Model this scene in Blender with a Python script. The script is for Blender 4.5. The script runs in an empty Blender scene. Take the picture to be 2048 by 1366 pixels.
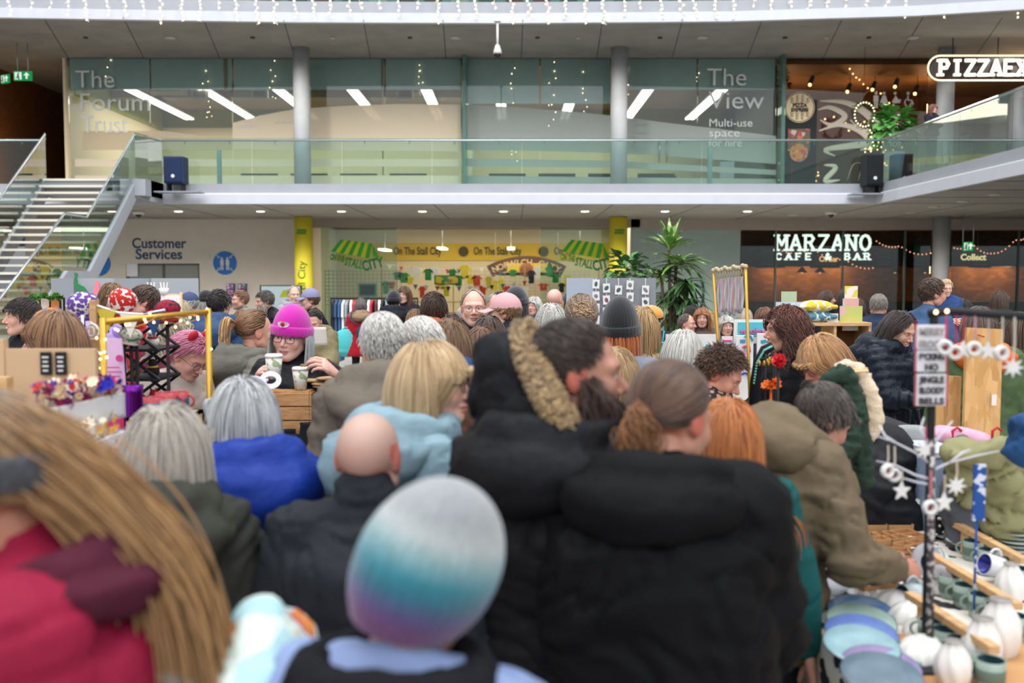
import bpy, math, random
import numpy as np
from mathutils import Vector, Matrix, Euler
random.seed(7); RNG = np.random.default_rng(7)
PI = math.pi
sc = bpy.context.scene
COL = sc.collection
# ---------------- camera ----------------
CAM_Z = 1.95; FPX = 2000.0; PITCH = math.atan(128/FPX)
cam_d = bpy.data.cameras.new('camera'); cam = bpy.data.objects.new('camera', cam_d); COL.objects.link(cam)
cam.location = (0, 0, CAM_Z); cam.rotation_euler = (PI/2 - PITCH, 0, 0)
cam_d.sensor_width = 36; cam_d.lens = FPX*36/2048; cam_d.clip_start = 0.1; cam_d.clip_end = 200
cam_d.dof.use_dof = True; cam_d.dof.focus_distance = 7.2; cam_d.dof.aperture_fstop = 2.2
sc.camera = cam
# ---------------- world and light ----------------
w = bpy.data.worlds.new('world'); sc.world = w; w.use_nodes = True
nt = w.node_tree; nt.nodes.clear()
wo = nt.nodes.new('ShaderNodeOutputWorld'); bg = nt.nodes.new('ShaderNodeBackground')
tc = nt.nodes.new('ShaderNodeTexCoord'); sx = nt.nodes.new('ShaderNodeSeparateXYZ'); cr = nt.nodes.new('ShaderNodeValToRGB')
mr = nt.nodes.new('ShaderNodeMapRange'); mr.inputs[1].default_value = -1; mr.inputs[2].default_value = 1
nt.links.new(tc.outputs['Generated'], sx.inputs[0]); nt.links.new(sx.outputs[2], mr.inputs[0]); nt.links.new(mr.outputs[0], cr.inputs[0])
e = cr.color_ramp.elements
e[0].position = 0.46; e[0].color = (0.10, 0.10, 0.11, 1)
e[1].position = 1.0; e[1].color = (0.98, 1.0, 1.06, 1)
m1 = e.new(0.52); m1.color = (0.28, 0.29, 0.30, 1)
m1 = e.new(0.72); m1.color = (0.62, 0.64, 0.68, 1)
# brighter towards -y: the tall glazed front of the hall
m2 = nt.nodes.new('ShaderNodeMapRange'); m2.inputs[1].default_value = 0.1; m2.inputs[2].default_value = 0.9; m2.inputs[3].default_value = 0.8; m2.inputs[4].default_value = 3.2
ng = nt.nodes.new('ShaderNodeMath'); ng.operation = 'MULTIPLY'; ng.inputs[1].default_value = -1; nt.links.new(sx.outputs[1], ng.inputs[0]); nt.links.new(ng.outputs[0], m2.inputs[0])
vm = nt.nodes.new('ShaderNodeVectorMath'); vm.operation = 'SCALE'; nt.links.new(cr.outputs[0], vm.inputs[0]); nt.links.new(m2.outputs[0], vm.inputs[3])
nt.links.new(vm.outputs[0], bg.inputs[0]); bg.inputs[1].default_value = 1.25; nt.links.new(bg.outputs[0], wo.inputs[0])
def area(name, loc, rot, sx_, sy_, power, color=(1, 1, 1)):
    l = bpy.data.lights.new(name, 'AREA'); l.shape = 'RECTANGLE'; l.size = sx_; l.size_y = sy_; l.energy = power; l.color = color
    o = bpy.data.objects.new(name, l); COL.objects.link(o); o.location = loc; o.rotation_euler = rot; return o
# daylight of the glazed front and roof of the hall, behind and above the camera
area('daylight_roof', (0, 8, 26), (math.radians(28), 0, 0), 34, 14, 8500, (0.96, 0.98, 1.0))
# lamps of the galleries: rows of downlights
def spot(name, x, y, z, e_, c):
    l = bpy.data.lights.new(name, 'SPOT'); l.energy = e_; l.color = c; l.spot_size = 2.7; l.spot_blend = 1; l.shadow_soft_size = .1; o = bpy.data.objects.new(name, l); COL.objects.link(o); o.location = (x, y, z)
for i in range(12): spot('downlight_lamp', -13.2+2.32*i, 29.0, 3.80, 620, (1, .94, .86))
for i in range(10): spot('upper_downlight_lamp', -13+3.1*i, 29.7, 9.0, 480, (1, .95, .88))
sc.view_settings.view_transform = 'Standard'; sc.view_settings.look = 'None'; sc.view_settings.gamma = 1.0
sc.view_settings.exposure = 0.1; sc.view_settings.use_curve_mapping = False
sc.cycles.max_bounces = 6; sc.cycles.diffuse_bounces = 3; sc.cycles.glossy_bounces = 3; sc.cycles.transmission_bounces = 4
sc.cycles.transparent_max_bounces = 16; sc.cycles.caustics_reflective = False; sc.cycles.caustics_refractive = False
sc.cycles.use_denoising = True; sc.cycles.sample_clamp_indirect = 4.0

# ---------------- helpers ----------------
SP, CP = math.sin(PITCH), math.cos(PITCH)
def P(px, py, Y):
    "point of the place seen at pixel (px, py) whose distance along y is Y"
    u = (px-1024)/FPX; v = (683-py)/FPX
    d = Vector((u, CP+v*SP, v*CP-SP)); t = Y/d.y
    return Vector((d.x*t, Y, CAM_Z+d.z*t))
def lin(c):
    if isinstance(c, str):
        c = c.lstrip('#'); c = tuple(int(c[i:i+2], 16)/255 for i in (0, 2, 4))
    return tuple((x/12.92 if x <= 0.04045 else ((x+0.055)/1.055)**2.4) for x in c[:3])
MATS = {}
def mat(color, rough=0.7, metal=0.0, bump=0.0, scale=40.0, var=0.0, vscale=3.0, emit=0.0, attr=False, sheen=0.0, coat=0.0, name=None, aniso=None, spec=0.35, kind=None, c2=None):
    key = (str(color), rough, metal, bump, scale, var, vscale, emit, attr, sheen, coat, str(aniso), spec, kind, c2)
    if key in MATS: return MATS[key]
    m = bpy.data.materials.new(name or 'surface'); m.use_nodes = True; n = m.node_tree; b = n.nodes['Principled BSDF']
    col = lin(color) if isinstance(color, str) else tuple(color)
    b.inputs['Base Color'].default_value = (*col, 1); b.inputs['Roughness'].default_value = rough; b.inputs['Metallic'].default_value = metal
    b.inputs['Specular IOR Level'].default_value = spec
    if sheen: b.inputs['Sheen Weight'].default_value = sheen; b.inputs['Sheen Roughness'].default_value = 0.5
    if coat: b.inputs['Coat Weight'].default_value = coat
    if emit:
        b.inputs['Emission Color'].default_value = (*col, 1); b.inputs['Emission Strength'].default_value = emit
    src = None
    if attr:
        a = n.nodes.new('ShaderNodeVertexColor'); a.layer_name = 'Col'; src = a.outputs[0]
        n.links.new(src, b.inputs['Base Color'])
    t = n.nodes.new('ShaderNodeTexCoord'); co = t.outputs['Object']
    if aniso:
        mp = n.nodes.new('ShaderNodeMapping'); mp.inputs['Scale'].default_value = aniso; n.links.new(co, mp.inputs[0]); co = mp.outputs[0]
    if kind == 'wood':
        wv = n.nodes.new('ShaderNodeTexNoise'); wv.inputs['Scale'].default_value = scale; wv.inputs['Detail'].default_value = 5; wv.inputs['Distortion'].default_value = 1.2
        n.links.new(co, wv.inputs[0]); r = n.nodes.new('ShaderNodeValToRGB'); n.links.new(wv.outputs[0], r.inputs[0])
        k = lin(c2) if c2 else tuple(x*0.55 for x in col)
        r.color_ramp.elements[0].position = .32; r.color_ramp.elements[0].color = (*k, 1); r.color_ramp.elements[1].position = .62; r.color_ramp.elements[1].color = (*col, 1)
        n.links.new(r.outputs[0], b.inputs['Base Color'])
    elif kind == 'osb':
        vo = n.nodes.new('ShaderNodeTexVoronoi'); vo.inputs['Scale'].default_value = scale; n.links.new(co, vo.inputs[0])
        r = n.nodes.new('ShaderNodeValToRGB'); sp = n.nodes.new('ShaderNodeSeparateColor'); n.links.new(vo.outputs['Color'], sp.inputs[0]); n.links.new(sp.outputs[0], r.inputs[0])
        r.color_ramp.elements[0].color = (*lin(c2), 1); r.color_ramp.elements[1].color = (*col, 1); n.links.new(r.outputs[0], b.inputs['Base Color'])
    elif kind in ('brick', 'tile'):
        br = n.nodes.new('ShaderNodeTexBrick'); br.inputs['Scale'].default_value = scale
        br.inputs['Color1'].default_value = (*col, 1); br.inputs['Color2'].default_value = (*lin(c2), 1)
        br.inputs['Mortar'].default_value = (*[x*.45 for x in col], 1); br.inputs['Mortar Size'].default_value = .012
        mp = n.nodes.new('ShaderNodeMapping'); mp.inputs['Rotation'].default_value = (PI/2, 0, 0) if kind == 'brick' else (0, 0, 0)
        n.links.new(co, mp.inputs[0]); n.links.new(mp.outputs[0], br.inputs[0]); n.links.new(br.outputs[0], b.inputs['Base Color'])
    elif kind in ('leopard', 'floral', 'plaid', 'knit', 'speckle'):
        vo = n.nodes.new('ShaderNodeTexVoronoi' if kind != 'speckle' else 'ShaderNodeTexNoise'); vo.inputs['Scale'].default_value = scale; n.links.new(co, vo.inputs[0])
        r = n.nodes.new('ShaderNodeValToRGB'); r.color_ramp.interpolation = 'CONSTANT'
        if kind == 'floral':
            sp = n.nodes.new('ShaderNodeSeparateColor'); n.links.new(vo.outputs['Color'], sp.inputs[0]); n.links.new(sp.outputs[0], r.inputs[0])
            cs = [color, c2, color, '#c97a3a', color, '#3f8f8c', '#b94a63', color]
            r.color_ramp.elements[0].color = (*lin(cs[0]), 1)
            r.color_ramp.elements[1].position = .9; r.color_ramp.elements[1].color = (*lin(cs[-1]), 1)
            for i, c in enumerate(cs[1:-1]):
                q = r.color_ramp.elements.new((i+1)/8); q.color = (*lin(c), 1)
        else:
            n.links.new(vo.outputs[0], r.inputs[0]); r.color_ramp.elements[0].color = (*col, 1)
            r.color_ramp.elements[1].position = {'speckle': .56, 'knit': .6}.get(kind, .42); r.color_ramp.elements[1].color = (*lin(c2), 1)
        n.links.new(r.outputs[0], b.inputs['Base Color'])
    elif kind == 'stripe':
        wv = n.nodes.new('ShaderNodeTexWave'); wv.inputs['Scale'].default_value = scale; wv.inputs['Distortion'].default_value = 0.3; n.links.new(co, wv.inputs[0])
        r = n.nodes.new('ShaderNodeValToRGB'); r.color_ramp.interpolation = 'CONSTANT'; n.links.new(wv.outputs[0], r.inputs[0])
        r.color_ramp.elements[0].color = (*col, 1); r.color_ramp.elements[1].position = .5; r.color_ramp.elements[1].color = (*lin(c2), 1)
        n.links.new(r.outputs[0], b.inputs['Base Color'])
    if var and not kind:
        nz = n.nodes.new('ShaderNodeTexNoise'); nz.inputs['Scale'].default_value = vscale; nz.inputs['Detail'].default_value = 4; n.links.new(co, nz.inputs[0])
        mx = n.nodes.new('ShaderNodeMix'); mx.data_type = 'RGBA'; mx.blend_type = 'MULTIPLY'; mx.inputs[0].default_value = 1
        r = n.nodes.new('ShaderNodeMapRange'); n.links.new(nz.outputs[0], r.inputs[0]); r.inputs[1].default_value = .3; r.inputs[2].default_value = .7; r.inputs[3].default_value = 1-var; r.inputs[4].default_value = 1+var
        if src: n.links.new(src, mx.inputs[6])
        else: mx.inputs[6].default_value = (*col, 1)
        n.links.new(r.outputs[0], mx.inputs[7]); n.links.new(mx.outputs[2], b.inputs['Base Color'])
    if bump:
        nz = n.nodes.new('ShaderNodeTexNoise'); nz.inputs['Scale'].default_value = scale if not kind else scale*4; nz.inputs['Detail'].default_value = 4; n.links.new(co, nz.inputs[0])
        bp = n.nodes.new('ShaderNodeBump'); bp.inputs['Strength'].default_value = bump; bp.inputs['Distance'].default_value = .01
        n.links.new(nz.outputs[0], bp.inputs['Height']); n.links.new(bp.outputs[0], b.inputs['Normal'])
    MATS[key] = m; return m
def glow(color, s=1.0):
    key = ('glow', str(color), s)
    if key in MATS: return MATS[key]
    m = bpy.data.materials.new('lit'); m.use_nodes = True; n = m.node_tree; n.nodes.clear()
    o = n.nodes.new('ShaderNodeOutputMaterial'); em = n.nodes.new('ShaderNodeEmission'); em.inputs[0].default_value = (*lin(color), 1); em.inputs[1].default_value = s
    n.links.new(em.outputs[0], o.inputs[0]); m.cycles.emission_sampling = 'NONE' if s < 20 else 'AUTO'; MATS[key] = m; return m
def glass(tint='#dcefe9', refl=0.9, haze=0.0, hazecol='#b9cfc9', rough=0.0):
    key = ('glass', tint, refl, haze, hazecol, rough)
    if key in MATS: return MATS[key]
    m = bpy.data.materials.new('glass'); m.use_nodes = True; n = m.node_tree; n.nodes.clear()
    o = n.nodes.new('ShaderNodeOutputMaterial'); tr = n.nodes.new('ShaderNodeBsdfTransparent'); tr.inputs[0].default_value = (*lin(tint), 1)
    gl = n.nodes.new('ShaderNodeBsdfGlossy'); gl.inputs['Roughness'].default_value = rough; fr = n.nodes.new('ShaderNodeFresnel'); fr.inputs[0].default_value = 1.5
    ml = n.nodes.new('ShaderNodeMath'); ml.operation = 'MULTIPLY'; ml.inputs[1].default_value = refl; n.links.new(fr.outputs[0], ml.inputs[0])
    mx = n.nodes.new('ShaderNodeMixShader'); n.links.new(ml.outputs[0], mx.inputs[0])
    if haze:
        df = n.nodes.new('ShaderNodeBsdfDiffuse'); df.inputs[0].default_value = (*lin(hazecol), 1)
        m2 = n.nodes.new('ShaderNodeMixShader'); m2.inputs[0].default_value = haze; n.links.new(tr.outputs[0], m2.inputs[1]); n.links.new(df.outputs[0], m2.inputs[2]); n.links.new(m2.outputs[0], mx.inputs[1])
    else: n.links.new(tr.outputs[0], mx.inputs[1])
    n.links.new(gl.outputs[0], mx.inputs[2]); n.links.new(mx.outputs[0], o.inputs[0]); MATS[key] = m; return m

def tag(o, label=None, cat=None, group=None, kind=None):
    if label: o['label'] = label
    if cat: o['category'] = cat
    if group: o['group'] = group
    if kind: o['kind'] = kind
    return o
def empty(name, loc=(0, 0, 0), rz=0.0, label=None, cat=None, group=None, kind=None):
    o = bpy.data.objects.new(name, None); COL.objects.link(o); o.location = loc; o.rotation_euler = (0, 0, rz); o.empty_display_size = .1
    return tag(o, label, cat, group, kind)
def copy_tree(o, parent=None):
    c = o.copy(); COL.objects.link(c); c.parent = parent
    if parent: c.matrix_parent_inverse = o.matrix_parent_inverse.copy()
    for ch in list(o.children): copy_tree(ch, c)
    return c
def dup(o, loc, rz=None, label=None, group=None, scale=None):
    c = copy_tree(o); c.location = loc
    if rz is not None: c.rotation_euler = (0, 0, rz)
    if label: c['label'] = label
    if group: c['group'] = group
    if scale: c.scale = (scale,)*3
    return c
def mesh_obj(name, V, F, mats, parent=None, smooth=True, mi=None, col=None, loc=None):
    me = bpy.data.meshes.new(name)
    V = np.asarray(V, dtype=np.float32)
    if isinstance(F, np.ndarray):
        k = F.shape[1]; nf = len(F)
        me.vertices.add(len(V)); me.vertices.foreach_set('co', V.ravel())
        me.loops.add(nf*k); me.loops.foreach_set('vertex_index', F.astype(np.int32).ravel())
        me.polygons.add(nf); me.polygons.foreach_set('loop_start', np.arange(0, nf*k, k, dtype=np.int32)); me.polygons.foreach_set('loop_total', np.full(nf, k, dtype=np.int32))
        me.update(calc_edges=True)
    else:
        me.from_pydata([tuple(map(float, v)) for v in V], [], [tuple(int(i) for i in f) for f in F]); me.update()
    if not isinstance(mats, (list, tuple)): mats = [mats]
    for m in mats: me.materials.append(m)
    if mi is not None: me.polygons.foreach_set('material_index', np.asarray(mi, dtype=np.int32))
    if smooth is True or smooth is False:
        me.polygons.foreach_set('use_smooth', np.full(len(me.polygons), smooth, dtype=bool))
    else: me.polygons.foreach_set('use_smooth', np.asarray(smooth, dtype=bool))
    if col is not None:
        a = me.color_attributes.new('Col', 'FLOAT_COLOR', 'POINT'); c4 = np.ones((len(V), 4), dtype=np.float32); c4[:, :3] = col; a.data.foreach_set('color', c4.ravel())
    o = bpy.data.objects.new(name, me); COL.objects.link(o)
    if parent: o.parent = parent
    if loc is not None: o.location = loc
    return o
class MB:
    "collects shapes into one mesh"
    def __init__(s): s.V = []; s.F = []; s.mi = []; s.sm = []; s.M = None; s.m = 0
    def add(s, V, F, smooth=False):
        n = len(s.V); M = s.M
        for v in V: s.V.append(tuple(M @ Vector(v)) if M is not None else tuple(v))
        for f in F: s.F.append(tuple(i+n for i in f)); s.mi.append(s.m); s.sm.append(smooth)
        return s
    def box(s, c, d, rz=0.0, R=None):
        x, y, z = d[0]/2, d[1]/2, d[2]/2
        V = [Vector((a*x, b*y, k*z)) for k in (-1, 1) for b in (-1, 1) for a in (-1, 1)]
        R = R or Matrix.Rotation(rz, 3, 'Z'); c = Vector(c)
        return s.add([R @ v + c for v in V], [(0, 2, 3, 1), (4, 5, 7, 6), (0, 1, 5, 4), (2, 6, 7, 3), (0, 4, 6, 2), (1, 3, 7, 5)])
    def bx(s, x0, x1, y0, y1, z0, z1): return s.box(((x0+x1)/2, (y0+y1)/2, (z0+z1)/2), (abs(x1-x0), abs(y1-y0), abs(z1-z0)))
    def tube(s, pts, r, n=8, closed=False, caps=True, sy=1.0):
        pts = [Vector(p) for p in pts]; k = len(pts); V = []; up = None
        for i, p in enumerate(pts):
            a = pts[(i-1) % k] if closed or i > 0 else p; b = pts[(i+1) % k] if closed or i < k-1 else p
            t = (b-a).normalized() if (b-a).length > 1e-9 else Vector((0, 0, 1))
            if up is None: up = Vector((0, 0, 1)) if abs(t.z) < .9 else Vector((0, 1, 0))
            u = (up - t*up.dot(t)); u = u.normalized() if u.length > 1e-6 else t.orthogonal().normalized(); w_ = t.cross(u); up = u
            rr = r[i] if isinstance(r, (list, tuple)) else r
            for j in range(n):
                an = 2*PI*j/n; V.append(p + u*math.cos(an)*rr + w_*math.sin(an)*rr*sy)
        F = []
        for i in range(k if closed else k-1):
            for j in range(n):
                a0 = i*n+j; a1 = i*n+(j+1) % n; i2 = (i+1) % k; F.append((a0, a1, i2*n+(j+1) % n, i2*n+j))
        if caps and not closed: F.append(tuple(range(n-1, -1, -1))); F.append(tuple((k-1)*n+j for j in range(n)))
        return s.add(V, F, n > 5)
    def cyl(s, p0, p1, r0, r1=None, n=16): return s.tube([p0, p1], [r0, r0 if r1 is None else r1], n)
    def lathe(s, prof, c=(0, 0, 0), n=20, R=None, sc_=(1, 1)):
        V = []; F = []; c = Vector(c)
        for (r, z) in prof:
            for j in range(n):
                a = 2*PI*j/n; v = Vector((r*math.cos(a)*sc_[0], r*math.sin(a)*sc_[1], z)); V.append((R @ v if R else v)+c)
        for i in range(len(prof)-1):
            for j in range(n): F.append((i*n+j, i*n+(j+1) % n, (i+1)*n+(j+1) % n, (i+1)*n+j))
        F.append(tuple(range(n-1, -1, -1))); F.append(tuple((len(prof)-1)*n+j for j in range(n)))
        return s.add(V, F, True)
    def ball(s, c, r, n=10, R=None):
        r = r if isinstance(r, (tuple, list)) else (r, r, r); V = []; F = []; c = Vector(c); m = max(4, n//2+1)
        for i in range(m+1):
            t = PI*i/m
            for j in range(n):
                a = 2*PI*j/n; v = Vector((r[0]*math.sin(t)*math.cos(a), r[1]*math.sin(t)*math.sin(a), -r[2]*math.cos(t))); V.append((R @ v if R else v)+c)
        for i in range(m):
            for j in range(n): F.append((i*n+j, i*n+(j+1) % n, (i+1)*n+(j+1) % n, (i+1)*n+j))
        return s.add(V, F, True)
    def prism(s, poly, y0, y1, M=None):
        "polygon in x-z, extruded along y"
        n = len(poly); V = [(x, y0, z) for x, z in poly]+[(x, y1, z) for x, z in poly]
        F = [tuple(range(n)), tuple(range(2*n-1, n-1, -1))]+[(i, n+i, n+(i+1) % n, (i+1) % n) for i in range(n)]
        if M is not None: V = [tuple(M @ Vector(v)) for v in V]
        return s.add(V, F)
    def sheet(s, fn, nu, nv, thick=0.0):
        V = [fn(i/nu, j/nv) for i in range(nu+1) for j in range(nv+1)]; n = nv+1
        F = [(i*n+j, (i+1)*n+j, (i+1)*n+j+1, i*n+j+1) for i in range(nu) for j in range(nv)]
        return s.add(V, F, True)
    def build(s, name, mats, parent=None, loc=None, bevel=0.0, solid=0.0, **kw):
        o = mesh_obj(name, s.V, s.F, mats, parent, smooth=s.sm, mi=s.mi, loc=loc)
        if solid: q = o.modifiers.new('t', 'SOLIDIFY'); q.thickness = solid; q.offset = 0
        if bevel: q = o.modifiers.new('b', 'BEVEL'); q.width = bevel; q.segments = 2; q.limit_method = 'ANGLE'
        return o
def text_obj(name, body, size, material, loc, rot=(PI/2, 0, 0), extrude=0.004, offset=0.0, align='LEFT', parent=None, spacing=1.0, line=1.0, xs=1.0, width=None):
    cu = bpy.data.curves.new('t', 'FONT'); cu.body = body; cu.size = size; cu.extrude = extrude; cu.offset = offset; cu.align_x = align
    cu.space_character = spacing; cu.space_line = line; cu.resolution_u = 4
    o = bpy.data.objects.new('t', cu); TMP.collection.objects.link(o); dg = tmp_dg()
    me = bpy.data.meshes.new_from_object(o.evaluated_get(dg)); TMP.collection.objects.unlink(o); bpy.data.objects.remove(o)
    me.materials.clear(); me.materials.append(material); me.name = name
    n = bpy.data.objects.new(name, me); COL.objects.link(n); n.location = loc; n.rotation_euler = rot
    if width:
        xsv = [v.co.x for v in me.vertices]; ww = max(xsv)-min(xsv); xs = width/ww
    n.scale = (xs, 1, 1)
    if parent: n.parent = parent; n.matrix_parent_inverse = Matrix.Translation(parent.location).inverted()
    return n
TMP = bpy.data.scenes.new('tmp')
def tmp_dg():
    TMP.view_layers[0].update(); return TMP.view_layers[0].depsgraph
# ---------------- numpy shape tools ----------------
def noise3(p, seed=0):
    p = np.asarray(p, dtype=np.float64); i = np.floor(p).astype(np.int64); f = p-i; f = f*f*(3-2*f); out = 0
    for dx in (0, 1):
        for dy in (0, 1):
            for dz in (0, 1):
                h = ((i[:, 0]+dx)*374761393+(i[:, 1]+dy)*668265263+(i[:, 2]+dz)*2147483647+seed*974634777) & 0xffffffff
                h = ((h ^ (h >> 13))*1274126177) & 0xffffffff; h = h ^ (h >> 16)
                wgt = (f[:, 0] if dx else 1-f[:, 0])*(f[:, 1] if dy else 1-f[:, 1])*(f[:, 2] if dz else 1-f[:, 2])
                out = out+wgt*(h/4294967295.0)
    return out*2-1
def nrm(v): return v/np.maximum(np.linalg.norm(v, axis=-1, keepdims=True), 1e-9)
def rotm(yaw=0, pitch=0, roll=0):
    "yaw about z, pitch forward (towards -y), roll sideways"
    return np.array((Matrix.Rotation(yaw, 3, 'Z') @ Matrix.Rotation(pitch, 3, 'X') @ Matrix.Rotation(roll, 3, 'Y')))
def strands_mesh(paths, rad, n=3):
    "paths (N,S,3), rad (S,) or (N,S)"
    N, S, _ = paths.shape; t = np.gradient(paths, axis=1); t = nrm(t); ref = np.array([.3, .9, .2]); u = nrm(np.cross(t, ref)); v = np.cross(t, u)
    rad = np.broadcast_to(rad, (N, S)); V = np.empty((N, S, n, 3))
    for j in range(n):
        a = 2*PI*j/n; V[:, :, j] = paths+(u*math.cos(a)+v*math.sin(a))*rad[..., None]
    idx = np.arange(N*S*n).reshape(N, S, n); A = idx[:, :-1]; B = idx[:, 1:]
    F = np.stack([A, np.roll(A, -1, 2), np.roll(B, -1, 2), B], -1).reshape(-1, 4)
    return V.reshape(-1, 3), F
def remesh(parts, voxel, iters=4):
    mb = MB()
    for q in parts:
        if q[0] == 'c':
            _, a, b, r0, r1 = q; a = Vector(a); b = Vector(b); d = b-a; L = d.length
            if L < 1e-5: mb.ball(a, r0, 10); continue
            d.normalize(); pts = []; rs = []
            for k in (-.95, -.7, -.35): pts.append(a+d*r0*k); rs.append(r0*math.sqrt(1-k*k))
            for k in (0, .33, .66, 1): pts.append(a.lerp(b, k)); rs.append(r0+(r1-r0)*k)
            for k in (.35, .7, .95): pts.append(b+d*r1*k); rs.append(r1*math.sqrt(1-k*k))
            mb.tube(pts, rs, 12)
        elif q[0] == 'e': mb.ball(q[1], q[2], 16, q[3] if len(q) > 3 else None)
        elif q[0] == 'l':  # loft: rings (centre, ux, vy)
            n = 20; V = []; k = len(q[1])
            for (c, ux, vy) in q[1]:
                for j in range(n):
                    a = 2*PI*j/n; ca, sa = math.cos(a), math.sin(a); ca = math.copysign(abs(ca)**.85, ca); sa = math.copysign(abs(sa)**.85, sa)
                    V.append(tuple(np.array(c)+np.array(ux)*ca+np.array(vy)*sa))
            F = [(i*n+j, i*n+(j+1) % n, (i+1)*n+(j+1) % n, (i+1)*n+j) for i in range(k-1) for j in range(n)]
            F.append(tuple(range(n-1, -1, -1))); F.append(tuple((k-1)*n+j for j in range(n))); mb.add(V, F)
    me = bpy.data.meshes.new('t'); me.from_pydata(mb.V, [], mb.F); o = bpy.data.objects.new('t', me); TMP.collection.objects.link(o)
    md = o.modifiers.new('r', 'REMESH'); md.mode = 'VOXEL'; md.voxel_size = voxel
    dg = tmp_dg(); r = bpy.data.meshes.new_from_object(o.evaluated_get(dg))
    TMP.collection.objects.unlink(o); bpy.data.objects.remove(o); bpy.data.meshes.remove(me)
    nv = len(r.vertices); V = np.empty(nv*3, dtype=np.float32); r.vertices.foreach_get('co', V); V = V.reshape(-1, 3).astype(np.float64)
    nf = len(r.polygons); L = np.empty(len(r.loops), dtype=np.int32); r.loops.foreach_get('vertex_index', L)
    F = L.reshape(-1, 4) if len(L) == nf*4 else None
    if F is None: F = np.array([list(p.vertices)+[p.vertices[-1]]*(4-len(p.vertices)) for p in r.polygons])
    ne = len(r.edges); E = np.empty(ne*2, dtype=np.int32); r.edges.foreach_get('vertices', E); E = E.reshape(-1, 2); bpy.data.meshes.remove(r)
    deg = np.bincount(E.ravel(), minlength=nv).astype(float)
    for it in range(iters):
        A = np.stack([np.bincount(E[:, 0], V[E[:, 1], k], nv)+np.bincount(E[:, 1], V[E[:, 0], k], nv) for k in range(3)], 1)/deg[:, None]
        V = V*.45+A*.55
    return V, F
def vnormals(V, F):
    n = np.cross(V[F[:, 2]]-V[F[:, 0]], V[F[:, 3]]-V[F[:, 1]]); out = np.zeros_like(V)
    for k in range(F.shape[1]):
        for c in range(3): out[:, c] += np.bincount(F[:, k], n[:, c], len(V))
    return nrm(out)

# ---------------- head ----------------
def _ell(p, c, r): 
    q = (p-np.array(c))/np.array(r); k = np.linalg.norm(q, axis=1); return (k-1)*min(r)*1.0
def _cap(p, a, b, r0, r1):
    a = np.array(a); b = np.array(b); ab = b-a; h = np.clip(((p-a)@ab)/(ab@ab), 0, 1); return np.linalg.norm(p-a-h[:, None]*ab, axis=1)-(r0+(r1-r0)*h)
def _su(a, b, k): h = np.clip(.5+.5*(b-a)/k, 0, 1); return b*(1-h)+a*h-k*h*(1-h)
def head_sdf(p, f=0.0, nose=1.0, jaw=1.0, chubby=0.0):
    ax = p.copy(); ax[:, 0] = np.abs(ax[:, 0]); P_ = ax
    d = _ell(p, (0, .012, .028), (.075, .094, .085))
    d = _su(d, _ell(p, (0, -.026, -.035), (.058+.006*chubby, .062, .077)), .03)
    d = _su(d, _cap(P_, (.050*jaw+.004*chubby, .0, -.058), (.012, -.060, -.098), .020, .018), .03)
    d = _su(d, _ell(p, (0, -.068, -.092), (.022, .018, .017)), .02)
    d = _su(d, _ell(P_, (.038, -.062, -.028), (.022+.004*chubby, .020, .024)), .02)
    d = _su(d, _cap(P_, (.006, -.083, .020), (.045, -.068, .020), .011-.003*f, .010-.003*f), .018)
    d = -_su(-d, _ell(P_, (.031, -.100, .001), (.017, .019, .012)), .012)
    d = _su(d, _ell(P_, (.031, -.071, .0), (.0135, .0135, .0125)), .003)
    d = _su(d, _cap(p, (0, -.084, .006), (0, -.094-.014*nose, -.030), .0065, .0098*nose), .010)
    d = _su(d, _ell(P_, (.0115*nose, -.092, -.036), (.0075, .0095, .0065)), .006)
    d = _su(d, _ell(p, (0, -.0865, -.0605), (.022, .0125, .0062)), .006)
    d = _su(d, _ell(p, (0, -.0850, -.0715), (.019, .0125, .0070)), .006)
    d = -_su(-d, _cap(P_, (0, -.1010, -.0660), (.023, -.090, -.0645), .0018, .0012), .003)
    d = _su(d, _ell(P_, (.0755, .012, -.004), (.0085, .021, .032)), .008)
    d = -_su(-d, _ell(P_, (.0885, .006, .001), (.007, .011, .018)), .005)
    return d
_HC = {}
def head_mesh(f=0, nose=1.0, jaw=1.0, chubby=0, fine=True):
    key = (f, nose, jaw, chubby, fine)
    if key in _HC: return _HC[key]
    nu, nv = (200, 150) if fine else (80, 60)
    t = np.arange(nu)/nu*2*PI-PI; phi = t-.6*np.sin(t) if fine else t  # denser at the face
    s = np.linspace(.012, PI-.012, nv)
    A, B = np.meshgrid(phi, s, indexing='ij')
    D = np.stack([np.sin(B)*np.sin(A), -np.sin(B)*np.cos(A), np.cos(B)], -1).reshape(-1, 3)
    O = np.array([0, -.008, -.006]); tt = np.full(len(D), .2)
    for _ in range(70): tt = tt-np.clip(head_sdf(O+D*tt[:, None], f, nose, jaw, chubby), -.01, .02)*.6
    V = O+D*tt[:, None]; idx = np.arange(nu*nv).reshape(nu, nv); a = idx[:, :-1]; b = idx[:, 1:]
    F = np.stack([a, np.roll(a, -1, 0), np.roll(b, -1, 0), b], -1).reshape(-1, 4)[:, ::-1]
    F = np.concatenate([F, np.stack([idx[:, 0], np.roll(idx[:, 0], -1), np.roll(idx[:, 0], -1), idx[:, 0]], -1)[:0]])
    _HC[key] = (V, F); return V, F
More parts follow.
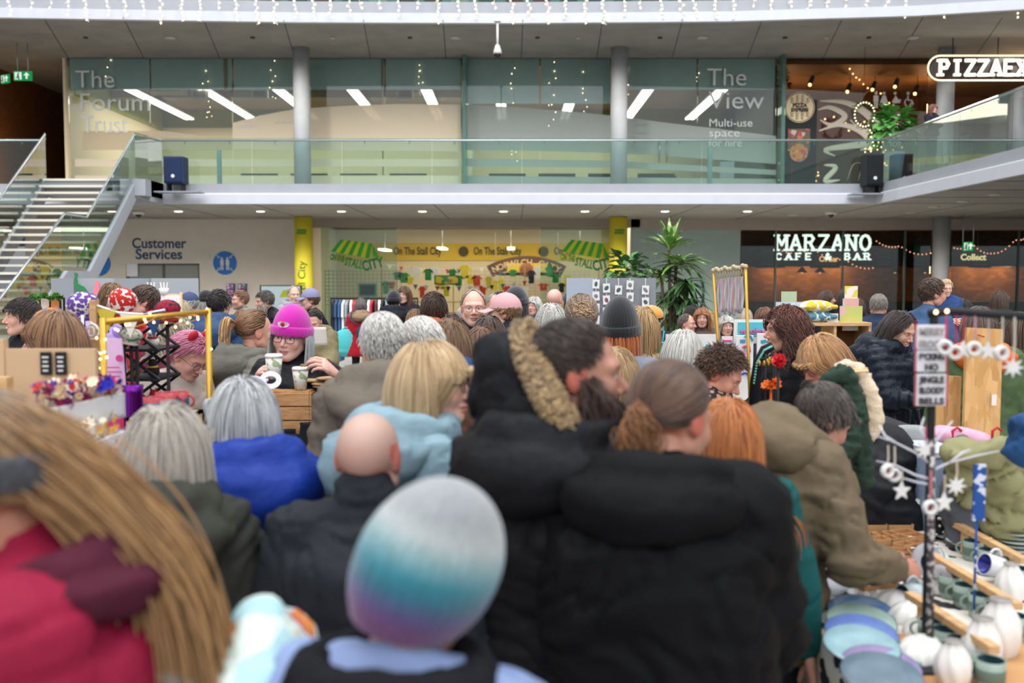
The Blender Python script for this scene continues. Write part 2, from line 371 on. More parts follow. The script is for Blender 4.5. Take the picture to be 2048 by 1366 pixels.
def head_colors(V, skin, hairc, lips='#a8645a', stubble=0.0, smile=False, eyes=True, iris='#4a5a5c', brow=1.0, look=0.0, scalp=None, blush=0.25):
    sk = np.array(lin(skin)); c = np.tile(sk, (len(V), 1)); x, y, z = V.T; ax = np.abs(x); front = y < -.03
    def mixc(mask, col, k=1.0):
        m = (np.clip(mask, 0, 1)*k)[:, None]; c[:] = c*(1-m)+np.array(lin(col) if isinstance(col, str) else col)*m
    red = sk*np.array([1.0, .55, .5])
    mixc(1-np.hypot((ax-.042)/.022, (z+.030)/.022), red, blush*1.5); mixc((1-np.hypot(x/.016, (z+.030)/.02))*(y < -.09), red, blush*1.4); mixc((ax > .068)*(y > -.01)*(np.abs(z) < .04), red, blush*1.6)
    if stubble: mixc(front*(z < -.042)*(1-np.clip((z+.05)/.01, 0, 1)), hairc, stubble)
    if scalp: mixc((z > .045-.5*(y < -.02)*0)*(y > -.04), scalp, .5)
    mz = z+.066-.9*ax*ax*(10 if smile else 3)
    lip = front*(1-np.hypot(ax/.027, mz/.0125))*4; mixc(lip, lips, .75)
    if smile: mixc(front*(1-np.hypot(ax/.020, (mz)/.0042))*8, '#e8e0d8', 1)
    else: mixc(front*(1-np.hypot(ax/.026, (mz)/.0018))*5, '#4a2522', .8)
    if eyes:
        ex = (ax-.031)/.0150; ez = z+.0003
        mixc(front*(1-np.hypot(ex*.8, (z-.001)/.0125))*2, sk*.72, .6)
        al = 1-(ex**2+(ez/np.where(ez > 0, .0044, .0040))**2); mixc(front*al*8, '#d9d2cc', 1)
        sgn = np.sign(x); ixc = .031+look*sgn; ir = 1-np.hypot((ax-ixc)/.0062, (ez-.0005)/.0062)
        mixc(front*np.minimum(al*8, ir*8), iris, 1); mixc(front*np.minimum(al*8, (1-np.hypot((ax-ixc)/.003, ez/.003))*8), '#101010', 1)
        mixc(front*(1-np.abs((ex**2+(ez/.0050)**2)-1)/.34)*(ez > -.0005)*3, '#2a1d18', .9)
        mixc(front*(1-np.hypot((ax-.033)/.0190, (z-.0195-(.3*(.033-ax))**1*0+3.5*(ax-.033)**2)/.0038))*3, hairc, .8*brow)
    return c

# ---------------- hands ----------------
def hand_strands(side, curl=.5, spread=.12, k=1.0, thumb=.5):
    "hand in its own frame: x towards fingers, y across (thumb at +y*side), z back of the hand; origin at wrist. returns list of tubes"
    out = []; L = [(.030, .024, .019, .028), (.034, .028, .021, .0085), (.032, .026, .020, .0085), (.025, .020, .017, .0078)]
    ys = [.030, .010, -.010, -.028]
    for i, (yy) in enumerate(ys):
        l = [(.042, .026, .021), (.047, .030, .022), (.043, .028, .021), (.033, .021, .018)][i]; p = np.array([.088-abs(i-1)*.004, yy*side, .002]); a = 0.15*curl; pts = [p-np.array([.03, 0, 0]), p]; sp = spread*(1.3-i)*side*.5
        for j, s in enumerate(l):
            a += curl*(.9 if j else .7); d = np.array([math.cos(a)*math.cos(sp), math.cos(a)*math.sin(sp), -math.sin(a)]); p = p+d*s; pts.append(p)
        r = .0095 if i < 3 else .0082; out.append((np.array(pts)*k, [r*k, r*1.02*k, r*.95*k, r*.88*k, r*.62*k]))
    b = np.array([.022, .026*side, -.006]); d1 = nrm(np.array([.65, .75*side, -.35*thumb-.1])); d2 = nrm(np.array([.85, .35*side, -.5*thumb-.1])); d3 = nrm(np.array([.95, .0, -.6*thumb-.1]))
    out.append((np.array([b-d1*.01, b+d1*.030, b+d1*.030+d2*.034, b+d1*.030+d2*.034+d3*.026])*k, [.013*k, .0125*k, .0105*k, .007*k]))
    return out
def add_hand(mb, pos, fwd, back, side, curl=.5, k=1.0, thumb=.5, spread=.12):
    x = Vector(fwd).normalized(); z = Vector(back); z = (z-x*z.dot(x)).normalized(); y = z.cross(x); R = Matrix((x, y, z)).transposed(); pos = Vector(pos)
    mb.tube([pos+R @ Vector(v) for v in [(-.02, 0, 0), (.0, 0, 0), (.03, 0, 0), (.065, 0, 0), (.088, 0, 0), (.098, 0, 0)]], [.024*k, .026*k, .037*k, .041*k, .038*k, .025*k], 12, sy=.42) if False else None
    V = []; n = 12
    for (xx, ry, rz) in [(-.03, .024, .019), (0, .025, .018), (.025, .033, .017), (.06, .040, .0145), (.088, .039, .012), (.100, .028, .006)]:
        for j in range(n):
            a = 2*PI*j/n; V.append(pos+R @ Vector((xx*k, ry*math.cos(a)*k, rz*math.sin(a)*k)))
    F = [(i*n+j, i*n+(j+1) % n, (i+1)*n+(j+1) % n, (i+1)*n+j) for i in range(5) for j in range(n)]+[tuple(range(n-1, -1, -1)), tuple(5*n+j for j in range(n))]
    mb.add(V, F, True)
    for pts, r in hand_strands(side, curl, spread, k, thumb):
        q = [pos+R @ Vector(p) for p in pts]; d = (q[-1]-q[-2]).normalized(); q.append(q[-1]+d*r[-1]*.8); mb.tube(q, list(r)+[r[-1]*.45], 8)

# ---------------- hair ----------------
CR = np.array([.079, .098, .090]); CC = np.array([0, .012, .028])   # cranium collider
def hair_region(D, line=.35, low=-.35, temple=.1):
    "D unit directions from the cranium centre; true where hair grows"
    az = np.arctan2(np.abs(D[:, 0]), -D[:, 1]); zz = D[:, 2]
    hl = np.interp(az, [0, .55, .95, 1.25, 1.6, 1.85, 2.2, PI], [line, line*1.0, line*.7+temple, .05, -.15, low, low-.08, low-.12])
    return zz > hl
def make_hair(style, rng, extent=1.0):
    """style keys: N, L, comb ('crown','side','tie','mid','fwd'), part x, g gravity, curl, cf, vol, r, line, low, bangs, gdir, noise, lift. returns strands in head space + t params"""
    s = dict(N=700, L=.25, S=14, comb='crown', g=.5, curl=0.0, cf=40, vol=.006, r=.0028, line=.55, low=-.45, temple=.1, bangs=0, gdir=(0, 0, -1), noise=.25, lift=0.0, part=.0, tie=(0, .12, .02), Lv=.25, az=None, flip=0, shoulders=True, top=9)
    s.update(style); N = s['N']
    D = nrm(rng.normal(size=(N*8, 3))); D = D[hair_region(D, s['line'], s['low'], s['temple'])]
    D = D[D[:, 2] < s['top']]
    if s['az']: D = D[np.abs(np.arctan2(D[:, 0], -D[:, 1])) > s['az']]
    D = D[:N]; N = len(D)
    p = CC+D*(CR+.000); paths = [p.copy()]; L = s['L']*(1+s['Lv']*(rng.random(N)*2-1)); 
    S = s['S']; step = (L/S)[:, None]; layer = rng.random(N)*s['vol']; g = nrm(np.array(s['gdir'], float)); nz = rng.normal(size=(N, 3))*s['noise']
    ph = rng.random(N)*6.28; tie = np.array(s['tie'])
    wdir = None
    for i in range(S):
        q = (p-CC)/CR; n_ = nrm(q/CR); rad = np.linalg.norm(q, axis=1)
        near = np.clip(1-(rad-1.0)/.5, 0, 1)[:, None]
        if s['comb'] == 'tie': comb = nrm(tie-p)
        elif s['comb'] == 'crown': c0 = np.array([s['part'], .035, .118]); comb = nrm(p-c0+1e-4)
        elif s['comb'] == 'mid': comb = np.stack([np.sign(p[:, 0]-s['part']+1e-5), np.full(N, .25), np.full(N, -.3)], 1)
        elif s['comb'] == 'fwd': comb = np.tile(np.array([s['part']*8, -1, -.1]), (N, 1))
        elif s['comb'] == 'back': comb = np.tile(np.array([s['part']*8, 1, -.3]), (N, 1))
        elif s['comb'] == 'none': comb = D
        comb = nrm(comb); 
        gr = s['g']*(1.0 if s['comb'] != 'tie' else .1)
        d = comb*near+g*(gr+ (1-near)*1.2)+nz*.5+n_*s['lift']
        if s['curl']:
            a = ph+i/S*s['cf']; d = d+np.stack([np.cos(a), np.sin(a), np.cos(a*1.3)*.5], 1)*s['curl']*min(1, i/3+.2)
        dn = (d*n_).sum(1, keepdims=True); d = d-n_*np.minimum(dn, 0)*near
        p = p+nrm(d)*step
        # head collider
        q = (p-CC)/(CR+.002); rad = np.linalg.norm(q, axis=1); tgt = 1+layer/.085+.01; m = rad < tgt
        p[m] = CC+(q[m]/rad[m][:, None]*tgt[m][:, None])*(CR+.002)
        # face: push sideways off the face
        if not s['bangs']:
            face = (p[:, 1] < -.045)&(p[:, 2] < .05)&(np.abs(p[:, 0]) < .066)
            p[face, 0] = np.sign(p[face, 0]+1e-6)*(.066+layer[face]); p[face, 1] += .01
        else:
            face = (p[:, 1] < -.04)&(p[:, 2] < s['bangs'])&(np.abs(p[:, 0]) < .060); p[face, 2] += step[face, 0]*.98; 
        m = (p[:, 2] < .02)&(p[:, 1] < -.035)&(np.abs(p[:, 0]) > .05); p[m, 1] += .75*step[m, 0]
        # neck and shoulder colliders
        if s['shoulders'] and s['L'] > .12:
            for (c, r) in (((0, .0, -.05), (.064, .082, .09)), ((0, .03, -.13), (.07, .075, .11)), ((0, .05, -.32), (.19+s.get('bk', .03), .125+s.get('bk', .03), .14+s.get('bk', .03)*.5))):
                q = (p-np.array(c))/np.array(r); rad = np.linalg.norm(q, axis=1); m = rad < 1.03+layer/.1; 
                if m.any(): p[m] = np.array(c)+q[m]/np.maximum(rad[m], .05)[:, None]*(1.03+layer[m]/.1)[:, None]*np.array(r)
        paths.append(p.copy())
    Pth = np.stack(paths, 1); t = np.linspace(0, 1, S+1); rad = s['r']*np.interp(t, [0, .15, .7, 1], [1, 1.1, 1, .35])
    return Pth, rad, s
def hair_object(parent, style, c1, c2, R, O, seed=0, name='hair', k=1.0, c3=None, cap=True, extra=None):
    rng = np.random.default_rng(seed+11); Pth, rad, s = make_hair(style, rng)
    N, S, _ = Pth.shape; V, F = strands_mesh(Pth, rad); a = np.array(lin(c1)); b = np.array(lin(c2)); u = np.clip(rng.normal(.5, .3, N), 0, 1)[:, None, None]
    tip = np.linspace(0, 1, S)[None, :, None]; cc = a*(1-u)+b*u; cc = cc*np.ones((N, S, 1))
    if c3: t3 = np.clip((tip-.25)*2.2, 0, 1); cc = cc*(1-t3)+np.array(lin(c3))*(.7+.6*u)*t3
    C = np.repeat(cc.reshape(N*S, 1, 3), 3, 1).reshape(-1, 3)
    if cap:
        nu, nv = 48, 28; th = np.linspace(-PI, PI, nu, endpoint=False); z0 = s['low']
        cv = []; 
        for az in th:
            hl = float(np.interp(abs(az), [0, .55, .95, 1.25, 1.6, 1.85, 2.2, PI], [s['line'], s['line'], s['line']*.7+s['temple'], .05, -.15, s['low'], s['low']-.08, s['low']-.12]))
            for j in range(nv):
                et = math.asin(min(.999, max(s['top'], hl+.02))) if s['top'] < 1 else PI/2; el = et-(et-math.asin(min(.99, max(-.98, hl))))*j/(nv-1); d = np.array([math.sin(az)*math.cos(el), -math.cos(az)*math.cos(el), math.sin(el)])
                cv.append(CC+d*(CR+.0015+s['vol']*.35*(1-j/(nv-1))))
        cv = np.array(cv); idx = np.arange(nu*nv).reshape(nu, nv); A_ = idx[:, :-1]; B_ = idx[:, 1:]; cf = np.stack([A_, B_, np.roll(B_, -1, 0), np.roll(A_, -1, 0)], -1).reshape(-1, 4)
        nn = noise3(cv*60, seed)[:, None]; F = np.concatenate([F, cf+len(V)]); V = np.concatenate([V, cv]); C = np.concatenate([C, (a*.55+b*.25)*(1+.25*nn)])
    if extra is not None:
        for (pp, rr, ca) in extra:
            ev, ef = strands_mesh(pp, rr, 4); F = np.concatenate([F, ef+len(V)]); V = np.concatenate([V, ev]); C = np.concatenate([C, np.repeat(np.array(lin(ca))[None]*(.7+.6*rng.random((len(pp), 1))), pp.shape[1]*4, 0)])
    V = (V*k)@R.T+O
    return mesh_obj(name, V, F, mat('#808080', .42, attr=True, spec=.3, sheen=.15, name='hair'), parent, col=C)
def tube_strands(pts, N, spread, rng, seg=14, wav=.0, freq=3.0):
    "bundle of strands along a polyline"
    pts = np.array(pts, float); tt = np.linspace(0, 1, seg); kk = np.linspace(0, 1, len(pts)); base = np.stack([np.interp(tt, kk, pts[:, i]) for i in range(3)], 1)
    # smooth
    for _ in range(2): base[1:-1] = (base[:-2]+base[1:-1]*2+base[2:])/4
    off = rng.normal(size=(N, 1, 3)); off = off*.6; w_ = np.interp(tt, kk, spread)[None, :, None]
    q = base[None]+off*w_; ph = rng.random((N, 1))*6.28
    if wav: q = q+np.stack([np.cos(ph+tt*freq*6.28), np.sin(ph+tt*freq*6.28), np.sin(ph*2+tt*freq*5)], -1)*wav
    return q

# ---------------- the person ----------------
def fold_disp(V, N_, amp, seed, sc_=9.0):
    w_ = np.stack([noise3(V*3.1+5, seed), noise3(V*3.1+9, seed+1), noise3(V*3.1+2, seed+2)], 1)*.35
    q = V*np.array([sc_, sc_, sc_*1.7])+w_*3
    a = 1-np.abs(noise3(q, seed+3))*2; b = 1-np.abs(noise3(q*2.1, seed+4))*2
    c = np.maximum(0, 1-np.abs(noise3(q*1.3+w_*9, seed+6))*5)
    return V+N_*((a*.7+b*.3-c*.8)*amp)[:, None]
def seg_param(V, a, b):
    a = np.array(a); b = np.array(b); ab = b-a; h = np.clip(((V-a)@ab)/(ab@ab), -.3, 1.3); d = np.linalg.norm(V-a-np.clip(h, 0, 1)[:, None]*ab, axis=1); return h*np.linalg.norm(ab), d
PEOPLE = []
def person(label, px, py, hp, yaw=180, lean=0, twist=0, hyaw=0, hpitch=0, hroll=0, H=None, d=None,
           skin='#c99a86', hair=None, hc=('#4a3326', '#6b4a34'), hc3=None, top='#2b2b2d', topkind='jacket', bulk=.03, puff=0, fold=.011, legs='#22242a', tk=None,
           arms=('down', 'down'), fine=False, face=None, hood=None, hoodc=None, collar=None, glasses=None, beard=None, hatfn=None, sex='m', extras=None, seed=None, group=None,
           toprough=.75, vox=None, hem=.86, ht=None, sleevec=None, lower=True, width=1.0, curl=.55, name='person', seated=False, zip_=False, hidehands=False):
    seed = seed if seed is not None else len(PEOPLE)*7+3; rng = np.random.default_rng(seed)
    d = d or FPX/(hp/.235)
    W = np.array(P(px, py, d))
    ly = math.radians(lean); yw = math.radians(yaw-0)
    # spine walk in local units of H = 1.7
    def spine(z):
        if z <= .95: return np.array([0, 0, z]), 0.0
        n = 12; y = 0.; zz = .95; a = 0
        for i in range(n):
            t = (i+.5)/n*min((z-.95)/.5, 1); a = ly*t; y -= math.sin(a)*(z-.95)/n; zz += math.cos(a)*(z-.95)/n
        return np.array([0, y, zz]), ly*min((z-.95)/.5, 1)
    nb, na = spine(1.44)
    Rh = rotm(math.radians(hyaw), na*.55+math.radians(hpitch), math.radians(hroll))
    Rn = rotm(0, na*.9+math.radians(hpitch)*.4)
    hcn = nb+Rn@np.array([0, -.025, .085])+Rh@np.array([0, -.012, .055])
    if H is None: k = W[2]/hcn[2]
    else: k = H/1.7
    k_raw = k
    zoff = 0.0
    if H is not None: zoff = W[2]-hcn[2]*k
    Rb = rotm(yw+math.radians(twist)); Ry = rotm(yw)
    root_xy = W[:2]-(Ry@(hcn*k))[:2]
    zbase = max(0, zoff) if (H is None or zoff > -.02) else 0
    root = empty(name, (root_xy[0], root_xy[1], 0.0), yw, label, 'person', group)
    drop = min(0, zoff) if H is not None else 0   # sitting or knees bent: shift down
    if H is not None and zoff > 0: drop = zoff
    PEOPLE.append((label[:40], round(k*1.7, 2), round(drop, 2), round(float(root_xy[0]), 2), round(float(root_xy[1]), 2)))
    T = lambda v: np.array(v, float)*k+np.array([0, 0, drop])
    vx = vox or (.012 if d < 3.5 else .016 if d < 7 else .024)
    # shoulders, arms
    sp_, sa = spine(1.385); Rs = rotm(0, sa); sw = .165*width*(1 if sex == 'm' else .9)
    pres = dict(down=((.27, -.03, .84)), pocket=((.23, -.16, .98)), front=((.10, -.34, 1.12)), up=((.14, -.30, 1.30)), fold=((-.02, -.24, 1.14)), phone=((.06, -.30, 1.26)), back=((.2, .1, .95)))
    AR = []
    for i, sd in enumerate((1, -1)):
        S_ = sp_+Rs@np.array([sd*sw, .005, 0.0]); a = arms[i]
        if isinstance(a, str):
            t = np.array(pres[a], float); t[0] *= sd; rel = t-np.array([0, 0, 1.385]); Tt = sp_+rotm(0, sa*.75)@rel if a != 'down' else sp_+rel
        elif a is None: t = np.array([sd*.27, -.03, .84]); Tt = sp_+t-np.array([0, 0, 1.385])
        else: Tt = None
        if Tt is None:   # world pixel target (px, py, Y)
            wpt = np.array(P(a[0], a[1], a[2])); loc = Ry.T@(wpt-np.array([root_xy[0], root_xy[1], 0])); Tt = (loc-np.array([0, 0, drop]))/k
        l1, l2 = .285, .255; v = Tt-S_; D_ = np.linalg.norm(v)
        if D_ > (l1+l2)*.995: Tt = S_+v/D_*(l1+l2)*.995; v = Tt-S_; D_ = np.linalg.norm(v)
        u = v/D_; aa = (l1*l1-l2*l2+D_*D_)/(2*D_); hh = math.sqrt(max(0, l1*l1-aa*aa)); hint = np.array([sd*.5, .6, -.6]); hint = hint-u*(hint@u); hint = hint/np.linalg.norm(hint)
        E_ = S_+u*aa+hint*hh; AR.append((S_, E_, Tt))
    # torso rings
    prof = [(hem, .168, .120), (.95, .160, .118), (1.05, .146, .110), (1.16, .152, .116), (1.26, .162, .120), (1.34, .160, .108), (1.40, .118, .082), (1.44, .070, .066)]
    if sex == 'f': prof = [(z, rx*(.93 if z > 1.1 else 1.0), ry) for z, rx, ry in prof]
    def torso(infl, zmin=0, zmax=9, flare=0):
        R_ = []
        for (z, rx, ry) in prof:
            if z < zmin or z > zmax: continue
            c, a = spine(z); r = rotm(0, a); fl = infl*(1 if z < 1.36 else .6)+flare*max(0, 1.0-z); R_.append((c, r@np.array([(rx*width+fl), 0, 0]), r@np.array([0, ry*(.5+.5*width)+fl, 0])))
        return ('l', R_)
    bl = bulk
    ptop = [torso(bl, flare=.15 if topkind != 'sweater' else 0)]
    for sd, (S_, E_, W_) in zip((1, -1), AR):
        ptop.append(('c', nb+Rs@np.array([sd*.045, .012, -.012]), S_+Rs@np.array([-sd*.02, 0, .0]), .048+bl*.4, .058+bl*.55))
        ptop.append(('c', S_, E_, .054+bl*.7, .045+bl*.6)); wr = E_+(W_-E_)*.85; ptop.append(('c', E_, wr, .045+bl*.6, .035+bl*.2))
    ptop.append(('c', spine(1.40)[0], nb+Rn@np.array([0, 0, .03 if not collar else .05]), .07+bl*.3, .056+(bl*.4 if collar else 0)))
    V, F = remesh(ptop, vx, 5); N_ = vnormals(V, F)
    if puff:
        hgt, dd = seg_param(V, (0, 0, .9), tuple(nb)); best = dd+.03; par = hgt
        for (S_, E_, W_) in AR:
            h1, d1 = seg_param(V, S_, E_); m = d1 < best; par = np.where(m, h1, par); best = np.where(m, d1, best)
            h2, d2 = seg_param(V, E_, W_); m = d2 < best; par = np.where(m, h2+.28, par); best = np.where(m, d2, best)
        V = V+N_*(np.abs(np.sin(par*PI/puff))**.6*.016-.008)[:, None]; V = fold_disp(V, N_, .0035, seed, 20)
    elif fold: V = fold_disp(V, N_, fold, seed, 6)
    tm = tk or mat(top, toprough, bump=.6 if topkind != 'sweater' else .3, scale=20 if topkind != 'sweater' else 120, var=.10, vscale=5, spec=.16, name='cloth')
    jk = mesh_obj({'jacket': 'jacket', 'sweater': 'sweater', 'puff': 'puffer_jacket', 'tee': 't_shirt', 'coat': 'coat'}.get(topkind, 'jacket'), T(V), F, tm, root)
    if sleevec is not None: pass
    # hips, legs
    if lower:
        pl = []
        for sd in (1, -1):
            hip = (sd*.085, 0, .88); kn = (sd*.10, -.02, .47); an = (sd*.105, .01, .09)
            if seated: kn = (sd*.12, -.40, .86); an = (sd*.12, -.38, .45)
            pl += [('c', hip, kn, .088, .062), ('c', kn, an, .062, .048)]
        pl.append(('e', (0, 0, .93), (.155, .115, .10)))
        V, F = remesh(pl, max(vx, .02), 4); V = fold_disp(V, vnormals(V, F), .004, seed+5, 10)
        mesh_obj('trousers', T(V), F, mat(legs, .85, bump=.2, scale=200, var=.08), root)
        for sd in (1, -1):
            mb = MB(); oy, oz = (-.38, .36) if seated else (0, 0)
            mb.ball((sd*.107, -.045+oy, .045+oz), (.047, .125, .045), 12); mb.bx(sd*.107-.045, sd*.107+.045, -.165+oy, .075+oy, .0+oz, .022+oz)
            o = mesh_obj('shoe', T(np.array(mb.V)), mb.F, mat('#1d1c1d' if seed % 3 else '#5a4436', .6), root, smooth=False)
    # body: neck, head, core, limbs, hands in one mesh
    core = [('l', [(spine(z)[0], rotm(0, spine(z)[1])@np.array([rx*.8*width, 0, 0]), rotm(0, spine(z)[1])@np.array([0, ry*.78, 0])) for z, rx, ry in prof]),
            ('c', spine(1.40)[0], nb, .07, .055), ('c', nb, hcn+Rh@np.array([0, .022, -.045]), .053, .054)]
    for sd, (S_, E_, W_) in zip((1, -1), AR):
        core += [('c', nb+Rs@np.array([sd*.04, .01, -.03]), S_, .03, .04), ('c', S_, E_, .04, .033), ('c', E_, W_, .033, .024)]
        hip = (sd*.085, 0, .88); kn = (sd*.10, -.02, .47); an = (sd*.105, .01, .07)
        if seated: kn = (sd*.12, -.40, .86); an = (sd*.12, -.38, .45)
        core += [('c', hip, kn, .07, .045), ('c', kn, an, .045, .033)]
    V, F = remesh(core, max(vx, .016), 4)
    HV, HF = head_mesh(1 if sex == 'f' else 0, (.9 if sex == 'f' else 1.1), (.92 if sex == 'f' else 1.06), 0, fine)
    fc = dict(skin=skin, hairc=hc[0]); fc.update(face or {}); HCc = head_colors(HV, **fc)
    HVw = (HV@Rh.T)+hcn
    hm = MB(); hands = []
    for i, (sd, (S_, E_, W_)) in enumerate(zip((1, -1), AR)):
        f_ = nrm(W_-E_); bk = np.array([sd*.8, -.1, .5]) if arms[i] in ('front', 'phone', 'up', 'fold') or not isinstance(arms[i], str) else np.array([sd, 0, .2])
        if not hidehands and d < 13: add_hand(hm, W_+f_*.012, f_, bk, -sd, curl if not isinstance(curl, (tuple, list)) else curl[i], 1.0)
    sk = np.array(lin(skin)); allV = [V, HVw]; allF = [F, HF+len(V)]; allC = [np.tile(sk, (len(V), 1)), HCc]
    if hm.V:
        # hand faces are quads and n-gons: split the n-gons
        hv = np.array(hm.V); hf = []
        for f in hm.F:
            if len(f) == 4: hf.append(f)
            else:
                for j in range(1, len(f)-1, 2): hf.append((f[0], f[j], f[j+1], f[min(j+2, len(f)-1)]))
        nn = len(V)+len(HVw); allV.append(hv); allF.append(np.array(hf)+nn); allC.append(np.tile(sk*np.array([1, .93, .92]), (len(hv), 1)))
    cnt = len(np.concatenate(allF))
    V = np.concatenate(allV); F = np.concatenate(allF); C = np.concatenate(allC)
    me = mesh_obj('body', T(V), [tuple(dict.fromkeys(f)) for f in F.tolist()] if hm.V else F, mat('#c99a86', .5, attr=True, bump=.08, scale=300, spec=.35, name='skin'), root, col=C)
    info = dict(root=root, T=T, k=k, Rh=Rh, O=T(hcn), hcn=hcn, nb=nb, na=na, Rn=Rn, Rs=Rs, spine=spine, AR=AR, jacket=jk, seed=seed, rng=rng, d=d, tm=tm, bulk=bl, sw=sw)
    hO = T(hcn)
    if hair: info['hair'] = hair_object(root, dict(hair, bk=bulk), hc[0], hc[1], Rh, hO, seed, k=k, c3=hc3, extra=(extras(info) if extras else None))
    if hood: add_hood(info, hood, hoodc)
    if glasses: add_glasses(info, glasses)
    if beard:
        bd = dict(N=420, L=.05, r=.0026, color=hc); bd.update(beard); add_beard(info, bd)
    if hatfn: hatfn(info)
    return info
def toW(info, V):  # head space -> root space
    return (np.asarray(V, float)*info['k'])@info['Rh'].T+info['O']
def add_beard(info, b):
    rng = info['rng']; D = nrm(rng.normal(size=(b['N']*12, 3))); D = D[(D[:, 1] < .15)&(D[:, 2] < .1)]
    HV, _ = head_mesh(0, 1.1, 1.06, 0, False); x, y, z = HV.T
    ok = np.where(((z < -.045)&(y < .0)&(z > -.125)&~((np.abs(x) < .02)&(np.abs(z+.066) < .009)))|((z < .0)&(z > -.06)&(np.abs(x) > .052)&(y < -.0)&(y > -.035)))[0]
    idx = rng.choice(ok, b['N']); p = HV[idx]+rng.normal(size=(b['N'], 3))*.003; n_ = nrm(p-np.array([0, -.01, -.03])); S = 6; paths = [p]; st = b['L']/S*(.5+rng.random((b['N'], 1)))
    nz = rng.normal(size=p.shape)*.25
    for i in range(S): p = p+nrm(n_*(.7-.08*i)+np.array([0, -.1, -.9])+nz)*st; paths.append(p)
    V, F = strands_mesh(np.stack(paths, 1), b['r']*np.linspace(1, .5, S+1)); a, c = [np.array(lin(q)) for q in b['color']]; u = rng.random((b['N'], 1))
    C = np.repeat(a*(1-u)+c*u, (S+1)*3, 0); mesh_obj('beard', toW(info, V), F, mat('#808080', .42, attr=True, spec=.3, sheen=.15, name='hair'), info['root'], col=C)
def add_glasses(info, c):
    mb = MB()
    for s in (-1, 1):
        pts = []
        for j in range(20):
            a = 2*PI*j/20; r = 1/((abs(math.cos(a))**3+abs(math.sin(a))**3)**(1/3)); pts.append((s*.032+math.cos(a)*r*.0225, -.097+abs(math.cos(a)*.0+.004*math.cos(a)*s), -.003+math.sin(a)*r*.0175))
        mb.tube(pts, .0016 if c != 'thin' else .0009, 5, closed=True); mb.tube([(s*.054, -.094, .006), (s*.072, -.085, .006), (s*.079, -.01, .004), (s*.078, .022, -.01)], .0014, 5)
    mb.tube([(-.0095, -.099, .002), (0, -.103, .004), (.0095, -.099, .002)], .0014, 5)
    V = toW(info, mb.V); col = {'thin': '#6d6a64', 'red': '#8a2a44'}.get(c, c if c.startswith('#') else '#15120f')
    mesh_obj('glasses', V, mb.F, mat(col, .3), info['root'], smooth=True)
def add_hood(info, kind=1.0, color=None, fold=None):
    "hood lying down on the back: thick ring round the neck with a pouch behind"
    nb, Rs = info['nb'], rotm(0, info['na']); s = kind if isinstance(kind, (int, float)) else 1.0
    nu, nv = 72, 30; V = []
    for i in range(nu):
        th = 2*PI*i/nu; bk = (1-math.cos(th))/2  # 0 front, 1 back
        bk2 = bk**1.6; Rr = .083+.028*bk2+info['bulk']*.4; a = (.020+.045*bk2)*s; b = (.035+.075*bk2)*s; cz = .012-.045*bk2*s; droop = bk2*.06*s
        for j in range(nv):
            ph = 2*PI*j/nv; o = math.cos(ph)*a; z = math.sin(ph)*b+cz
            rr = Rr*1.0+o+(.03*s*bk2 if z < 0 else -.012*bk2); x = math.sin(th)*rr*1.12*(1+.15*s*bk*(z < 0)*.5); y = -math.cos(th)*rr
            y += droop*.5*(1 if z < cz else .4); V.append((x, y+.01, z))
    V = np.array(V); idx = np.arange(nu*nv).reshape(nu, nv); A_ = idx; B_ = np.roll(idx, -1, 1); F = np.stack([A_, np.roll(A_, -1, 0), np.roll(B_, -1, 0), B_], -1).reshape(-1, 4)
    n_ = vnormals(V, F); sgn = 1 if (n_*(V-V.mean(0))).sum() > 0 else -1; V = fold_disp(V, n_*sgn, .009*s, info['seed']+3, 12)
    V = V@Rs.T+nb+Rs@np.array([0, 0, .0])
    if sgn < 0: F = F[:, ::-1]
    m = mat(color, .8, bump=.6, scale=20, var=.1, vscale=5, spec=.16, name='cloth') if color else info['tm']
    return mesh_obj('hood', info['T'](V), F, m, info['root'])
def add_fur(info, pts, r=.035, n=900, L=.035, cols=('#a88a5c', '#6f5535'), space='head', name='fur_trim'):
    rng = info['rng']; pts = np.array(pts, float); kk = np.linspace(0, 1, len(pts)); t = rng.random(n); base = np.stack([np.interp(t, kk, pts[:, i]) for i in range(3)], 1)
    dirs = nrm(rng.normal(size=(n, 3))); p = base+dirs*r*.55; S = 5; ps = [base+dirs*r*.1, p]; nz = rng.normal(size=p.shape)*.35
    for i in range(S-1): p = p+nrm(dirs+nz+np.array([0, 0, -.25*i]))*L/S; ps.append(p)
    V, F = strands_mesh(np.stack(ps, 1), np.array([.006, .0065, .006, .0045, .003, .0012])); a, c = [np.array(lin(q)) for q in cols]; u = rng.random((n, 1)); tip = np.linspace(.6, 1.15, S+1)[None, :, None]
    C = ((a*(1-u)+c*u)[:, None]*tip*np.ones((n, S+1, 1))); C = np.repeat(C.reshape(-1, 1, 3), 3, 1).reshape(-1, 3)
    Vw = toW(info, V) if space == 'head' else info['T'](V)
    return mesh_obj(name, Vw, F, mat('#808080', .6, attr=True, spec=.2, sheen=.3, name='fur'), info['root'], col=C)
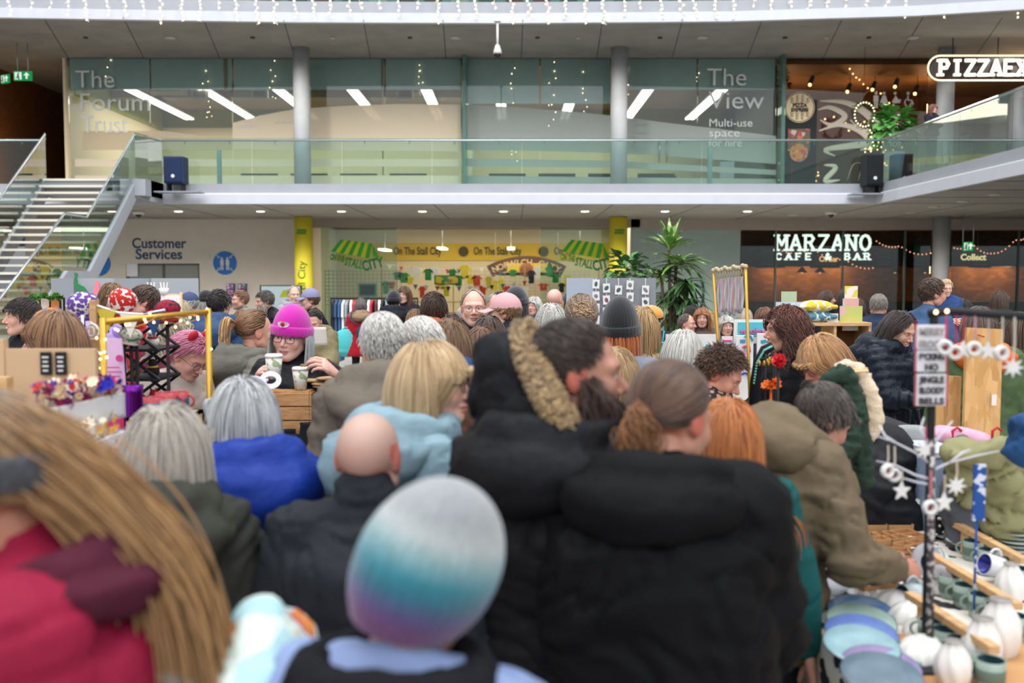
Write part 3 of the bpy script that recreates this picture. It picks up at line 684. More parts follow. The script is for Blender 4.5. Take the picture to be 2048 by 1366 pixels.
def beanie(color, low=-12, h=.10, brim=True, slouch=0, cfn=None, R=1.0, tall=0, roll=.05):
    def f(info):
        nu, nv = 96, 30; V = []; tt = []
        for i in range(nv):
            t = i/(nv-1); el = math.radians(low)+t*math.radians(90-low)
            for j in range(nu):
                az = 2*PI*j/nu; rx, ry, rz = (CR[0]+.007)*R, (CR[1]+.008)*R, (CR[2]+.012+tall)*R; c = math.cos(el); rib = 1+.012*math.cos(az*32)
                dz = .012*(math.cos(az))  # front edge higher
                V.append((CC[0]+math.sin(az)*c*rx*rib, CC[1]-math.cos(az)*c*ry*rib+slouch*t*t, CC[2]+math.sin(el)*rz-(.0 if t > .3 else 0)+dz*(1-t))); tt.append(t)
        idx = np.arange(nu*nv).reshape(nv, nu); A_ = idx[:-1]; B_ = idx[1:]; F = np.stack([A_, np.roll(A_, -1, 1), np.roll(B_, -1, 1), B_], -1).reshape(-1, 4); V = np.array(V); tt = np.array(tt)
        V[-nu:] = V[-nu:].mean(0)
        C = np.tile(np.array(lin(color)), (len(V), 1)) if cfn is None else cfn(V, tt)
        Vl = [V]; Fl = [F]; Cl = [C]
        if brim:
            m, q = 96, 10; B = []
            for j in range(m):
                az = 2*PI*j/m; dz = .012*math.cos(az)
                for i in range(q):
                    ph = 2*PI*i/q; r = .007*math.cos(ph)+.004; zz = .5*roll*math.sin(ph)*1.0; rib = 1+.012*math.cos(az*32)
                    B.append((math.sin(az)*(CR[0]*R+.008+r)*rib, CC[1]-math.cos(az)*(CR[1]*R+.009+r)*rib, CC[2]-.004+zz+dz))
            idx = np.arange(m*q).reshape(m, q); b = np.roll(idx, -1, 1); bf = np.stack([idx, np.roll(idx, -1, 0), np.roll(b, -1, 0), b], -1).reshape(-1, 4); B = np.array(B)
            Fl.append(bf+len(V)); Vl.append(B); Cl.append(np.tile(np.array(lin(color))*1.05, (len(B), 1)) if cfn is None else cfn(B, np.zeros(len(B))))
        return mesh_obj('beanie', toW(info, np.concatenate(Vl)), np.concatenate(Fl), mat('#808080', .9, attr=True, bump=.4, scale=220, sheen=.4, name='knit'), info['root'], col=np.concatenate(Cl))
    return f
def cap(color, back=False):
    def f(info):
        mb = MB(); n = 24
        for_ = [(math.radians(2+88*i/10)) for i in range(11)]; V = []
        for el in for_:
            for j in range(n):
                az = 2*PI*j/n; V.append((math.sin(az)*math.cos(el)*(CR[0]+.008), CC[1]-math.cos(az)*math.cos(el)*(CR[1]+.008), CC[2]+math.sin(el)*(CR[2]+.014)))
        F = [(i*n+j, i*n+(j+1) % n, (i+1)*n+(j+1) % n, (i+1)*n+j) for i in range(10) for j in range(n)]; mb.add(V, F, True)
        def vis(u, v):
            a = (u-.5)*1.9; r = v*.075; return (math.sin(a)*(CR[0]+.008)*(1+v*.05), CC[1]-math.cos(a)*(CR[1]+.006)-r*math.cos(a)**.5, CC[2]+.006-v*.022-.02*abs(u-.5))
        mb.sheet(vis, 12, 5); mb.sheet(lambda u, v: tuple(Vector(vis(1-u, v))-Vector((0, 0, .004))), 12, 5)
        mb.ball((0, CC[1], CC[2]+CR[2]+.014), .006, 8)
        mesh_obj('cap', toW(info, mb.V), mb.F, mat(color, .85, bump=.2, scale=200), info['root'])
    return f
# ---------------- building ----------------
YG = 33.0; YE = 26.0; Z1b, Z1 = 3.86, 4.36; Z2b, Z2 = 9.07, 9.65
def X(px, Y=YG, py=400): return P(px, py, Y).x
def Zp(py, Y=YG, px=1024): return P(px, py, Y).z
M_conc = mat('#8b8984', .8, bump=.15, scale=6, var=.12, vscale=1.2, name='concrete')
M_col = mat('#a3a5a8', .7, bump=.1, scale=10, var=.05, name='concrete')
M_fas = mat('#94969c', .5, var=.04, vscale=2, name='cladding'); M_fas2 = mat('#b9bbc2', .45, var=.03, name='cladding'); M_dark = mat('#1b1a1b', .8)
M_steel = mat('#a9b0b2', .3, metal=.7, name='steel'); M_white = mat('#d6d3cd', .7); M_wall = mat('#cdc5ba', .85, var=.03, name='plaster')
M_wood = mat('#8a5a33', .55, kind='wood', scale=3, c2='#6d4426', aniso=(1, 1, 12)); M_pine = mat('#cfa878', .6, kind='wood', scale=6, c2='#b98d5c', aniso=(1, 8, 8), name='wood')
G_clear = glass('#f0f6f4', 1.0); G_rail = glass('#dcece7', .6); G_edge = mat('#8fb5a8', .2, name='glass_edge'); G_front = glass('#dfeeea', .9)
def struct(name, mb, m, parent=None, label=None, **kw):
    o = mb.build(name, m, parent, **kw)
    if parent is None: o['kind'] = 'structure'
    if label: o['label'] = label
    return o
mb = MB(); mb.bx(-34, 34, -10, 62, -.2, 0)
struct('floor', mb, mat('#a39f98', .35, kind='tile', scale=.8, c2='#9e9a93', name='stone_floor'), label='pale grey stone paving of the hall floor')
# lower gallery slab with wing on the right
def slab(name, edge, back, z0, z1, m, soffit=True):
    mb = MB(); V = [(x, y, z0) for x, y in edge+back]+[(x, y, z1) for x, y in edge+back]; n = len(edge+back)
    F = [tuple(range(n-1, -1, -1)), tuple(range(n, 2*n))]+[(i, (i+1) % n, n+(i+1) % n, n+i) for i in range(n)]
    mb.add(V, F); return struct(name, mb, m)
E1 = [(-34, YE), (9.45, YE), (9.45, 5.0)]; slab('ceiling_lower', E1, [(34, 5.0), (34, 62), (-34, 62)], Z1b, Z1-.02, M_conc)['label'] = 'grey concrete underside of the first floor gallery'
def fascia(name, pts, prof, mats, label):
    "prof: list of (out, z) ; sweep along polyline in plan, outward to the left-hand normal"
    mb = MB(); n = len(pts); dirs = []
    for i in range(n):
        a = Vector(pts[max(0, i-1)]); b = Vector(pts[min(n-1, i+1)]); q = Vector(pts[i])
        d1 = (q-a).normalized() if i else (b-q).normalized(); d2 = (b-q).normalized() if i < n-1 else d1
        n1 = Vector((d1.y, -d1.x)); n2 = Vector((d2.y, -d2.x)); s = (n1+n2); s = s/max(.3, s.dot(n1)); dirs.append(s)
    V = []; k = len(prof)
    for i in range(n):
        for (o_, z) in prof: V.append((pts[i][0]+dirs[i].x*o_, pts[i][1]+dirs[i].y*o_, z))
    for j in range(k-1):
        mb.m = prof_m[j] if (prof_m := mats[1]) else 0
        mb.add([V[i*k+j] for i in range(n)]+[V[i*k+j+1] for i in range(n)], [(i, i+1, n+i+1, n+i) for i in range(n-1)])
    return struct(name, mb, mats[0], label=label)
fascia('trim_1', [(-34, YE), (9.45, YE), (9.45, 5.0)], [(0, Z1), (.02, Z1), (.02, 4.12), (.10, 4.11), (.10, 4.085), (.10, Z1b-.02), (0, Z1b-.02)], ([M_fas, M_fas2, mat('#dfe2e8', .3)], [0, 0, 2, 2, 1, 1]), 'grey metal edge band of the first floor gallery')  # pale strip at the ledge is a highlight painted into its colour
ARC = [(-34, 25.6), (-24, 26.9), (-14, 28.0), (-6, 28.5), (0, 28.6), (6, 28.4), (11, 27.8), (14.5, 26.9), (19, 25.0), (30, 19)]
slab('ceiling_upper', ARC, [(34, 62), (-34, 62)], Z2b, Z2-.02, M_conc)['label'] = 'grey concrete underside of the second floor gallery'
fascia('trim_2', ARC, [(0, Z2), (.02, Z2), (.02, 9.33), (.16, 9.31), (.16, Z2b-.03), (0, Z2b-.03)], ([M_fas, M_fas2], [0, 0, 1, 1, 1]), 'pale curved edge band of the second floor gallery')
# joints of the soffits, thin dark reveals
mb = MB()
for i in range(-9, 10): x = i*2.35+.3; mb.box((x+ (0), 29.6, Z1b-.003), (.018, 7.0, .006))
for i in range(10): mb.bx(9.5, 20, 8+i*2.0, 8.018+i*2.0, Z1b-.006, Z1b)
struct('trim_3', mb, M_dark, label='dark joints between the gallery soffit panels')
mb = MB()
for i in range(-9, 10): mb.box((i*2.35+.3, 31, Z2b-.003), (.018, 5.6 if abs(i) < 5 else 6.4, .006), rz=-i*.05)
struct('trim_4', mb, M_dark, label='dark joints between the upper soffit panels')
# columns
for i, (px, yb) in enumerate(((606, 0), (1237, 0), (1885, 0))):
    x = X(px, 31.6); mb = MB(); mb.cyl((x, 31.6, 0), (x, 31.6, Z1b), .26, n=32)
    struct('column', mb, M_col, label='round grey concrete column on the ground floor ' + ('under a yellow wrap beside the service wall', 'under a yellow wrap beside the shop glass', 'outside the cafe')[i])
    mb = MB(); mb.cyl((x, 31.6, Z1), (x, 31.6, Z2b), .26, n=32)
    struct('column', mb, M_col, label='round grey concrete column on the gallery ' + ('between the first two office windows', 'beside the meeting space glass', 'beside the restaurant sign')[i])
# ----- ground floor wall
x0, x1 = X(180), X(604)
def wall(name, xa, xb, ya, yb, za, zb, m, label=None):
    mb = MB(); mb.bx(xa, xb, ya, yb, za, zb); o = struct(name, mb, m)
    if label: o['label'] = label
    return o
dz = Zp(527); dx0, dx1 = X(248), X(396)
mb = MB(); mb.bx(-16, dx0, YG, YG+.2, 0, Z1b); mb.bx(dx1, x1+.3, YG, YG+.2, 0, Z1b); mb.bx(dx0, dx1, YG, YG+.2, dz, Z1b)
struct('wall_back', mb, M_wall, label='plain off white wall of the customer service desk')
mb = MB(); mb.m = 0; mb.bx(dx0, dx1, YG+.12, YG+.18, 0, dz)
mb.m = 1
for xx in (dx0, (dx0+dx1)/2-.03, dx1-.06): mb.bx(xx, xx+.06, YG+.08, YG+.2, 0, dz)
mb.bx(dx0, dx1, YG+.08, YG+.2, dz-.06, dz); struct('door_1', mb, [mat('#7e827c', .25, name='frosted'), mat('#4b4d50', .5)], label='grey sliding door panels under the customer service lettering')
def W(r): return r
def root0(name, label, cat, loc=(0, 0, 0), group=None): return empty(name, loc, 0, label, cat, group)
def wsign(name, label, loc, cat='sign'): return empty(name, loc, 0, label, cat)
def tx(r, body, size, m, px, py, Y, **kw):
    p = P(px, py, Y)
    return text_obj('lettering', body, size, m, (p.x, p.y, p.z), parent=r, **kw)
r = wsign('wall_sign', 'dark blue lettering reading Customer Services on the white wall', P(318, 520, YG))
M_navy = mat('#1f3f5e', .6)
tx(r, 'Customer', .47, M_navy, 318, 496, YG-.01, align='CENTER', offset=.008, width=1.78); tx(r, 'Services', .47, M_navy, 318, 518, YG-.01, align='CENTER', offset=.008, width=1.53)
def child(mb, name, m, r, **kw):
    o = mb.build(name, m, r, **kw); o.matrix_parent_inverse = Matrix.Translation(r.location).inverted(); return o
def disc(mb, c, r_, y0, y1, n=32, m=0, a0=0, a1=2*PI):
    mb.m = m; mb.prism([(c[0]+r_*math.cos(a0+(a1-a0)*i/n), c[1]+r_*math.sin(a0+(a1-a0)*i/n)) for i in range(n)], y0, y1)
p = P(450, 526, YG); r = wsign('meeting_point_sign', 'round blue assembly point sign with two white figures on the white wall', p)
M_blue = mat('#1d66b4', .5); mb = MB(); disc(mb, (p.x, p.z), .385, YG-.02, YG-.005, 40); child(mb, 'disc', M_blue, r)
mb = MB()
for s in (-1, 1):
    mb.ball((p.x+s*.09, YG-.03, p.z+.15), (.035, .012, .045), 12); mb.box((p.x+s*.09, YG-.03, p.z+.02), (.11, .02, .17)); mb.box((p.x+s*.118, YG-.03, p.z-.14), (.035, .02, .17)); mb.box((p.x+s*.065, YG-.03, p.z-.14), (.035, .02, .17))
    for t in (-1, 1): mb.box((p.x+s*.24, YG-.03, p.z+t*.24), (.09, .02, .03), R=Matrix.Rotation(-s*t*PI/4, 3, 'Y')); mb.box((p.x+s*.20, YG-.03, p.z+t*.17), (.07, .02, .02)); mb.box((p.x+s*.17, YG-.03, p.z+t*.2), (.02, .02, .07))
child(mb, 'pictogram', M_white, r)
p = P(208, 527, YG); mb = MB(); disc(mb, (p.x-.2, p.z), .42, YG-.02, YG-.005, 40); tag(mb.build('wall_sign', M_blue), 'plain blue disc on the white wall beside the stairs', 'sign')
p = P(407, 513, YG); mb = MB(); mb.box((p.x, YG-.02, p.z), (.42, .03, .2)); tag(mb.build('notice_plate', mat('#c9c4bc', .6)), 'small pale notice plate between lettering and blue sign', 'sign')
for (px, py, w_, h_, lb, c) in ((262, 540, .4, .42, 'white paper notice taped on the grey sliding door', '#d9dbe0'),):
    p = P(px, py, YG-.0); mb = MB(); mb.box((p.x, YG+.06, p.z), (w_, .01, h_)); o = mb.build('notice', mat(c, .8)); tag(o, lb, 'notice')
for i, px in enumerate((460, 484)):
    p = P(px, 580, YG-.15); r = root0('leaflet_rack', ('blue leaflet rack with pink posters on white wall', 'narrow blue leaflet rack next to the pink one')[i], 'leaflet rack', p); mb = MB(); mb.box((p.x, YG-.06, p.z-.1), (.26, .1, .62)); child(mb, 'rack', mat('#2a3f78', .5), r); mb = MB()
    for k in range(3): mb.box((p.x, YG-.13, p.z-.28+k*.2), (.22, .03, .16))
    child(mb, 'leaflet', mat('#8d5a93' if i == 0 else '#31507a', .5, kind='floral', scale=20, c2='#d8c8d8'), r)
p = P(562, 575, 31); r = root0('screen_stand', 'black display screen showing a yellow striped awning picture', 'screen', (p.x, 31, 0)); mb = MB(); mb.box((p.x, 31, p.z-.35), (1.3, .08, .85)); child(mb, 'frame', mat('#141516', .4), r, bevel=.01)
mb = MB(); mb.m = 0; mb.box((p.x, 30.955, p.z-.33), (1.2, .01, .74)); mb.m = 1; mb.prism([(p.x-.05, p.z-.3), (p.x+.08, p.z-.08), (p.x+.62, p.z-.08), (p.x+.6, p.z-.3)], 30.94, 30.95); child(mb, 'display', [glow('#cfe0e4', .7), glow('#b9c832', .7)], r)
mb = MB(); mb.cyl((p.x, 31, 0), (p.x, 31, 1.0), .05); mb.bx(p.x-.4, p.x+.4, 30.7, 31.3, 0, .05); child(mb, 'stand', M_dark, r)
# yellow banner wraps on the two columns
M_yel = mat('#e6d83c', .6, var=.04)
for i, px in enumerate((606, 1237)):
    x = X(px, 31.6); r = root0('column_banner', ('yellow fabric wrap with stall logo on column beside the white service wall', 'yellow fabric wrap with stall logo on column beside the tall plant')[i], 'banner', (x, 31.6, 0))
    mb = MB(); mb.cyl((x, 31.6, .02), (x, 31.6, Z1b-.02), .285, n=32); child(mb, 'fabric', M_yel, r)
    t = text_obj('lettering', 'On The Stall City', .33, mat('#4e7a2a', .6), (x+.1, 31.30, .12), rot=(PI/2, -PI/2, 0), parent=r)
    mb = MB(); zz = Zp(462, 31.3)
    for k in range(5): mb.box((x-.12+k*.06, 31.30, zz-.02), (.035, .012, .1), R=Matrix.Rotation(.5, 3, 'Y'))
    mb.box((x, 31.3, zz+.04), (.3, .012, .03)); mb.box((x, 31.3, zz-.08), (.3, .012, .03)); child(mb, 'logo', mat('#4e7a2a', .6), r)
# ----- shop behind glass
sx0, sx1 = X(640), X(1228); YB = 40.0
wall('wall_shop_back', sx0-1, sx1+2, YB, YB+.2, 0, Z1b, mat('#e6d2b4', .8), 'cream back wall of the shop')
wall('wall_shop_side', sx0-.9, sx0-.7, YG+.2, YB, 0, Z1b, mat('#dcd6c4', .8), 'pale side wall of the shop'); wall('wall_shop_side_right', sx1+.8, sx1+1.0, YG+.2, YB, 0, Z1b, mat('#dcd6c4', .8), 'pale far side wall of the shop')
wall('trim_5', sx0-.7, sx1+.8, YB-.06, YB-.01, Zp(521, YB), Zp(487, YB), mat('#e0b92e', .7), 'yellow frieze band along the shop back wall')
r = wsign('frieze_lettering', 'dark lettering reading On The Stall City along the yellow frieze', P(950, 505, YB-.1))
M_ink = mat('#4f4210', .7)
for px in (787, 947, 1108): tx(r, 'On The Stall City', .42, M_ink, px, 509, YB-.1, width=1.9, offset=.008)
for px in (927, 1087):
    mb = MB(); p = P(px, 503, YB-.1); disc(mb, (p.x, p.z), .2, YB-.12, YB-.1, 20); child(mb, 'logo', M_ink, r)
# Norwich City arch sign hung in the shop
YS = 38.5; p = P(1053, 540, YS); r = wsign('arched_sign', 'dark wooden arch sign reading Norwich City with a football', p); sc1 = YS/FPX; R0 = 2.9
def arch(mb, ra, rb, a0, a1, y, n=24, cz=0):
    mb.prism([(p.x+ra*math.sin(a0+(a1-a0)*i/n), cz+ra*math.cos(a0+(a1-a0)*i/n)) for i in range(n+1)]+[(p.x+rb*math.sin(a1-(a1-a0)*i/n), cz+rb*math.cos(a1-(a1-a0)*i/n)) for i in range(n+1)], y, y+.05)
cz = Zp(512, YS)-3.2; mb = MB(); mb.m = 0; arch(mb, 3.2, 2.72, -.50, .50, YS, cz=cz); zb = Zp(545, YS); mb.build
child(mb, 'arch', mat('#5b3a2c', .6), r)
mb = MB(); mb.prism([(p.x-1.25, zb-.02)]+[(p.x+2.68*math.sin(a), cz+2.68*math.cos(a)) for a in [-.42+.84*i/14 for i in range(15)]]+[(p.x+1.25, zb-.02)], YS+.01, YS+.04); child(mb, 'infill', mat('#3f7a45', .6), r)
mb = MB(); mb.prism([(p.x-.75, zb), (p.x-.75, zb+.36), (p.x+.75, zb+.36), (p.x+.75, zb)], YS-.01, YS+.01); child(mb, 'panel', mat('#d9b43c', .6), r)
mb = MB(); mb.ball((p.x, YS-.03, zb+.1), (.27, .1, .27), 20); child(mb, 'football', mat('#8a4f2c', .5), r)
for i, ch in enumerate('NORWICH CITY'):
    a = -.42+.84*i/11; q = (p.x+2.85*math.sin(a), YS-.02, cz+2.85*math.cos(a)); t = text_obj('lettering', ch, .32, mat('#d3b98e', .6), q, rot=(PI/2, a, 0), align='CENTER', parent=r, offset=.006)
# awning logos on the glass
M_lg = mat('#37a02c', .6); M_ly = mat('#c6d437', .6); M_dg = mat('#146a3e', .6); M_lt = mat('#2a8a26', .6)
for i, (pxa, lb) in enumerate(((660, 'green striped awning logo reading On The Stall City on glass near the white service wall'), (1121, 'green striped awning logo reading On The Stall City on glass near the potted plant'))):
    a = P(pxa, 530, YG-.03); r = wsign('window_logo', lb, a, 'window logo'); s = 60.6
    mb = MB(); nS = 9
    for k in range(nS):
        mb.m = k % 2; u0, u1 = k/nS, (k+1)/nS
        def q(u, v): return (a.x+((20-8*v)*(0)+ (0+v*0) + (22*(1-v)+0)*0 + (u*(72) + (1-v)*12 + 2))/s, Zp(478, YG)+(-(1-v)*30*1 - u*8*(1) + 14*(v)*0 - (v)*0)/s+ (0 if v else 0))
        top0 = (a.x+(22+u0*62)/s, Zp(479+u0*8)); top1 = (a.x+(22+u1*62)/s, Zp(479+u1*8)); b1 = (a.x+(2+u1*76)/s, Zp(503+u1*14)); b0 = (a.x+(2+u0*76)/s, Zp(503+u0*14)); mb.prism([top0, top1, b1, b0], YG-.03, YG-.02)
    mb.m = 0; mb.prism([(a.x+84/s, Zp(487)), (a.x+99/s, Zp(516)), (a.x+86/s, Zp(514))], YG-.03, YG-.02)
    child(mb, 'awning', [M_lg, M_ly], r)
    text_obj('lettering', 'ON THE', .28, M_lt, (a.x, YG-.04, Zp(519)), rot=(PI/2, .17, 0), parent=r, width=.46, offset=.01); text_obj('lettering', 'STALL', .38, M_lt, (a.x+28/s, YG-.04, Zp(530)), rot=(PI/2, .22, 0), parent=r, width=.60, offset=.012); text_obj('lettering', 'CITY', .46, M_dg, (a.x+66/s, YG-.04, Zp(542)), rot=(PI/2, -.22, 0), parent=r, width=.72, offset=.014)
# shop glass panes and header
for i, (a_, b_) in enumerate(((640, 795), (795, 1080), (1080, 1228))):
    mb = MB(); mb.bx(X(a_)+.015, X(b_)-.015, YG, YG+.02, 0, Zp(455)); o = struct('window_%d' % (i+1), mb, G_front if i != 1 else glass('#f4f8f6', .25), label='tall clear glass pane of the shop front, ' + ('beside the white service wall', 'middle one', 'beside the plant')[i])
mb = MB(); mb.bx(X(640)-.4, X(1262)+.3, YG-.04, YG+.12, Zp(455), Z1b); struct('trim_6', mb, mat('#8d8279', .5, metal=.3), label='brown metal header above the shop glass')
# shop lights
for i, (px, py) in enumerate(((885, 497), (1022, 497), (770, 500), (1160, 500))):
    p = P(px, py, 37.5); r = root0('shop_pendant', 'glowing white strip lamp hanging in the shop on thin rods', 'ceiling lamp', p, 'strip lamps hanging in the shop'); mb = MB(); mb.box(p, (.28, 1.9, .06)); child(mb, 'tube', glow('#fff6e4', 5), r); mb = MB(); mb.cyl((p.x, p.y, p.z), (p.x, p.y, Z1b), .012, n=6); child(mb, 'rod', M_steel, r)
area('shop_light', (0, 36.5, 3.7), (0, 0, 0), 9, 4, 330, (1, .88, .68))
# merchandise in the shop: grid wall, jersey rail shelves and bunting
rng = random.Random(3)
mb = MB(); gx0, gx1 = X(930, 37), X(1180, 37)
for k in range(26): mb.bx(gx0+k*(gx1-gx0)/25-.006, gx0+k*(gx1-gx0)/25+.006, 37, 37.01, 0, 2.2)
for k in range(9): mb.bx(gx0, gx1, 37, 37.01, 1.2+k*.12, 1.212+k*.12)
tag(mb.build('wire_grid', M_steel), 'wire grid display wall in the middle of the shop', 'display grid')
cols = ['#e2c52c', '#d9cf3a', '#1f7a3c', '#20242a', '#e4e0d8', '#b9a43a', '#2f8f4b', '#c8422e']
for k in range(34):
    x = X(770+k*12.2, 36.2); z = rng.uniform(1.15, 2.0); c = rng.choice(cols[:2]+cols); mb = MB(); w_ = rng.uniform(.16, .28); h_ = rng.uniform(.25, .5)
    mb.prism([(x-w_*.5, z), (x-w_*.55, z+h_*.7), (x-w_*.9, z+h_*.55), (x-w_*.8, z+h_*.75), (x-w_*.3, z+h_), (x-w_*.1, z+h_*.95), (x+w_*.1, z+h_*.95), (x+w_*.3, z+h_), (x+w_*.8, z+h_*.75), (x+w_*.9, z+h_*.55), (x+w_*.55, z+h_*.7), (x+w_*.5, z)], 36.2, 36.26)
    tag(mb.build('football_shirt', mat(c, .8)), 'small fan shirt hung with the yellow and green shop stock', 'shirt', 'fan shirts hung in the shop')
mb = MB()
for k in range(3): mb.bx(X(760, 36), X(1200, 36), 35.9, 36.3, .25+k*.4, .29+k*.4)
for px in (760, 905, 1050, 1200): mb.bx(X(px, 36)-.02, X(px, 36)+.02, 36.3, 36.34, 0, 2.3)
tag(mb.build('shop_shelf', M_pine), 'long shelf unit under the hanging fan shirts', 'shelf')
def bunting(name, label, a, b, Y, n, sag, cols, size=.16, m=None):
    A = P(a[0], a[1], Y); B = P(b[0], b[1], Y); r = empty(name, A, 0, label, 'bunting'); pts = [A.lerp(B, i/n)-Vector((0, 0, sag*4*(i/n)*(1-i/n))) for i in range(n+1)]
    mb = MB(); mb.tube(pts, .006, 4); child(mb, 'string', M_white, r)
    for i in range(n):
        q = pts[i].lerp(pts[i+1], .5); mb = MB(); mb.prism([(q.x-size*.5, q.z), (q.x+size*.5, q.z), (q.x, q.z-size*1.2)], q.y-.004, q.y+.004); child(mb, 'pennant', mat(cols[i % len(cols)], .8), r)
bunting('bunting', 'string of small triangular flags under the yellow frieze', (768, 528), (975, 535), 38, 9, .12, ['#d8d0c0', '#b8342c', '#23406e', '#d8c23c'])
bunting('bunting', 'string of red white and blue flags lower down in the shop', (820, 568), (1060, 560), 35.5, 11, .15, ['#3f6ea0', '#c8c8c8', '#a83a30', '#1f2a3a'])
p = P(866, 560, 36); r = root0('chalk_board', 'green framed notice board with yellow pattern in the shop', 'board', p); mb = MB(); mb.box((p.x+.5, 36, p.z), (.9, .05, .34)); child(mb, 'frame', mat('#2b5c38', .6), r); mb = MB(); mb.box((p.x+.5, 35.96, p.z), (.8, .02, .26)); child(mb, 'panel', mat('#cfc03a', .7, kind='floral', scale=8, c2='#3f8a45'), r)
# green grid and small display left in the shop
mb = MB(); gx0 = X(648, 35)
for k in range(20): mb.bx(gx0+k*.14-.008, gx0+k*.14+.008, 35, 35.015, 0, 2.2)
for k in range(10): mb.bx(gx0, gx0+2.66, 35, 35.015, 1.0+k*.13, 1.016+k*.13)
tag(mb.build('wire_grid', mat('#8fb0a2', .5)), 'pale green wire grid display behind the clothes rail', 'display grid')
p = P(735, 580, 34.4); mb = MB(); mb.cyl((p.x, 34.45, 0), (p.x, 34.45, p.z), .03); r = root0('till_screen', 'dark screen in a green frame behind the clothes rail', 'screen', p); mb.box(p, (.62, .05, .45)); child(mb, 'frame', mat('#6fa597', .5), r); mb = MB(); mb.box(p-Vector((0, .04, 0)), (.5, .02, .34)); child(mb, 'display', mat('#1b2a2c', .3), r)
# clothes rail with garments in front of the shop
Yr = 20.5; xa, xb = X(662, Yr, 600), X(835, Yr, 600); r = root0('clothes_rail', 'black clothes rail outside the shop glass', 'clothes rail', ((xa+xb)/2, Yr, 0)); zt = Zp(597, Yr)
mb = MB(); mb.cyl((xa, Yr, zt), (xb, Yr, zt), .018, n=8); child(mb, 'rail', M_dark, r)
for x in (xa, xb):
    mb = MB(); mb.cyl((x, Yr, .05), (x, Yr, zt+.02), .016, n=8); mb.cyl((x, Yr-.3, .05), (x, Yr+.3, .05), .018, n=8); child(mb, 'leg', M_dark, r)
gc = ['#1c1d22', '#2f4a6b', '#35557d', '#d6d2cc', '#8a8f96', '#e0dad2', '#b23038', '#1e1e22', '#c8c0b4', '#242428', '#d8d4ce', '#a82c3a', '#5a2d35', '#e2dccf', '#2a2a2e', '#7c8a8c', '#d0c8be', '#1c1c20', '#b03a44', '#e4dfd6', '#23252a', '#4a5a6a', '#cfc6b8', '#2b2b30']
for k, c in enumerate(gc):
    x = xa+.06+(xb-xa-.12)*k/(len(gc)-1); L = rng.uniform(.75, 1.1) if k not in (1, 2) else 1.25; mb = MB(); R = Matrix.Rotation(PI/2+rng.uniform(-.15, .15), 3, 'Z')
    pr = [(-.05, 0), (-.22, -.08), (-.25, -.35), (-.19, -.36), (-.2, -L), (.2, -L), (.19, -.36), (.25, -.35), (.22, -.08), (.05, 0)]
    mb.M = Matrix.Translation((x, Yr, zt-.03)) @ R.to_4x4(); mb.prism(pr, -.025, .025); tag(mb.build('hanging_garment', mat(c, .85, var=.15, vscale=6), bevel=.012), 'garment hanging on the black rail outside the shop', 'garment', 'garments on the clothes rail')
# ----- ground floor: green frosted wall, then the cafe
wx = X(1262); mb = MB(); mb.bx(wx, X(1482), YG, YG+.15, 0, Zp(455)); struct('wall_panel', mb, mat('#8b9e9a', .35, var=.04, name='frosted_glass'), label='grey green frosted glass wall behind the plant')
mb = MB(); mb.bx(wx, 19, YG-.04, YG+.12, Zp(460), Z1b); struct('trim_7', mb, mat('#9a8f86', .45, metal=.3), label='metal header above the cafe glass')
cx0, cx1 = X(1482), 22; M_brick = mat('#a5683c', .85, kind='brick', scale=2.2, c2='#7e4a2a', name='brick')
wall('wall_cafe_back', cx0, cx1, 37.5, 37.7, 0, Z1b, M_brick, 'orange lit brick wall behind the cafe counter'); wall('wall_cafe_side', cx0-.1, cx0, YG+.2, 37.6, 0, Z1b, mat('#2a2320', .8), 'dark side wall of the cafe')
mb = MB(); mb.bx(cx0, cx1, 36.2, 37.5, 2.35, 3.1); tag(mb.build('menu_fascia', mat('#1c1512', .7)), 'dark hanging fascia with menu boards over the cafe counter', 'fascia')
for i, px in enumerate((1540, 1650, 1765, 1838, 1960)):
    p = P(px, 515, 36.17); r = root0('menu_board', 'black chalk menu board with pale writing over the cafe counter', 'menu board', p, 'menu boards over the cafe counter'); mb = MB(); mb.box(p, (1.1 if i < 2 else .8, .04, .75)); child(mb, 'board', mat('#14110f', .8), r); mb = MB()
    for k in range(8): mb.box(p+Vector((rng.uniform(-.05, .05), -.03, .28-k*.075)), (rng.uniform(.45, .75) if i < 2 else rng.uniform(.3, .6), .01, .02))
    child(mb, 'writing', mat('#8b8070', .8), r)
mb = MB(); mb.bx(cx0+.8, cx1, 35.3, 35.9, 0, 1.1); tag(mb.build('cafe_counter', mat('#34281f', .6)), 'dark counter inside the cafe', 'counter')
for i, px in enumerate((1560, 1625, 1690, 1960, 2020)):
    p = P(px, 560, 36.6); l = bpy.data.lights.new('cafe_spot', 'POINT'); l.energy = 75; l.color = (1, .55, .22); l.shadow_soft_size = .15; o = bpy.data.objects.new('cafe_spot', l); COL.objects.link(o); o.location = (p.x, 36.9, 2.25)
for i, px in enumerate((1604, 1640, 1790, 1850)):
    p = P(px, 545, 36); r = root0('pendant_lamp', 'black dome pendant lamp over the cafe counter', 'lamp', p, 'pendant lamps over the cafe counter'); mb = MB(); mb.lathe([(.02, .2), (.05, .18), (.2, .0), (.19, 0)], p, 16); child(mb, 'lamp_shade', M_dark, r); mb = MB(); mb.cyl(p+Vector((0, 0, .2)), (p.x, p.y, Z1b), .01, n=5); child(mb, 'cord', M_dark, r); mb = MB(); mb.ball(p+Vector((0, 0, .02)), .05, 8); child(mb, 'bulb', glow('#ffb060', 3), r)
p = P(1955, 520, 35); r = wsign('lit_sign', 'small glowing script sign reading Collect inside the cafe', p); tx(r, 'Collect', .3, glow('#ffd9a0', 2.2), 1921, 520, 35, offset=.01)
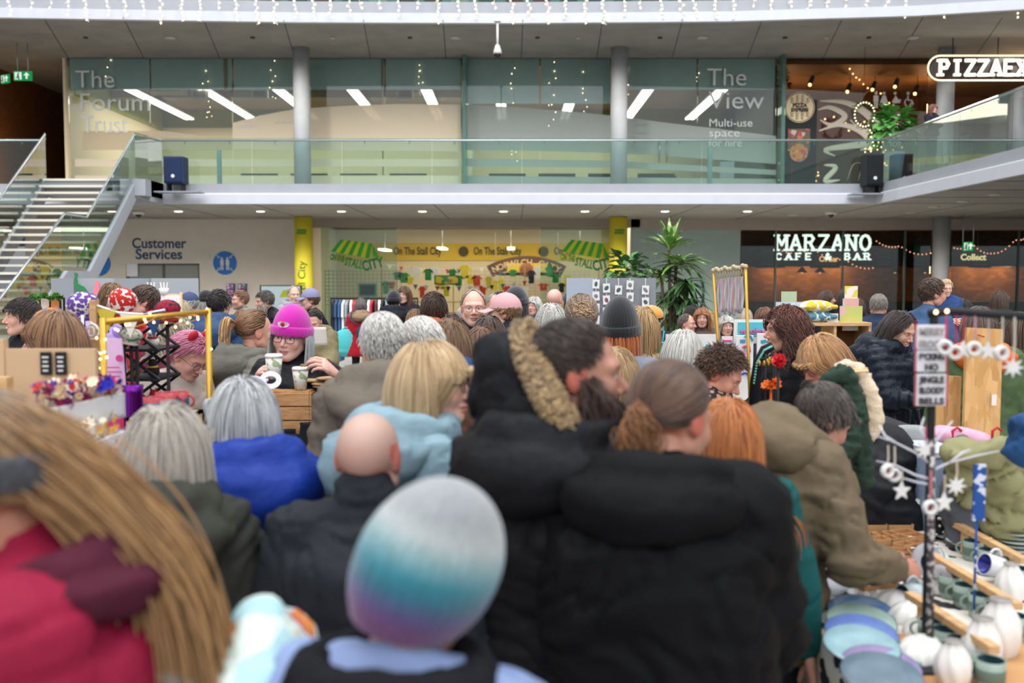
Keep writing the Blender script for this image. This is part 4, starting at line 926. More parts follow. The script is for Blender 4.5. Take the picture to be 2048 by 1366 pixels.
p = P(1690, 522, 35); r = wsign('lit_sign', 'small glowing script sign reading Order inside the cafe', p); tx(r, 'Order', .26, glow('#ffb878', 2.2), 1638, 523, 35, offset=.01)
# cafe glass and frames
for i, (a_, b_) in enumerate(((1482, 1553), (1553, 1688), (1688, 1865), (1905, 2040), (2040, 2200))):
    mb = MB(); mb.bx(X(a_)+.02, X(b_)-.02, YG, YG+.02, 0, Zp(462)); struct('window_%d' % (i+4), mb, glass('#c3cfca', 1.0), label='dark tinted glass pane of the cafe front number %d from the plant' % (i+1)) if False else struct('window_%d' % (i+4), mb, glass('#c3cfca', 1.0), label='dark tinted glass pane of the cafe front ' + ('beside the frosted wall', 'under the first half of the lit sign', 'between lit sign and column', 'beyond the column', 'at the frame edge')[i])
mb = MB()
for px in (1553, 1688, 1812, 2040): mb.bx(X(px)-.03, X(px)+.03, YG-.03, YG+.05, 0, Zp(462))
struct('trim_8', mb, mat('#4d5c5a', .4), label='thin grey mullions of the cafe glass')
# neon slab letters MARZANO
def slab_letters(s, x, z, h, y, adv, wd, th=.16):
    "strokes in a unit box, serifs at stroke ends"
    G = {'M': [((0, 0), (0, 1)), ((0, 1), (.5, .35)), ((.5, .35), (1, 1)), ((1, 1), (1, 0))], 'A': [((0, 0), (.5, 1)), ((.5, 1), (1, 0)), ((.22, .35), (.78, .35))], 'R': [((.08, 0), (.08, 1)), ((.08, 1), (.65, 1)), ((.65, 1), (.88, .78)), ((.88, .78), (.65, .52)), ((.65, .52), (.08, .52)), ((.5, .52), (.95, 0))],
         'Z': [((.05, 1), (.95, 1)), ((.95, 1), (.05, 0)), ((.05, 0), (.95, 0))], 'N': [((.05, 0), (.05, 1)), ((.05, 1), (.92, 0)), ((.92, 0), (.92, 1))], 'O': [((.5+.48*math.cos(a), .5+.5*math.sin(a)), (.5+.48*math.cos(a+PI/6), .5+.5*math.sin(a+PI/6))) for a in [i*PI/6 for i in range(12)]],
         'C': [((.5+.46*math.cos(a), .5+.5*math.sin(a)), (.5+.46*math.cos(a+PI/7), .5+.5*math.sin(a+PI/7))) for a in [PI/5+i*PI/7 for i in range(11)]], 'F': [((.1, 0), (.1, 1)), ((.1, 1), (.9, 1)), ((.1, .5), (.7, .5))], 'E': [((.1, 0), (.1, 1)), ((.1, 1), (.9, 1)), ((.1, .5), (.7, .5)), ((.1, 0), (.9, 0))],
         'B': [((.1, 0), (.1, 1)), ((.1, 1), (.65, 1)), ((.65, 1), (.8, .77)), ((.8, .77), (.65, .53)), ((.65, .53), (.1, .53)), ((.65, .53), (.9, .27)), ((.9, .27), (.65, 0)), ((.65, 0), (.1, 0))], '&': [((.9, 0), (.25, .75)), ((.25, .75), (.45, 1)), ((.45, 1), (.65, .8)), ((.65, .8), (.1, .3)), ((.1, .3), (.35, 0)), ((.35, 0), (.95, .45))],
         'P': [((.1, 0), (.1, 1)), ((.1, 1), (.7, 1)), ((.7, 1), (.9, .75)), ((.9, .75), (.7, .48)), ((.7, .48), (.1, .48))], 'I': [((.5, 0), (.5, 1))], 'X': [((.05, 0), (.95, 1)), ((.05, 1), (.95, 0))]}
    S = {'M': [(0, 0), (1, 0), (0, 1), (1, 1)], 'A': [(0, 0), (1, 0)], 'R': [(.08, 0), (.95, 0), (.08, 1)], 'N': [(.05, 0), (.05, 1), (.92, 1)], 'F': [(.1, 0)], 'E': [], 'B': [], 'P': [(.1, 0), (.1, 1)], 'I': [(.5, 0), (.5, 1)], 'X': [(.05, 0), (.95, 0), (.05, 1), (.95, 1)]}
    mb = MB(); t = th*h
    for ch in s:
        if ch != ' ':
            for (a, b) in G[ch]:
                A = Vector((x+a[0]*wd, y, z+a[1]*h)); B = Vector((x+b[0]*wd, y, z+b[1]*h)); d = B-A; an = math.atan2(d.z, d.x); mb.box((A+B)/2, (d.length+t*.7, .05, t), R=Matrix.Rotation(-an, 3, 'Y'))
            for a in S.get(ch, []): mb.box((x+a[0]*wd, y-.001, z+a[1]*h), (t*2.5, .05, t*.8))
        x += adv
    return mb
r = wsign('lit_sign', 'large glowing white sign reading Marzano Cafe and Bar behind the cafe glass', P(1648, 500, YG+.3)); G_neon = glow('#fffaf4', 3)
child(slab_letters('MARZANO', X(1555, YG+.3), Zp(500, YG+.3), .48, YG+.3, .462, .33, .17), 'lettering', G_neon, r); child(slab_letters('CAFE & BAR', X(1554, YG+.3), Zp(519, YG+.3), .20, YG+.3, .325, .19, .24), 'lettering', G_neon, r)
def rods(r, xs, y, z, top=Z1b): mb = MB(); [mb.cyl((x, y, z), (x, y, top), .01, n=5) for x in xs]; child(mb, 'hanger', M_steel, r)
rods(r, (X(1570), X(1730)), YG+.35, Zp(474)); 
for o in list(COL.objects):
    if o.get('label', '').startswith('small glowing script'): rods(o, (o.location.x,), o.location.y, o.location.z)
    if o.name.startswith('arched_sign'): rods(o, (o.location.x-1.2, o.location.x+1.2), 38.53, o.location.z+.3)
# fairy light strings behind the cafe glass
def lights(name, label, pts, n, rb, m, wire=M_dark, rw=.006, group=None, jit=0.0):
    P_ = [Vector(p) for p in pts]; r = empty(name, P_[0], 0, label, 'string lights', group); seg = []
    for i in range(len(P_)-1):
        for k in range(8): t = k/8; q = P_[i].lerp(P_[i+1], t); L = (P_[i+1]-P_[i]).length; q.z -= 4*t*(1-t)*L*.14; seg.append(q)
    seg.append(P_[-1]); mb = MB(); mb.tube(seg, rw, 4); child(mb, 'wire', wire, r); mb = MB()
    for i in range(n):
        t = (i+.5)/n*(len(seg)-1); j = int(t); q = seg[j].lerp(seg[min(j+1, len(seg)-1)], t-j)+Vector((rng.uniform(-jit, jit), rng.uniform(-jit, jit), rng.uniform(-jit, jit))); mb.ball(q, rb, 6)
    child(mb, 'bulb', m, r, ); return r
G_warm = glow('#ffcf96', 5); G_pink = glow('#ff9a78', 4)
lights('string_lights', 'drooping string of pinkish bulbs behind the lit cafe sign', [P(1560, 500, 34), P(1625, 495, 34), P(1690, 518, 34), P(1750, 535, 34)], 22, .026, G_pink)
lights('string_lights', 'string of warm bulbs in the cafe beside the round column', [P(1750, 480, 34), P(1800, 492, 34), P(1865, 505, 34)], 16, .026, G_pink)
lights('string_lights', 'scalloped string of bulbs in the cafe past the column', [P(1905, 495, 34), P(1945, 488, 34), P(1985, 507, 34), P(2030, 480, 34), P(2060, 470, 34)], 24, .026, G_pink)
# ----- first floor rooms
UX0, UX1, UX2 = X(138), X(1552), X(1850)
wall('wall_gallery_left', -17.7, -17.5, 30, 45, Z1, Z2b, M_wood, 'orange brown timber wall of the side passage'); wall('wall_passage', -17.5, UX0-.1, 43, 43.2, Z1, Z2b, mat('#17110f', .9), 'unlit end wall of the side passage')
l = bpy.data.lights.new('passage_lamp', 'POINT'); l.energy = 60; l.color = (1, .6, .3); o = bpy.data.objects.new('passage_lamp', l); COL.objects.link(o); o.location = (-16.6, 33.5, 5.6)
mb = MB(); mb.bx(UX0-.1, UX0, YG+.05, 43, Z1, Z2b); mb.bx(UX0-.1, UX0-.02, YG+.02, 43, Z1, Z2b); struct('wall_office_left', mb, mat('#e0cfb0', .8), label='cream side wall of the office')
wall('trim_9', UX0, UX0+.04, YG+.3, 42, 8.0, 9.0, mat('#9a9a30', .8), 'olive green band high on the office side wall')
wall('wall_office_back', UX0, UX1, 42, 42.2, Z1, 8.15, mat('#e2cfae', .8), 'cream back wall of the office'); wall('trim_10', UX0, UX1, 41.98, 42.2, 8.15, Z2b, mat('#8c8c2c', .8), 'olive green band high on the office back wall')
wall('wall_office_divider', X(925)-.04, X(925)+.04, YG+.3, 42, Z1, 8.9, mat('#cfc5b0', .8), 'partition between the office and meeting space')
wall('ceiling_office', UX0, UX1, YG+.2, 42, 8.86, 9.05, mat('#a08c74', .8), 'brown ceiling of the office rooms')
mb = MB(); mb.bx(UX0+.1, X(915), 36.5, 37.3, 8.42, 8.8); mb.bx(UX0+2, UX0+3.2, 34.6, 35.4, 8.3, 8.7); mb.bx(X(780), X(830), 34.6, 35.4, 8.25, 8.7); tag(mb.build('air_duct', mat('#8f8272', .6)), 'boxy air duct under the office ceiling', 'duct')
for i, px in enumerate((400, 520, 810)):
    p = P(px, 188, 34.2); r = root0('air_vent', 'square grey air vent under the office ceiling', 'vent', p, 'air vents in the office'); mb = MB(); mb.box(p, (.55, .1, .3)); mb.bx(p.x-.2, p.x+.2, p.y, p.y+.1, p.z, 8.9); child(mb, 'frame', mat('#b0a89a', .6), r); mb = MB(); mb.box(p-Vector((0, .06, 0)), (.4, .02, .2)); child(mb, 'grille', mat('#5a544c', .6), r)
for i in range(9):
    x = -12.9+2.5*i
    if x > 10: break
    r = root0('ceiling_lamp', 'long twin tube strip lamp glowing under the office ceiling', 'ceiling lamp', (x, 37.5, 8.28), 'strip lamps of the office ceiling')
    for s in (-1, 1): mb = MB(); mb.bx(x+s*.1-.07, x+s*.1+.07, 34, 40.5, 8.25, 8.3); child(mb, 'tube', glow('#fff8e8', 5), r)
    mb = MB(); mb.bx(x-.19, x+.19, 34, 40.5, 8.3, 8.36); child(mb, 'housing', M_white, r)
area('office_light', (-4, 38, 8.2), (0, 0, 0), 20, 6, 1000, (1, .90, .72))
wall('floor_office', UX0, 20, YG-.5, 43, Z1, Z1+.02, mat('#3d4a4c', .7), 'dark carpet of the first floor rooms')
# desks and chairs glimpsed between the frosted bands
rng = random.Random(5)
for i in range(9):
    x = X(480)+i*1.75
    if abs(x-X(925)) < .5: continue
    r = root0('office_desk', 'pale office desk behind the frosted glass', 'desk', (x, 35.2, Z1), 'office desks behind the frosted glass')
    mb = MB(); mb.bx(x-.75, x+.75, 34.8, 35.6, Z1+.72, Z1+.76); child(mb, 'tabletop', mat('#c9c2b4', .6), r)
    for s in (-1, 1): mb = MB(); mb.bx(x+s*.7-.03, x+s*.7+.03, 34.85, 35.5, Z1, Z1+.72); child(mb, 'leg', M_steel, r)
    mb = MB(); mb.box((x, 35.6, Z1+1.0), (1.3, .05, .5)); mb2 = mb; tag(mb2.build('desk_screen', mat('#24484c', .8)), 'dark teal fabric screen behind an office desk', 'screen', 'desk screens in the office')
    r = root0('office_chair', 'dark office chair at a desk behind the frosted glass', 'chair', (x+.3, 34.5, Z1), 'office chairs behind the frosted glass')
    mb = MB(); mb.box((x+.3, 34.5, Z1+.46), (.46, .44, .07)); child(mb, 'seat', M_dark, r, bevel=.02); mb = MB(); mb.box((x+.3, 34.28, Z1+.78), (.42, .05, .5)); child(mb, 'backrest', mat('#1d3338', .7), r, bevel=.02)
    mb = MB(); mb.cyl((x+.3, 34.5, Z1+.03), (x+.3, 34.5, Z1+.44), .03); mb.box((x+.3, 34.5, Z1+.04), (.55, .05, .03)); mb.box((x+.3, 34.5, Z1+.04), (.05, .55, .03)); child(mb, 'base', M_steel, r)
# glass front of the first floor: panes
zt2 = Zp(116); edges = [138, 300, 465, 590, 770, 923, 1080, 1222, 1395, 1552]
for i in range(len(edges)-1):
    a_, b_ = X(edges[i], py=250), X(edges[i+1], py=250); mb = MB(); mb.bx(a_+.012, b_-.012, YG, YG+.02, Z1, zt2); struct('window_%d' % (i+10), mb, G_clear, label='clear glass pane of the first floor office front, pane %s' % ('at the passage corner', 'behind the first lettering', 'before the first column', 'past the first column', 'before the partition', 'past the partition', 'before the second column', 'with doors past the second column', 'behind the meeting space lettering')[i])
    mb = MB(); zb_ = Zp(178) if i not in (5, 6) else Zp(206); mb.bx(a_+.03, b_-.03, YG+.12, YG+.14, zb_, zt2)
    r = tag(mb.build('roller_blind', mat('#dcecea', .8, var=.04)), 'pale teal roller blind at the head of the office glass', 'blind', 'roller blinds of the office front')
mb = MB(); mb.bx(UX0, X(1850, 31.9), YG-.1, YG+.12, zt2, Z2b); struct('trim_11', mb, mat('#8a8886', .5), label='grey header above the first floor glass')
mb = MB(); mb.bx(X(449, py=150)-.03, X(449, py=150)+.05, YG+.03, YG+.1, Zp(180), zt2); mb.bx(X(766)-.02, X(766)+.02, YG+.03, YG+.1, Z1, zt2)
struct('trim_12', mb, mat('#b49c80', .5), label='slim mullions of the office front')
M_frost_lit = glass('#e8dcc6', .35, haze=.80, hazecol='#ddd0b8', rough=.3)  # cream of the lit room behind is put into the film colour
def film(pts_top, pts_bot, seg):
    mb = MB(); n = len(pts_top)
    for i in range(n-1):
        a, b, c, d = P(*pts_top[i], YG-.01), P(*pts_top[i+1], YG-.01), P(*pts_bot[i+1], YG-.01), P(*pts_bot[i], YG-.01); mb.add([a, b, c, d], [(0, 3, 2, 1)])
    return mb
xs = [465, 520, 590, 700, 800, 922]; tp = [246, 231, 218, 211, 208, 209]; bt = [298, 299, 300, 301, 302, 303]
r = root0('frosted_film', 'frosted film coloured cream as if lit from the room behind, sweeping across the office glass in an arc with two stripes', 'window film', P(700, 260, YG))
child(film(list(zip(xs, tp)), list(zip(xs, bt)), 0), 'arc', M_frost_lit, r, solid=.003)
for (y0, y1) in ((318, 333), (351, 368)): child(film([(150, y0), (922, y0)], [(150, y1), (922, y1)], 0), 'stripe', M_frost_lit, r, solid=.003)
child(film([(165, 262), (330, 262), (465, 280)], [(165, 300), (330, 300), (465, 300)], 0), 'lower_panel', glass('#e8dcc6', .35, haze=.5, hazecol='#ddd0b8'), r, solid=.003)  # lower panel repeats the lit-room cream in its colour
M_frost2 = glass('#c8d0cc', .35, haze=.72, hazecol='#a9b0ac', rough=.3)
r = root0('frosted_film', 'grey frosted film falling in an arc across the meeting space glass', 'window film', P(1240, 260, YG))
xs = [924, 1030, 1130, 1222, 1330, 1440, 1552]; tp = [209, 214, 222, 231, 245, 258, 272]; bt = [300, 301, 303, 306, 312, 320, 328]
child(film(list(zip(xs, tp)), list(zip(xs, bt)), 0), 'arc', M_frost2, r, solid=.003)
xs = [924, 1222, 1552]; child(film([(924, 317), (1222, 321), (1552, 340)], [(924, 333), (1222, 335), (1552, 350)], 0), 'stripe', M_frost2, r, solid=.003); child(film([(924, 351), (1552, 358)], [(924, 368), (1552, 368)], 0), 'stripe', M_frost2, r, solid=.003)
M_frl = mat('#d2d8d8', .7); 
r = wsign('window_lettering', 'white lettering reading The Forum Trust on the first floor glass', P(160, 200, YG), 'window lettering')
tx(r, 'The', .80, M_frl, 150, 175, YG-.03, width=1.27, extrude=.003); tx(r, 'Forum', .80, M_frl, 157, 221, YG-.03, width=2.26, extrude=.003); tx(r, 'Trust', .80, M_frl, 163, 265, YG-.03, width=1.50, extrude=.003)
r = wsign('window_lettering', 'white lettering reading The View Multi-use space for hire on the first floor glass', P(1413, 200, YG), 'window lettering')
tx(r, 'The', .80, M_frl, 1413, 171, YG-.03, width=1.28, extrude=.003); tx(r, 'View', .80, M_frl, 1416, 217, YG-.03, width=1.82, extrude=.003)
for i, (s, w_) in enumerate((('Multi-use', 1.4), ('space', 1.0), ('for hire', 1.08))): tx(r, s, .36, M_frl, 1417, 253+i*20, YG-.03, width=w_, extrude=.003)
r = wsign('window_lettering', 'faint small list lettering on the glass beside the second column', P(1265, 250, YG), 'window lettering')
for i, s in enumerate(('for', 'meetings', 'for', 'seminars', 'for', 'networking', 'for', 'dining')): tx(r, s, .14, mat('#a8b0ae', .7), 1266, 243+i*8.2, YG-.03, extrude=.002)
r = wsign('window_lettering', 'faint small white lettering on the office glass before the first column', P(480, 250, YG), 'window lettering')
tx(r, 'library', .22, mat('#dcd6cc', .7), 476, 254, YG-.03, extrude=.002); tx(r, 'Open daily', .14, mat('#dcd6cc', .7), 548, 246, YG-.03, extrude=.002)
# glass door handles of the meeting space
r = root0('door_handles', 'pair of tall steel pull handles on the meeting space doors', 'door handles', P(1325, 300, YG))
for px in (1319, 1334):
    p = P(px, 300, YG-.08); mb = MB(); mb.cyl((p.x, p.y, Zp(325)), (p.x, p.y, Zp(278)), .018); child(mb, 'bar', M_steel, r)
# green edge fin glass column at the restaurant side and partition
for px in (1555, 928):
    p = X(px, py=300); mb = MB(); mb.bx(p-.02, p+.1, YG-.5, YG-.02, Z1, zt2); struct('window_%d' % (20 if px > 1000 else 21), mb, glass('#a9cfc4', .6, haze=.25, hazecol='#9fc6bd'), label='green edged glass fin ' + ('beside the restaurant' if px > 1000 else 'in the middle of the office front'))
# restaurant interior
wall('wall_restaurant_back', UX1, 22, 39, 39.2, Z1, Z2b, mat('#5e3b26', .8, var=.2, vscale=1), 'warm brown back wall of the restaurant'); wall('wall_restaurant_side', UX1-.06, UX1+.06, YG+.3, 39, Z1, Z2b, mat('#3a4442', .7), 'dark side wall of the restaurant')
wall('ceiling_restaurant', UX1, 22, YG+.2, 39, 8.9, 9.05, mat('#8a6a48', .6, var=.15), 'bronze ceiling of the restaurant')
for (x, y, z, e_) in ((9.8, 36, 7.8, 55), (12.3, 36, 7.9, 65), (14.5, 35.5, 8.2, 50), (10.5, 35, 5.6, 25), (16.5, 33, 8.0, 60), (12.5, 33.6, 5.5, 12)):
    l = bpy.data.lights.new('restaurant_lamp', 'POINT'); l.energy = e_; l.color = (1, .62, .34); l.shadow_soft_size = .2; o = bpy.data.objects.new('restaurant_lamp', l); COL.objects.link(o); o.location = (x, y, z)
mb = MB(); mb.bx(UX1+.12, UX2, YG, YG+.02, Z1, zt2); struct('window_22', mb, glass('#e6dccd', .9), label='large clear glass pane of the restaurant front')
for i, (px, py) in enumerate(((1620, 168), (1695, 182), (1745, 178), (1790, 172), (1830, 186))):
    p = P(px, py, 35); r = root0('spotlight', 'black track spotlight glowing warm under the restaurant ceiling', 'spotlight', p, 'spotlights in the restaurant'); mb = MB(); mb.cyl(p, p+Vector((.12, .1, .25)), .09, .07); child(mb, 'housing', M_dark, r); mb = MB(); mb.ball(p-Vector((.01, .02, .03)), .06, 8); child(mb, 'bulb', glow('#ffd8a0', 6), r)
    mb = MB(); mb.cyl(p+Vector((.12, .1, .25)), (p.x+.12, p.y+.1, 8.9), .012, n=5); child(mb, 'rod', M_dark, r)
# round logo sign and panel
p = P(1599, 215, YG-.06); r = root0('restaurant_sign_panel', 'dark panel with round cream logo reading Pizza Express and a pizza picture', 'sign', p)
mb = MB(); mb.bx(X(1569, py=300), X(1632, py=300), YG-.03, YG-.01, Z1+.05, Zp(200)); child(mb, 'panel', mat('#1e2426', .6), r)
M_cream = mat('#e8d3ae', .6); mb = MB(); disc(mb, (p.x, p.z), .49, YG-.08, YG-.05, 48); child(mb, 'disc', M_cream, r)
mb = MB(); c = p; M_blk = mat('#231d18', .6)
for rr in (.46,):
    pts = [(c.x+rr*math.cos(a*PI/24), YG-.085, c.z+rr*math.sin(a*PI/24)) for a in range(48)]; mb.tube(pts, .010, 4, closed=True)
for k in range(4):
    for s in (-1, 1):
        for t in range(3):
            cx_, cz_ = c.x+(k-1.5)*.17, c.z+s*(.17+.09*t); rr = .055-.008*t; pts = [(cx_+rr*(1-.06*j)*math.cos(j*.55*s), YG-.085, cz_+rr*(1-.06*j)*math.sin(j*.55*s)) for j in range(11)]
            if abs(cx_-c.x)**2+abs(cz_-c.z)**2 < .15: mb.tube(pts, .009, 4)
child(mb, 'ornament', M_blk, r); text_obj('lettering', 'PIZZA', .17, M_blk, (c.x, YG-.09, c.z+.01), align='CENTER', parent=r, offset=.008); text_obj('lettering', 'EXPRESS', .15, M_blk, (c.x, YG-.09, c.z-.13), align='CENTER', parent=r, offset=.008)
mb = MB(); mb.box((c.x, YG-.06, Zp(280)), (.72, .02, .7)); child(mb, 'poster', mat('#6d5a4a', .6, kind='floral', scale=7, c2='#c8b8a0'), r); mb = MB(); disc(mb, (c.x, Zp(306)), .3, YG-.08, YG-.06, 24); child(mb, 'pizza_picture', mat('#b98a4a', .6, kind='floral', scale=9, c2='#c8b070'), r)
# ornate swirls painted on the glass
r = root0('window_ornament', 'large white swirl lettering painted on the restaurant glass', 'window lettering', P(1690, 270, YG)); M_sw = mat('#c9bfae', .6)
def swirl(pts, w0):
    mb = MB(); Q = [P(x, y, YG-.03) for x, y in pts]; S = []
    for i in range(len(Q)-1):
        p0, p1, p2, p3 = Q[max(0, i-1)], Q[i], Q[i+1], Q[min(len(Q)-1, i+2)]
        for k in range(6): t = k/6; S.append(.5*((2*p1)+(p2-p0)*t+(2*p0-5*p1+4*p2-p3)*t*t+(3*p1-p0-3*p2+p3)*t**3))
    S.append(Q[-1]); n = len(S); mb.tube(S, [w0*max(.2, math.sin(PI*(i+1)/(n+1))) for i in range(n)], 8, sy=.12); return mb
for pts, w_ in (([(1640, 202), (1690, 205), (1730, 225), (1760, 260), (1755, 290), (1720, 300)], .14), ([(1636, 220), (1660, 215), (1690, 232), (1665, 250), (1640, 240)], .1), ([(1638, 262), (1680, 250), (1720, 262), (1740, 285), (1700, 292), (1650, 300), (1670, 312)], .13), ([(1648, 330), (1672, 335), (1650, 362), (1680, 360)], .09), ([(1694, 362), (1706, 330), (1722, 330), (1716, 362)], .08), ([(1700, 240), (1735, 262), (1765, 245)], .08)): child(swirl(pts, w_), 'swirl', M_sw, r)
r = root0('toilet_sign', 'row of white toilet pictograms man woman baby and wheelchair on glass', 'sign', P(1790, 200, YG)); M_pic = mat('#c8c4bc', .6)
for i, px in enumerate((1752, 1768, 1790, 1816)):
    p = P(px, 197, YG-.03); mb = MB(); mb.ball(p+Vector((0, 0, .17)), (.055, .015, .055), 12)
    if i == 0: mb.box(p, (.16, .02, .2)); mb.box(p+Vector((-.035, 0, -.2)), (.05, .02, .22)); mb.box(p+Vector((.035, 0, -.2)), (.05, .02, .22))
    elif i == 1: mb.prism([(p.x-.05, p.z+.1), (p.x+.05, p.z+.1), (p.x+.13, p.z-.14), (p.x-.13, p.z-.14)], YG-.04, YG-.02); mb.box(p+Vector((0, 0, -.22)), (.1, .02, .18))
    elif i == 2: mb.prism([(p.x-.1, p.z-.1), (p.x+.02, p.z+.1), (p.x+.18, p.z-.14), (p.x-.05, p.z-.16)], YG-.04, YG-.02); mb.ball(p+Vector((.16, 0, -.06)), (.04, .015, .04), 10)
    else:
        mb.tube([(p.x+.1*math.cos(a), YG-.03, p.z-.13+.12*math.sin(a)) for a in [PI*.6+i_*PI*1.4/12 for i_ in range(13)]], .022, 6); mb.tube([p+Vector((0, 0, .1)), p+Vector((0, 0, -.05)), p+Vector((.12, 0, -.06)), p+Vector((.17, 0, -.2))], .028, 6)
    child(mb, 'pictogram', M_pic, r)
# wreath with lights
p = P(1727, 230, 31.5); r = root0('wreath', 'dark green wreath dotted with small lights hanging in the restaurant window', 'wreath', p); rng = random.Random(9)
mb = MB()
for i in range(500):
    a = rng.uniform(0, 2*PI); q = p+Vector((.30*math.cos(a), rng.uniform(-.06, .06), .36*math.sin(a)))+Vector((rng.uniform(-.07, .07), 0, rng.uniform(-.07, .07))); d = Vector((rng.uniform(-1, 1), rng.uniform(-1, .3), rng.uniform(-1, 1))).normalized()*.07; mb.tube([q, q+d*.5, q+d], [.004, .012, .002], 3)
child(mb, 'foliage', mat('#2c3a22', .8), r); mb = MB()
for i in range(22): a = i/22*2*PI; mb.ball(p+Vector((.31*math.cos(a), -.1, .37*math.sin(a))), .022, 6)
child(mb, 'bulb', glow('#ffe9b8', 4), r); mb = MB(); mb.cyl(p+Vector((0, 0, .36)), (p.x, p.y, Z2b), .006, n=5); child(mb, 'cord', M_dark, r)
# lit pizza sign beyond the third column
YZ = 30.2; r = root0('lit_sign', 'glowing restaurant sign reading PIZZAEX on dark board beyond the column', 'sign', P(1950, 137, YZ)); mb = MB(); xa = X(1860, YZ, 137); zc = Zp(136, YZ); hh = .36
def stad(g, x1_): return [(x1_, zc-hh*g), (x1_, zc+hh*g)]+[(xa+.3-.36*g*math.sin(a), zc+hh*g*math.cos(a)) for a in [i*PI/12 for i in range(13)]]
mb.prism(stad(1, 18.5), YZ+.02, YZ+.12); child(mb, 'board', mat('#231d1a', .6), r)
mb = MB(); pts = [(18.4, YZ, zc+hh)]+[(xa+.3-.36*math.sin(a), YZ, zc+hh*math.cos(a)) for a in [i*PI/12 for i in range(13)]]+[(18.4, YZ, zc-hh)]; mb.tube(pts, .022, 6); child(mb, 'neon_border', glow('#ffe0b8', 2.5), r)
child(slab_letters('PIZZAEX', X(1878, YZ, 137), Zp(150, YZ), .42, YZ-.03, .385, .29, .2), 'lettering', glow('#fff0dc', 2.5), r)
mb = MB()
for px in (1900, 1990): mb.cyl((X(px, YZ), YZ+.1, zc+hh), (X(px, YZ), YZ+.1, Z2b), .015, n=6)
child(mb, 'hanger', M_dark, r)
# ----- gallery railing
def railing(name, label, pts, zf, h=1.12, n_seg=1, posts=False, base=0.0):
    r = empty(name, (pts[0][0], pts[0][1], zf(0) if callable(zf) else zf), 0, label, 'railing')
    Q = [Vector((p[0], p[1], p[2])) for p in pts]; mb = MB(); mb.tube([q+Vector((0, 0, h)) for q in Q], .024, 8); child(mb, 'handrail', M_steel, r)
    mb2 = MB(); mb3 = MB()
    for i in range(len(Q)-1):
        L = (Q[i+1]-Q[i]).length; n = max(1, round(L/2.2))
        for k in range(n):
            a = Q[i].lerp(Q[i+1], (k+.003)/n); b = Q[i].lerp(Q[i+1], (k+.997)/n); g = MB(); d = (b-a); nrm_ = Vector((d.y, -d.x, 0)).normalized()*.006; u = Vector((0, 0, h-.05+.1)); lo = Vector((0, 0, -base))
            V = [a-nrm_+lo, b-nrm_+lo, b-nrm_+u, a-nrm_+u, a+nrm_+lo, b+nrm_+lo, b+nrm_+u, a+nrm_+u]; g.add(V, [(0, 1, 2, 3), (7, 6, 5, 4), (0, 4, 5, 1), (3, 2, 6, 7), (1, 5, 6, 2), (0, 3, 7, 4)]); child(g, 'glass_panel', G_rail, r)
            for t in (.25, .75):
                q = a.lerp(b, t)+Vector((0, 0, h)); mb3.tube([q, q+Vector((0, .05, -.06)), q+Vector((0, .02, -.1))], .01, 5)
    child(mb3, 'bracket', M_steel, r); return r
YR = YE+.08
railing('gallery_railing', 'long glass balustrade with steel handrail along the first floor gallery', [(X(326, YR), YR, Z1), (9.55, YR, Z1)], Z1)
railing('gallery_railing', 'glass balustrade on the gallery wing above the cafe side', [(9.55, YR, Z1), (9.55, 8, Z1)], Z1)
railing('gallery_railing', 'glass balustrade on the gallery beyond the stair head', [(-30, YR, Z1), (-12.1, YR, Z1)], Z1)
for (px, pt, pb, lb) in ((438, 300, 366, 'slim grey steel post at the gallery rail near the blue loudspeaker'), (1420, 296, 366, 'slim grey steel post at the gallery rail near the meeting space')):
    p = P(px, pt, YR+.3); mb = MB(); mb.bx(p.x-.05, p.x+.05, YR+.25, YR+.35, Z1, p.z); r = tag(mb.build('post', M_steel), lb, 'post')
# ----- stairs
M_str = mat('#9a9da3', .5, var=.03); sr = root0('staircase', 'grey steel staircase with open pale treads rising to the gallery', 'staircase', (-10.8, 22, 0))
xl, xr = -11.5, -9.3; ya, za = 24.9, Z1; yb, zb = 22.0, 2.06; yc, zc_, yd = 20.9, 2.06, 17.6
def stringer(x, pts, h=.42):
    mb = MB(); n = len(pts); V = [(x-.05, y, z+.03) for y, z in pts]+[(x-.05, y, z-h) for y, z in pts]+[(x+.05, y, z+.03) for y, z in pts]+[(x+.05, y, z-h) for y, z in pts]
    for i in range(n-1): mb.add([V[i], V[i+1], V[n+i+1], V[n+i], V[2*n+i], V[2*n+i+1], V[3*n+i+1], V[3*n+i]], [(0, 1, 2, 3), (7, 6, 5, 4), (0, 4, 5, 1), (3, 2, 6, 7), (0, 3, 7, 4), (1, 5, 6, 2)])
    return mb
for x in (xl, xr): child(stringer(x, [(YE, za-.02), (ya, za), (yb, zb), (yc, zb), (yd, .05)]), 'stringer', M_str, sr)
for k in range(13):
    t = (k+.5)/13; y = yb+(ya-yb)*t; z = zb+(za-zb)*(k+1)/13; mb = MB(); mb.bx(xl+.05, xr-.05, y-.17, y+.14, z-.05, z); child(mb, 'tread', mat('#c9c2b6', .6), sr)
for k in range(12):
    t = (k+.5)/12; y = yd+(yc-yd)*t; z = zb*(k+1)/12; mb = MB(); mb.bx(xl+.05, xr-.05, y-.17, y+.14, z-.05, z); child(mb, 'tread', mat('#c9c2b6', .6), sr)
mb = MB(); mb.bx(xl, xr, yc, yb, zb-.2, zb); child(mb, 'landing', M_str, sr)
mb = MB(); mb.bx(xl, X(328, YE), ya-.2, YE, Z1b+.1, Z1); mb.prism([(xr, Z1b+.1), (X(328, YE), Z1b-.02), (X(328, YE), Z1), (xr, Z1)], ya+.2, YE) ; child(mb, 'bridge', M_str, sr)
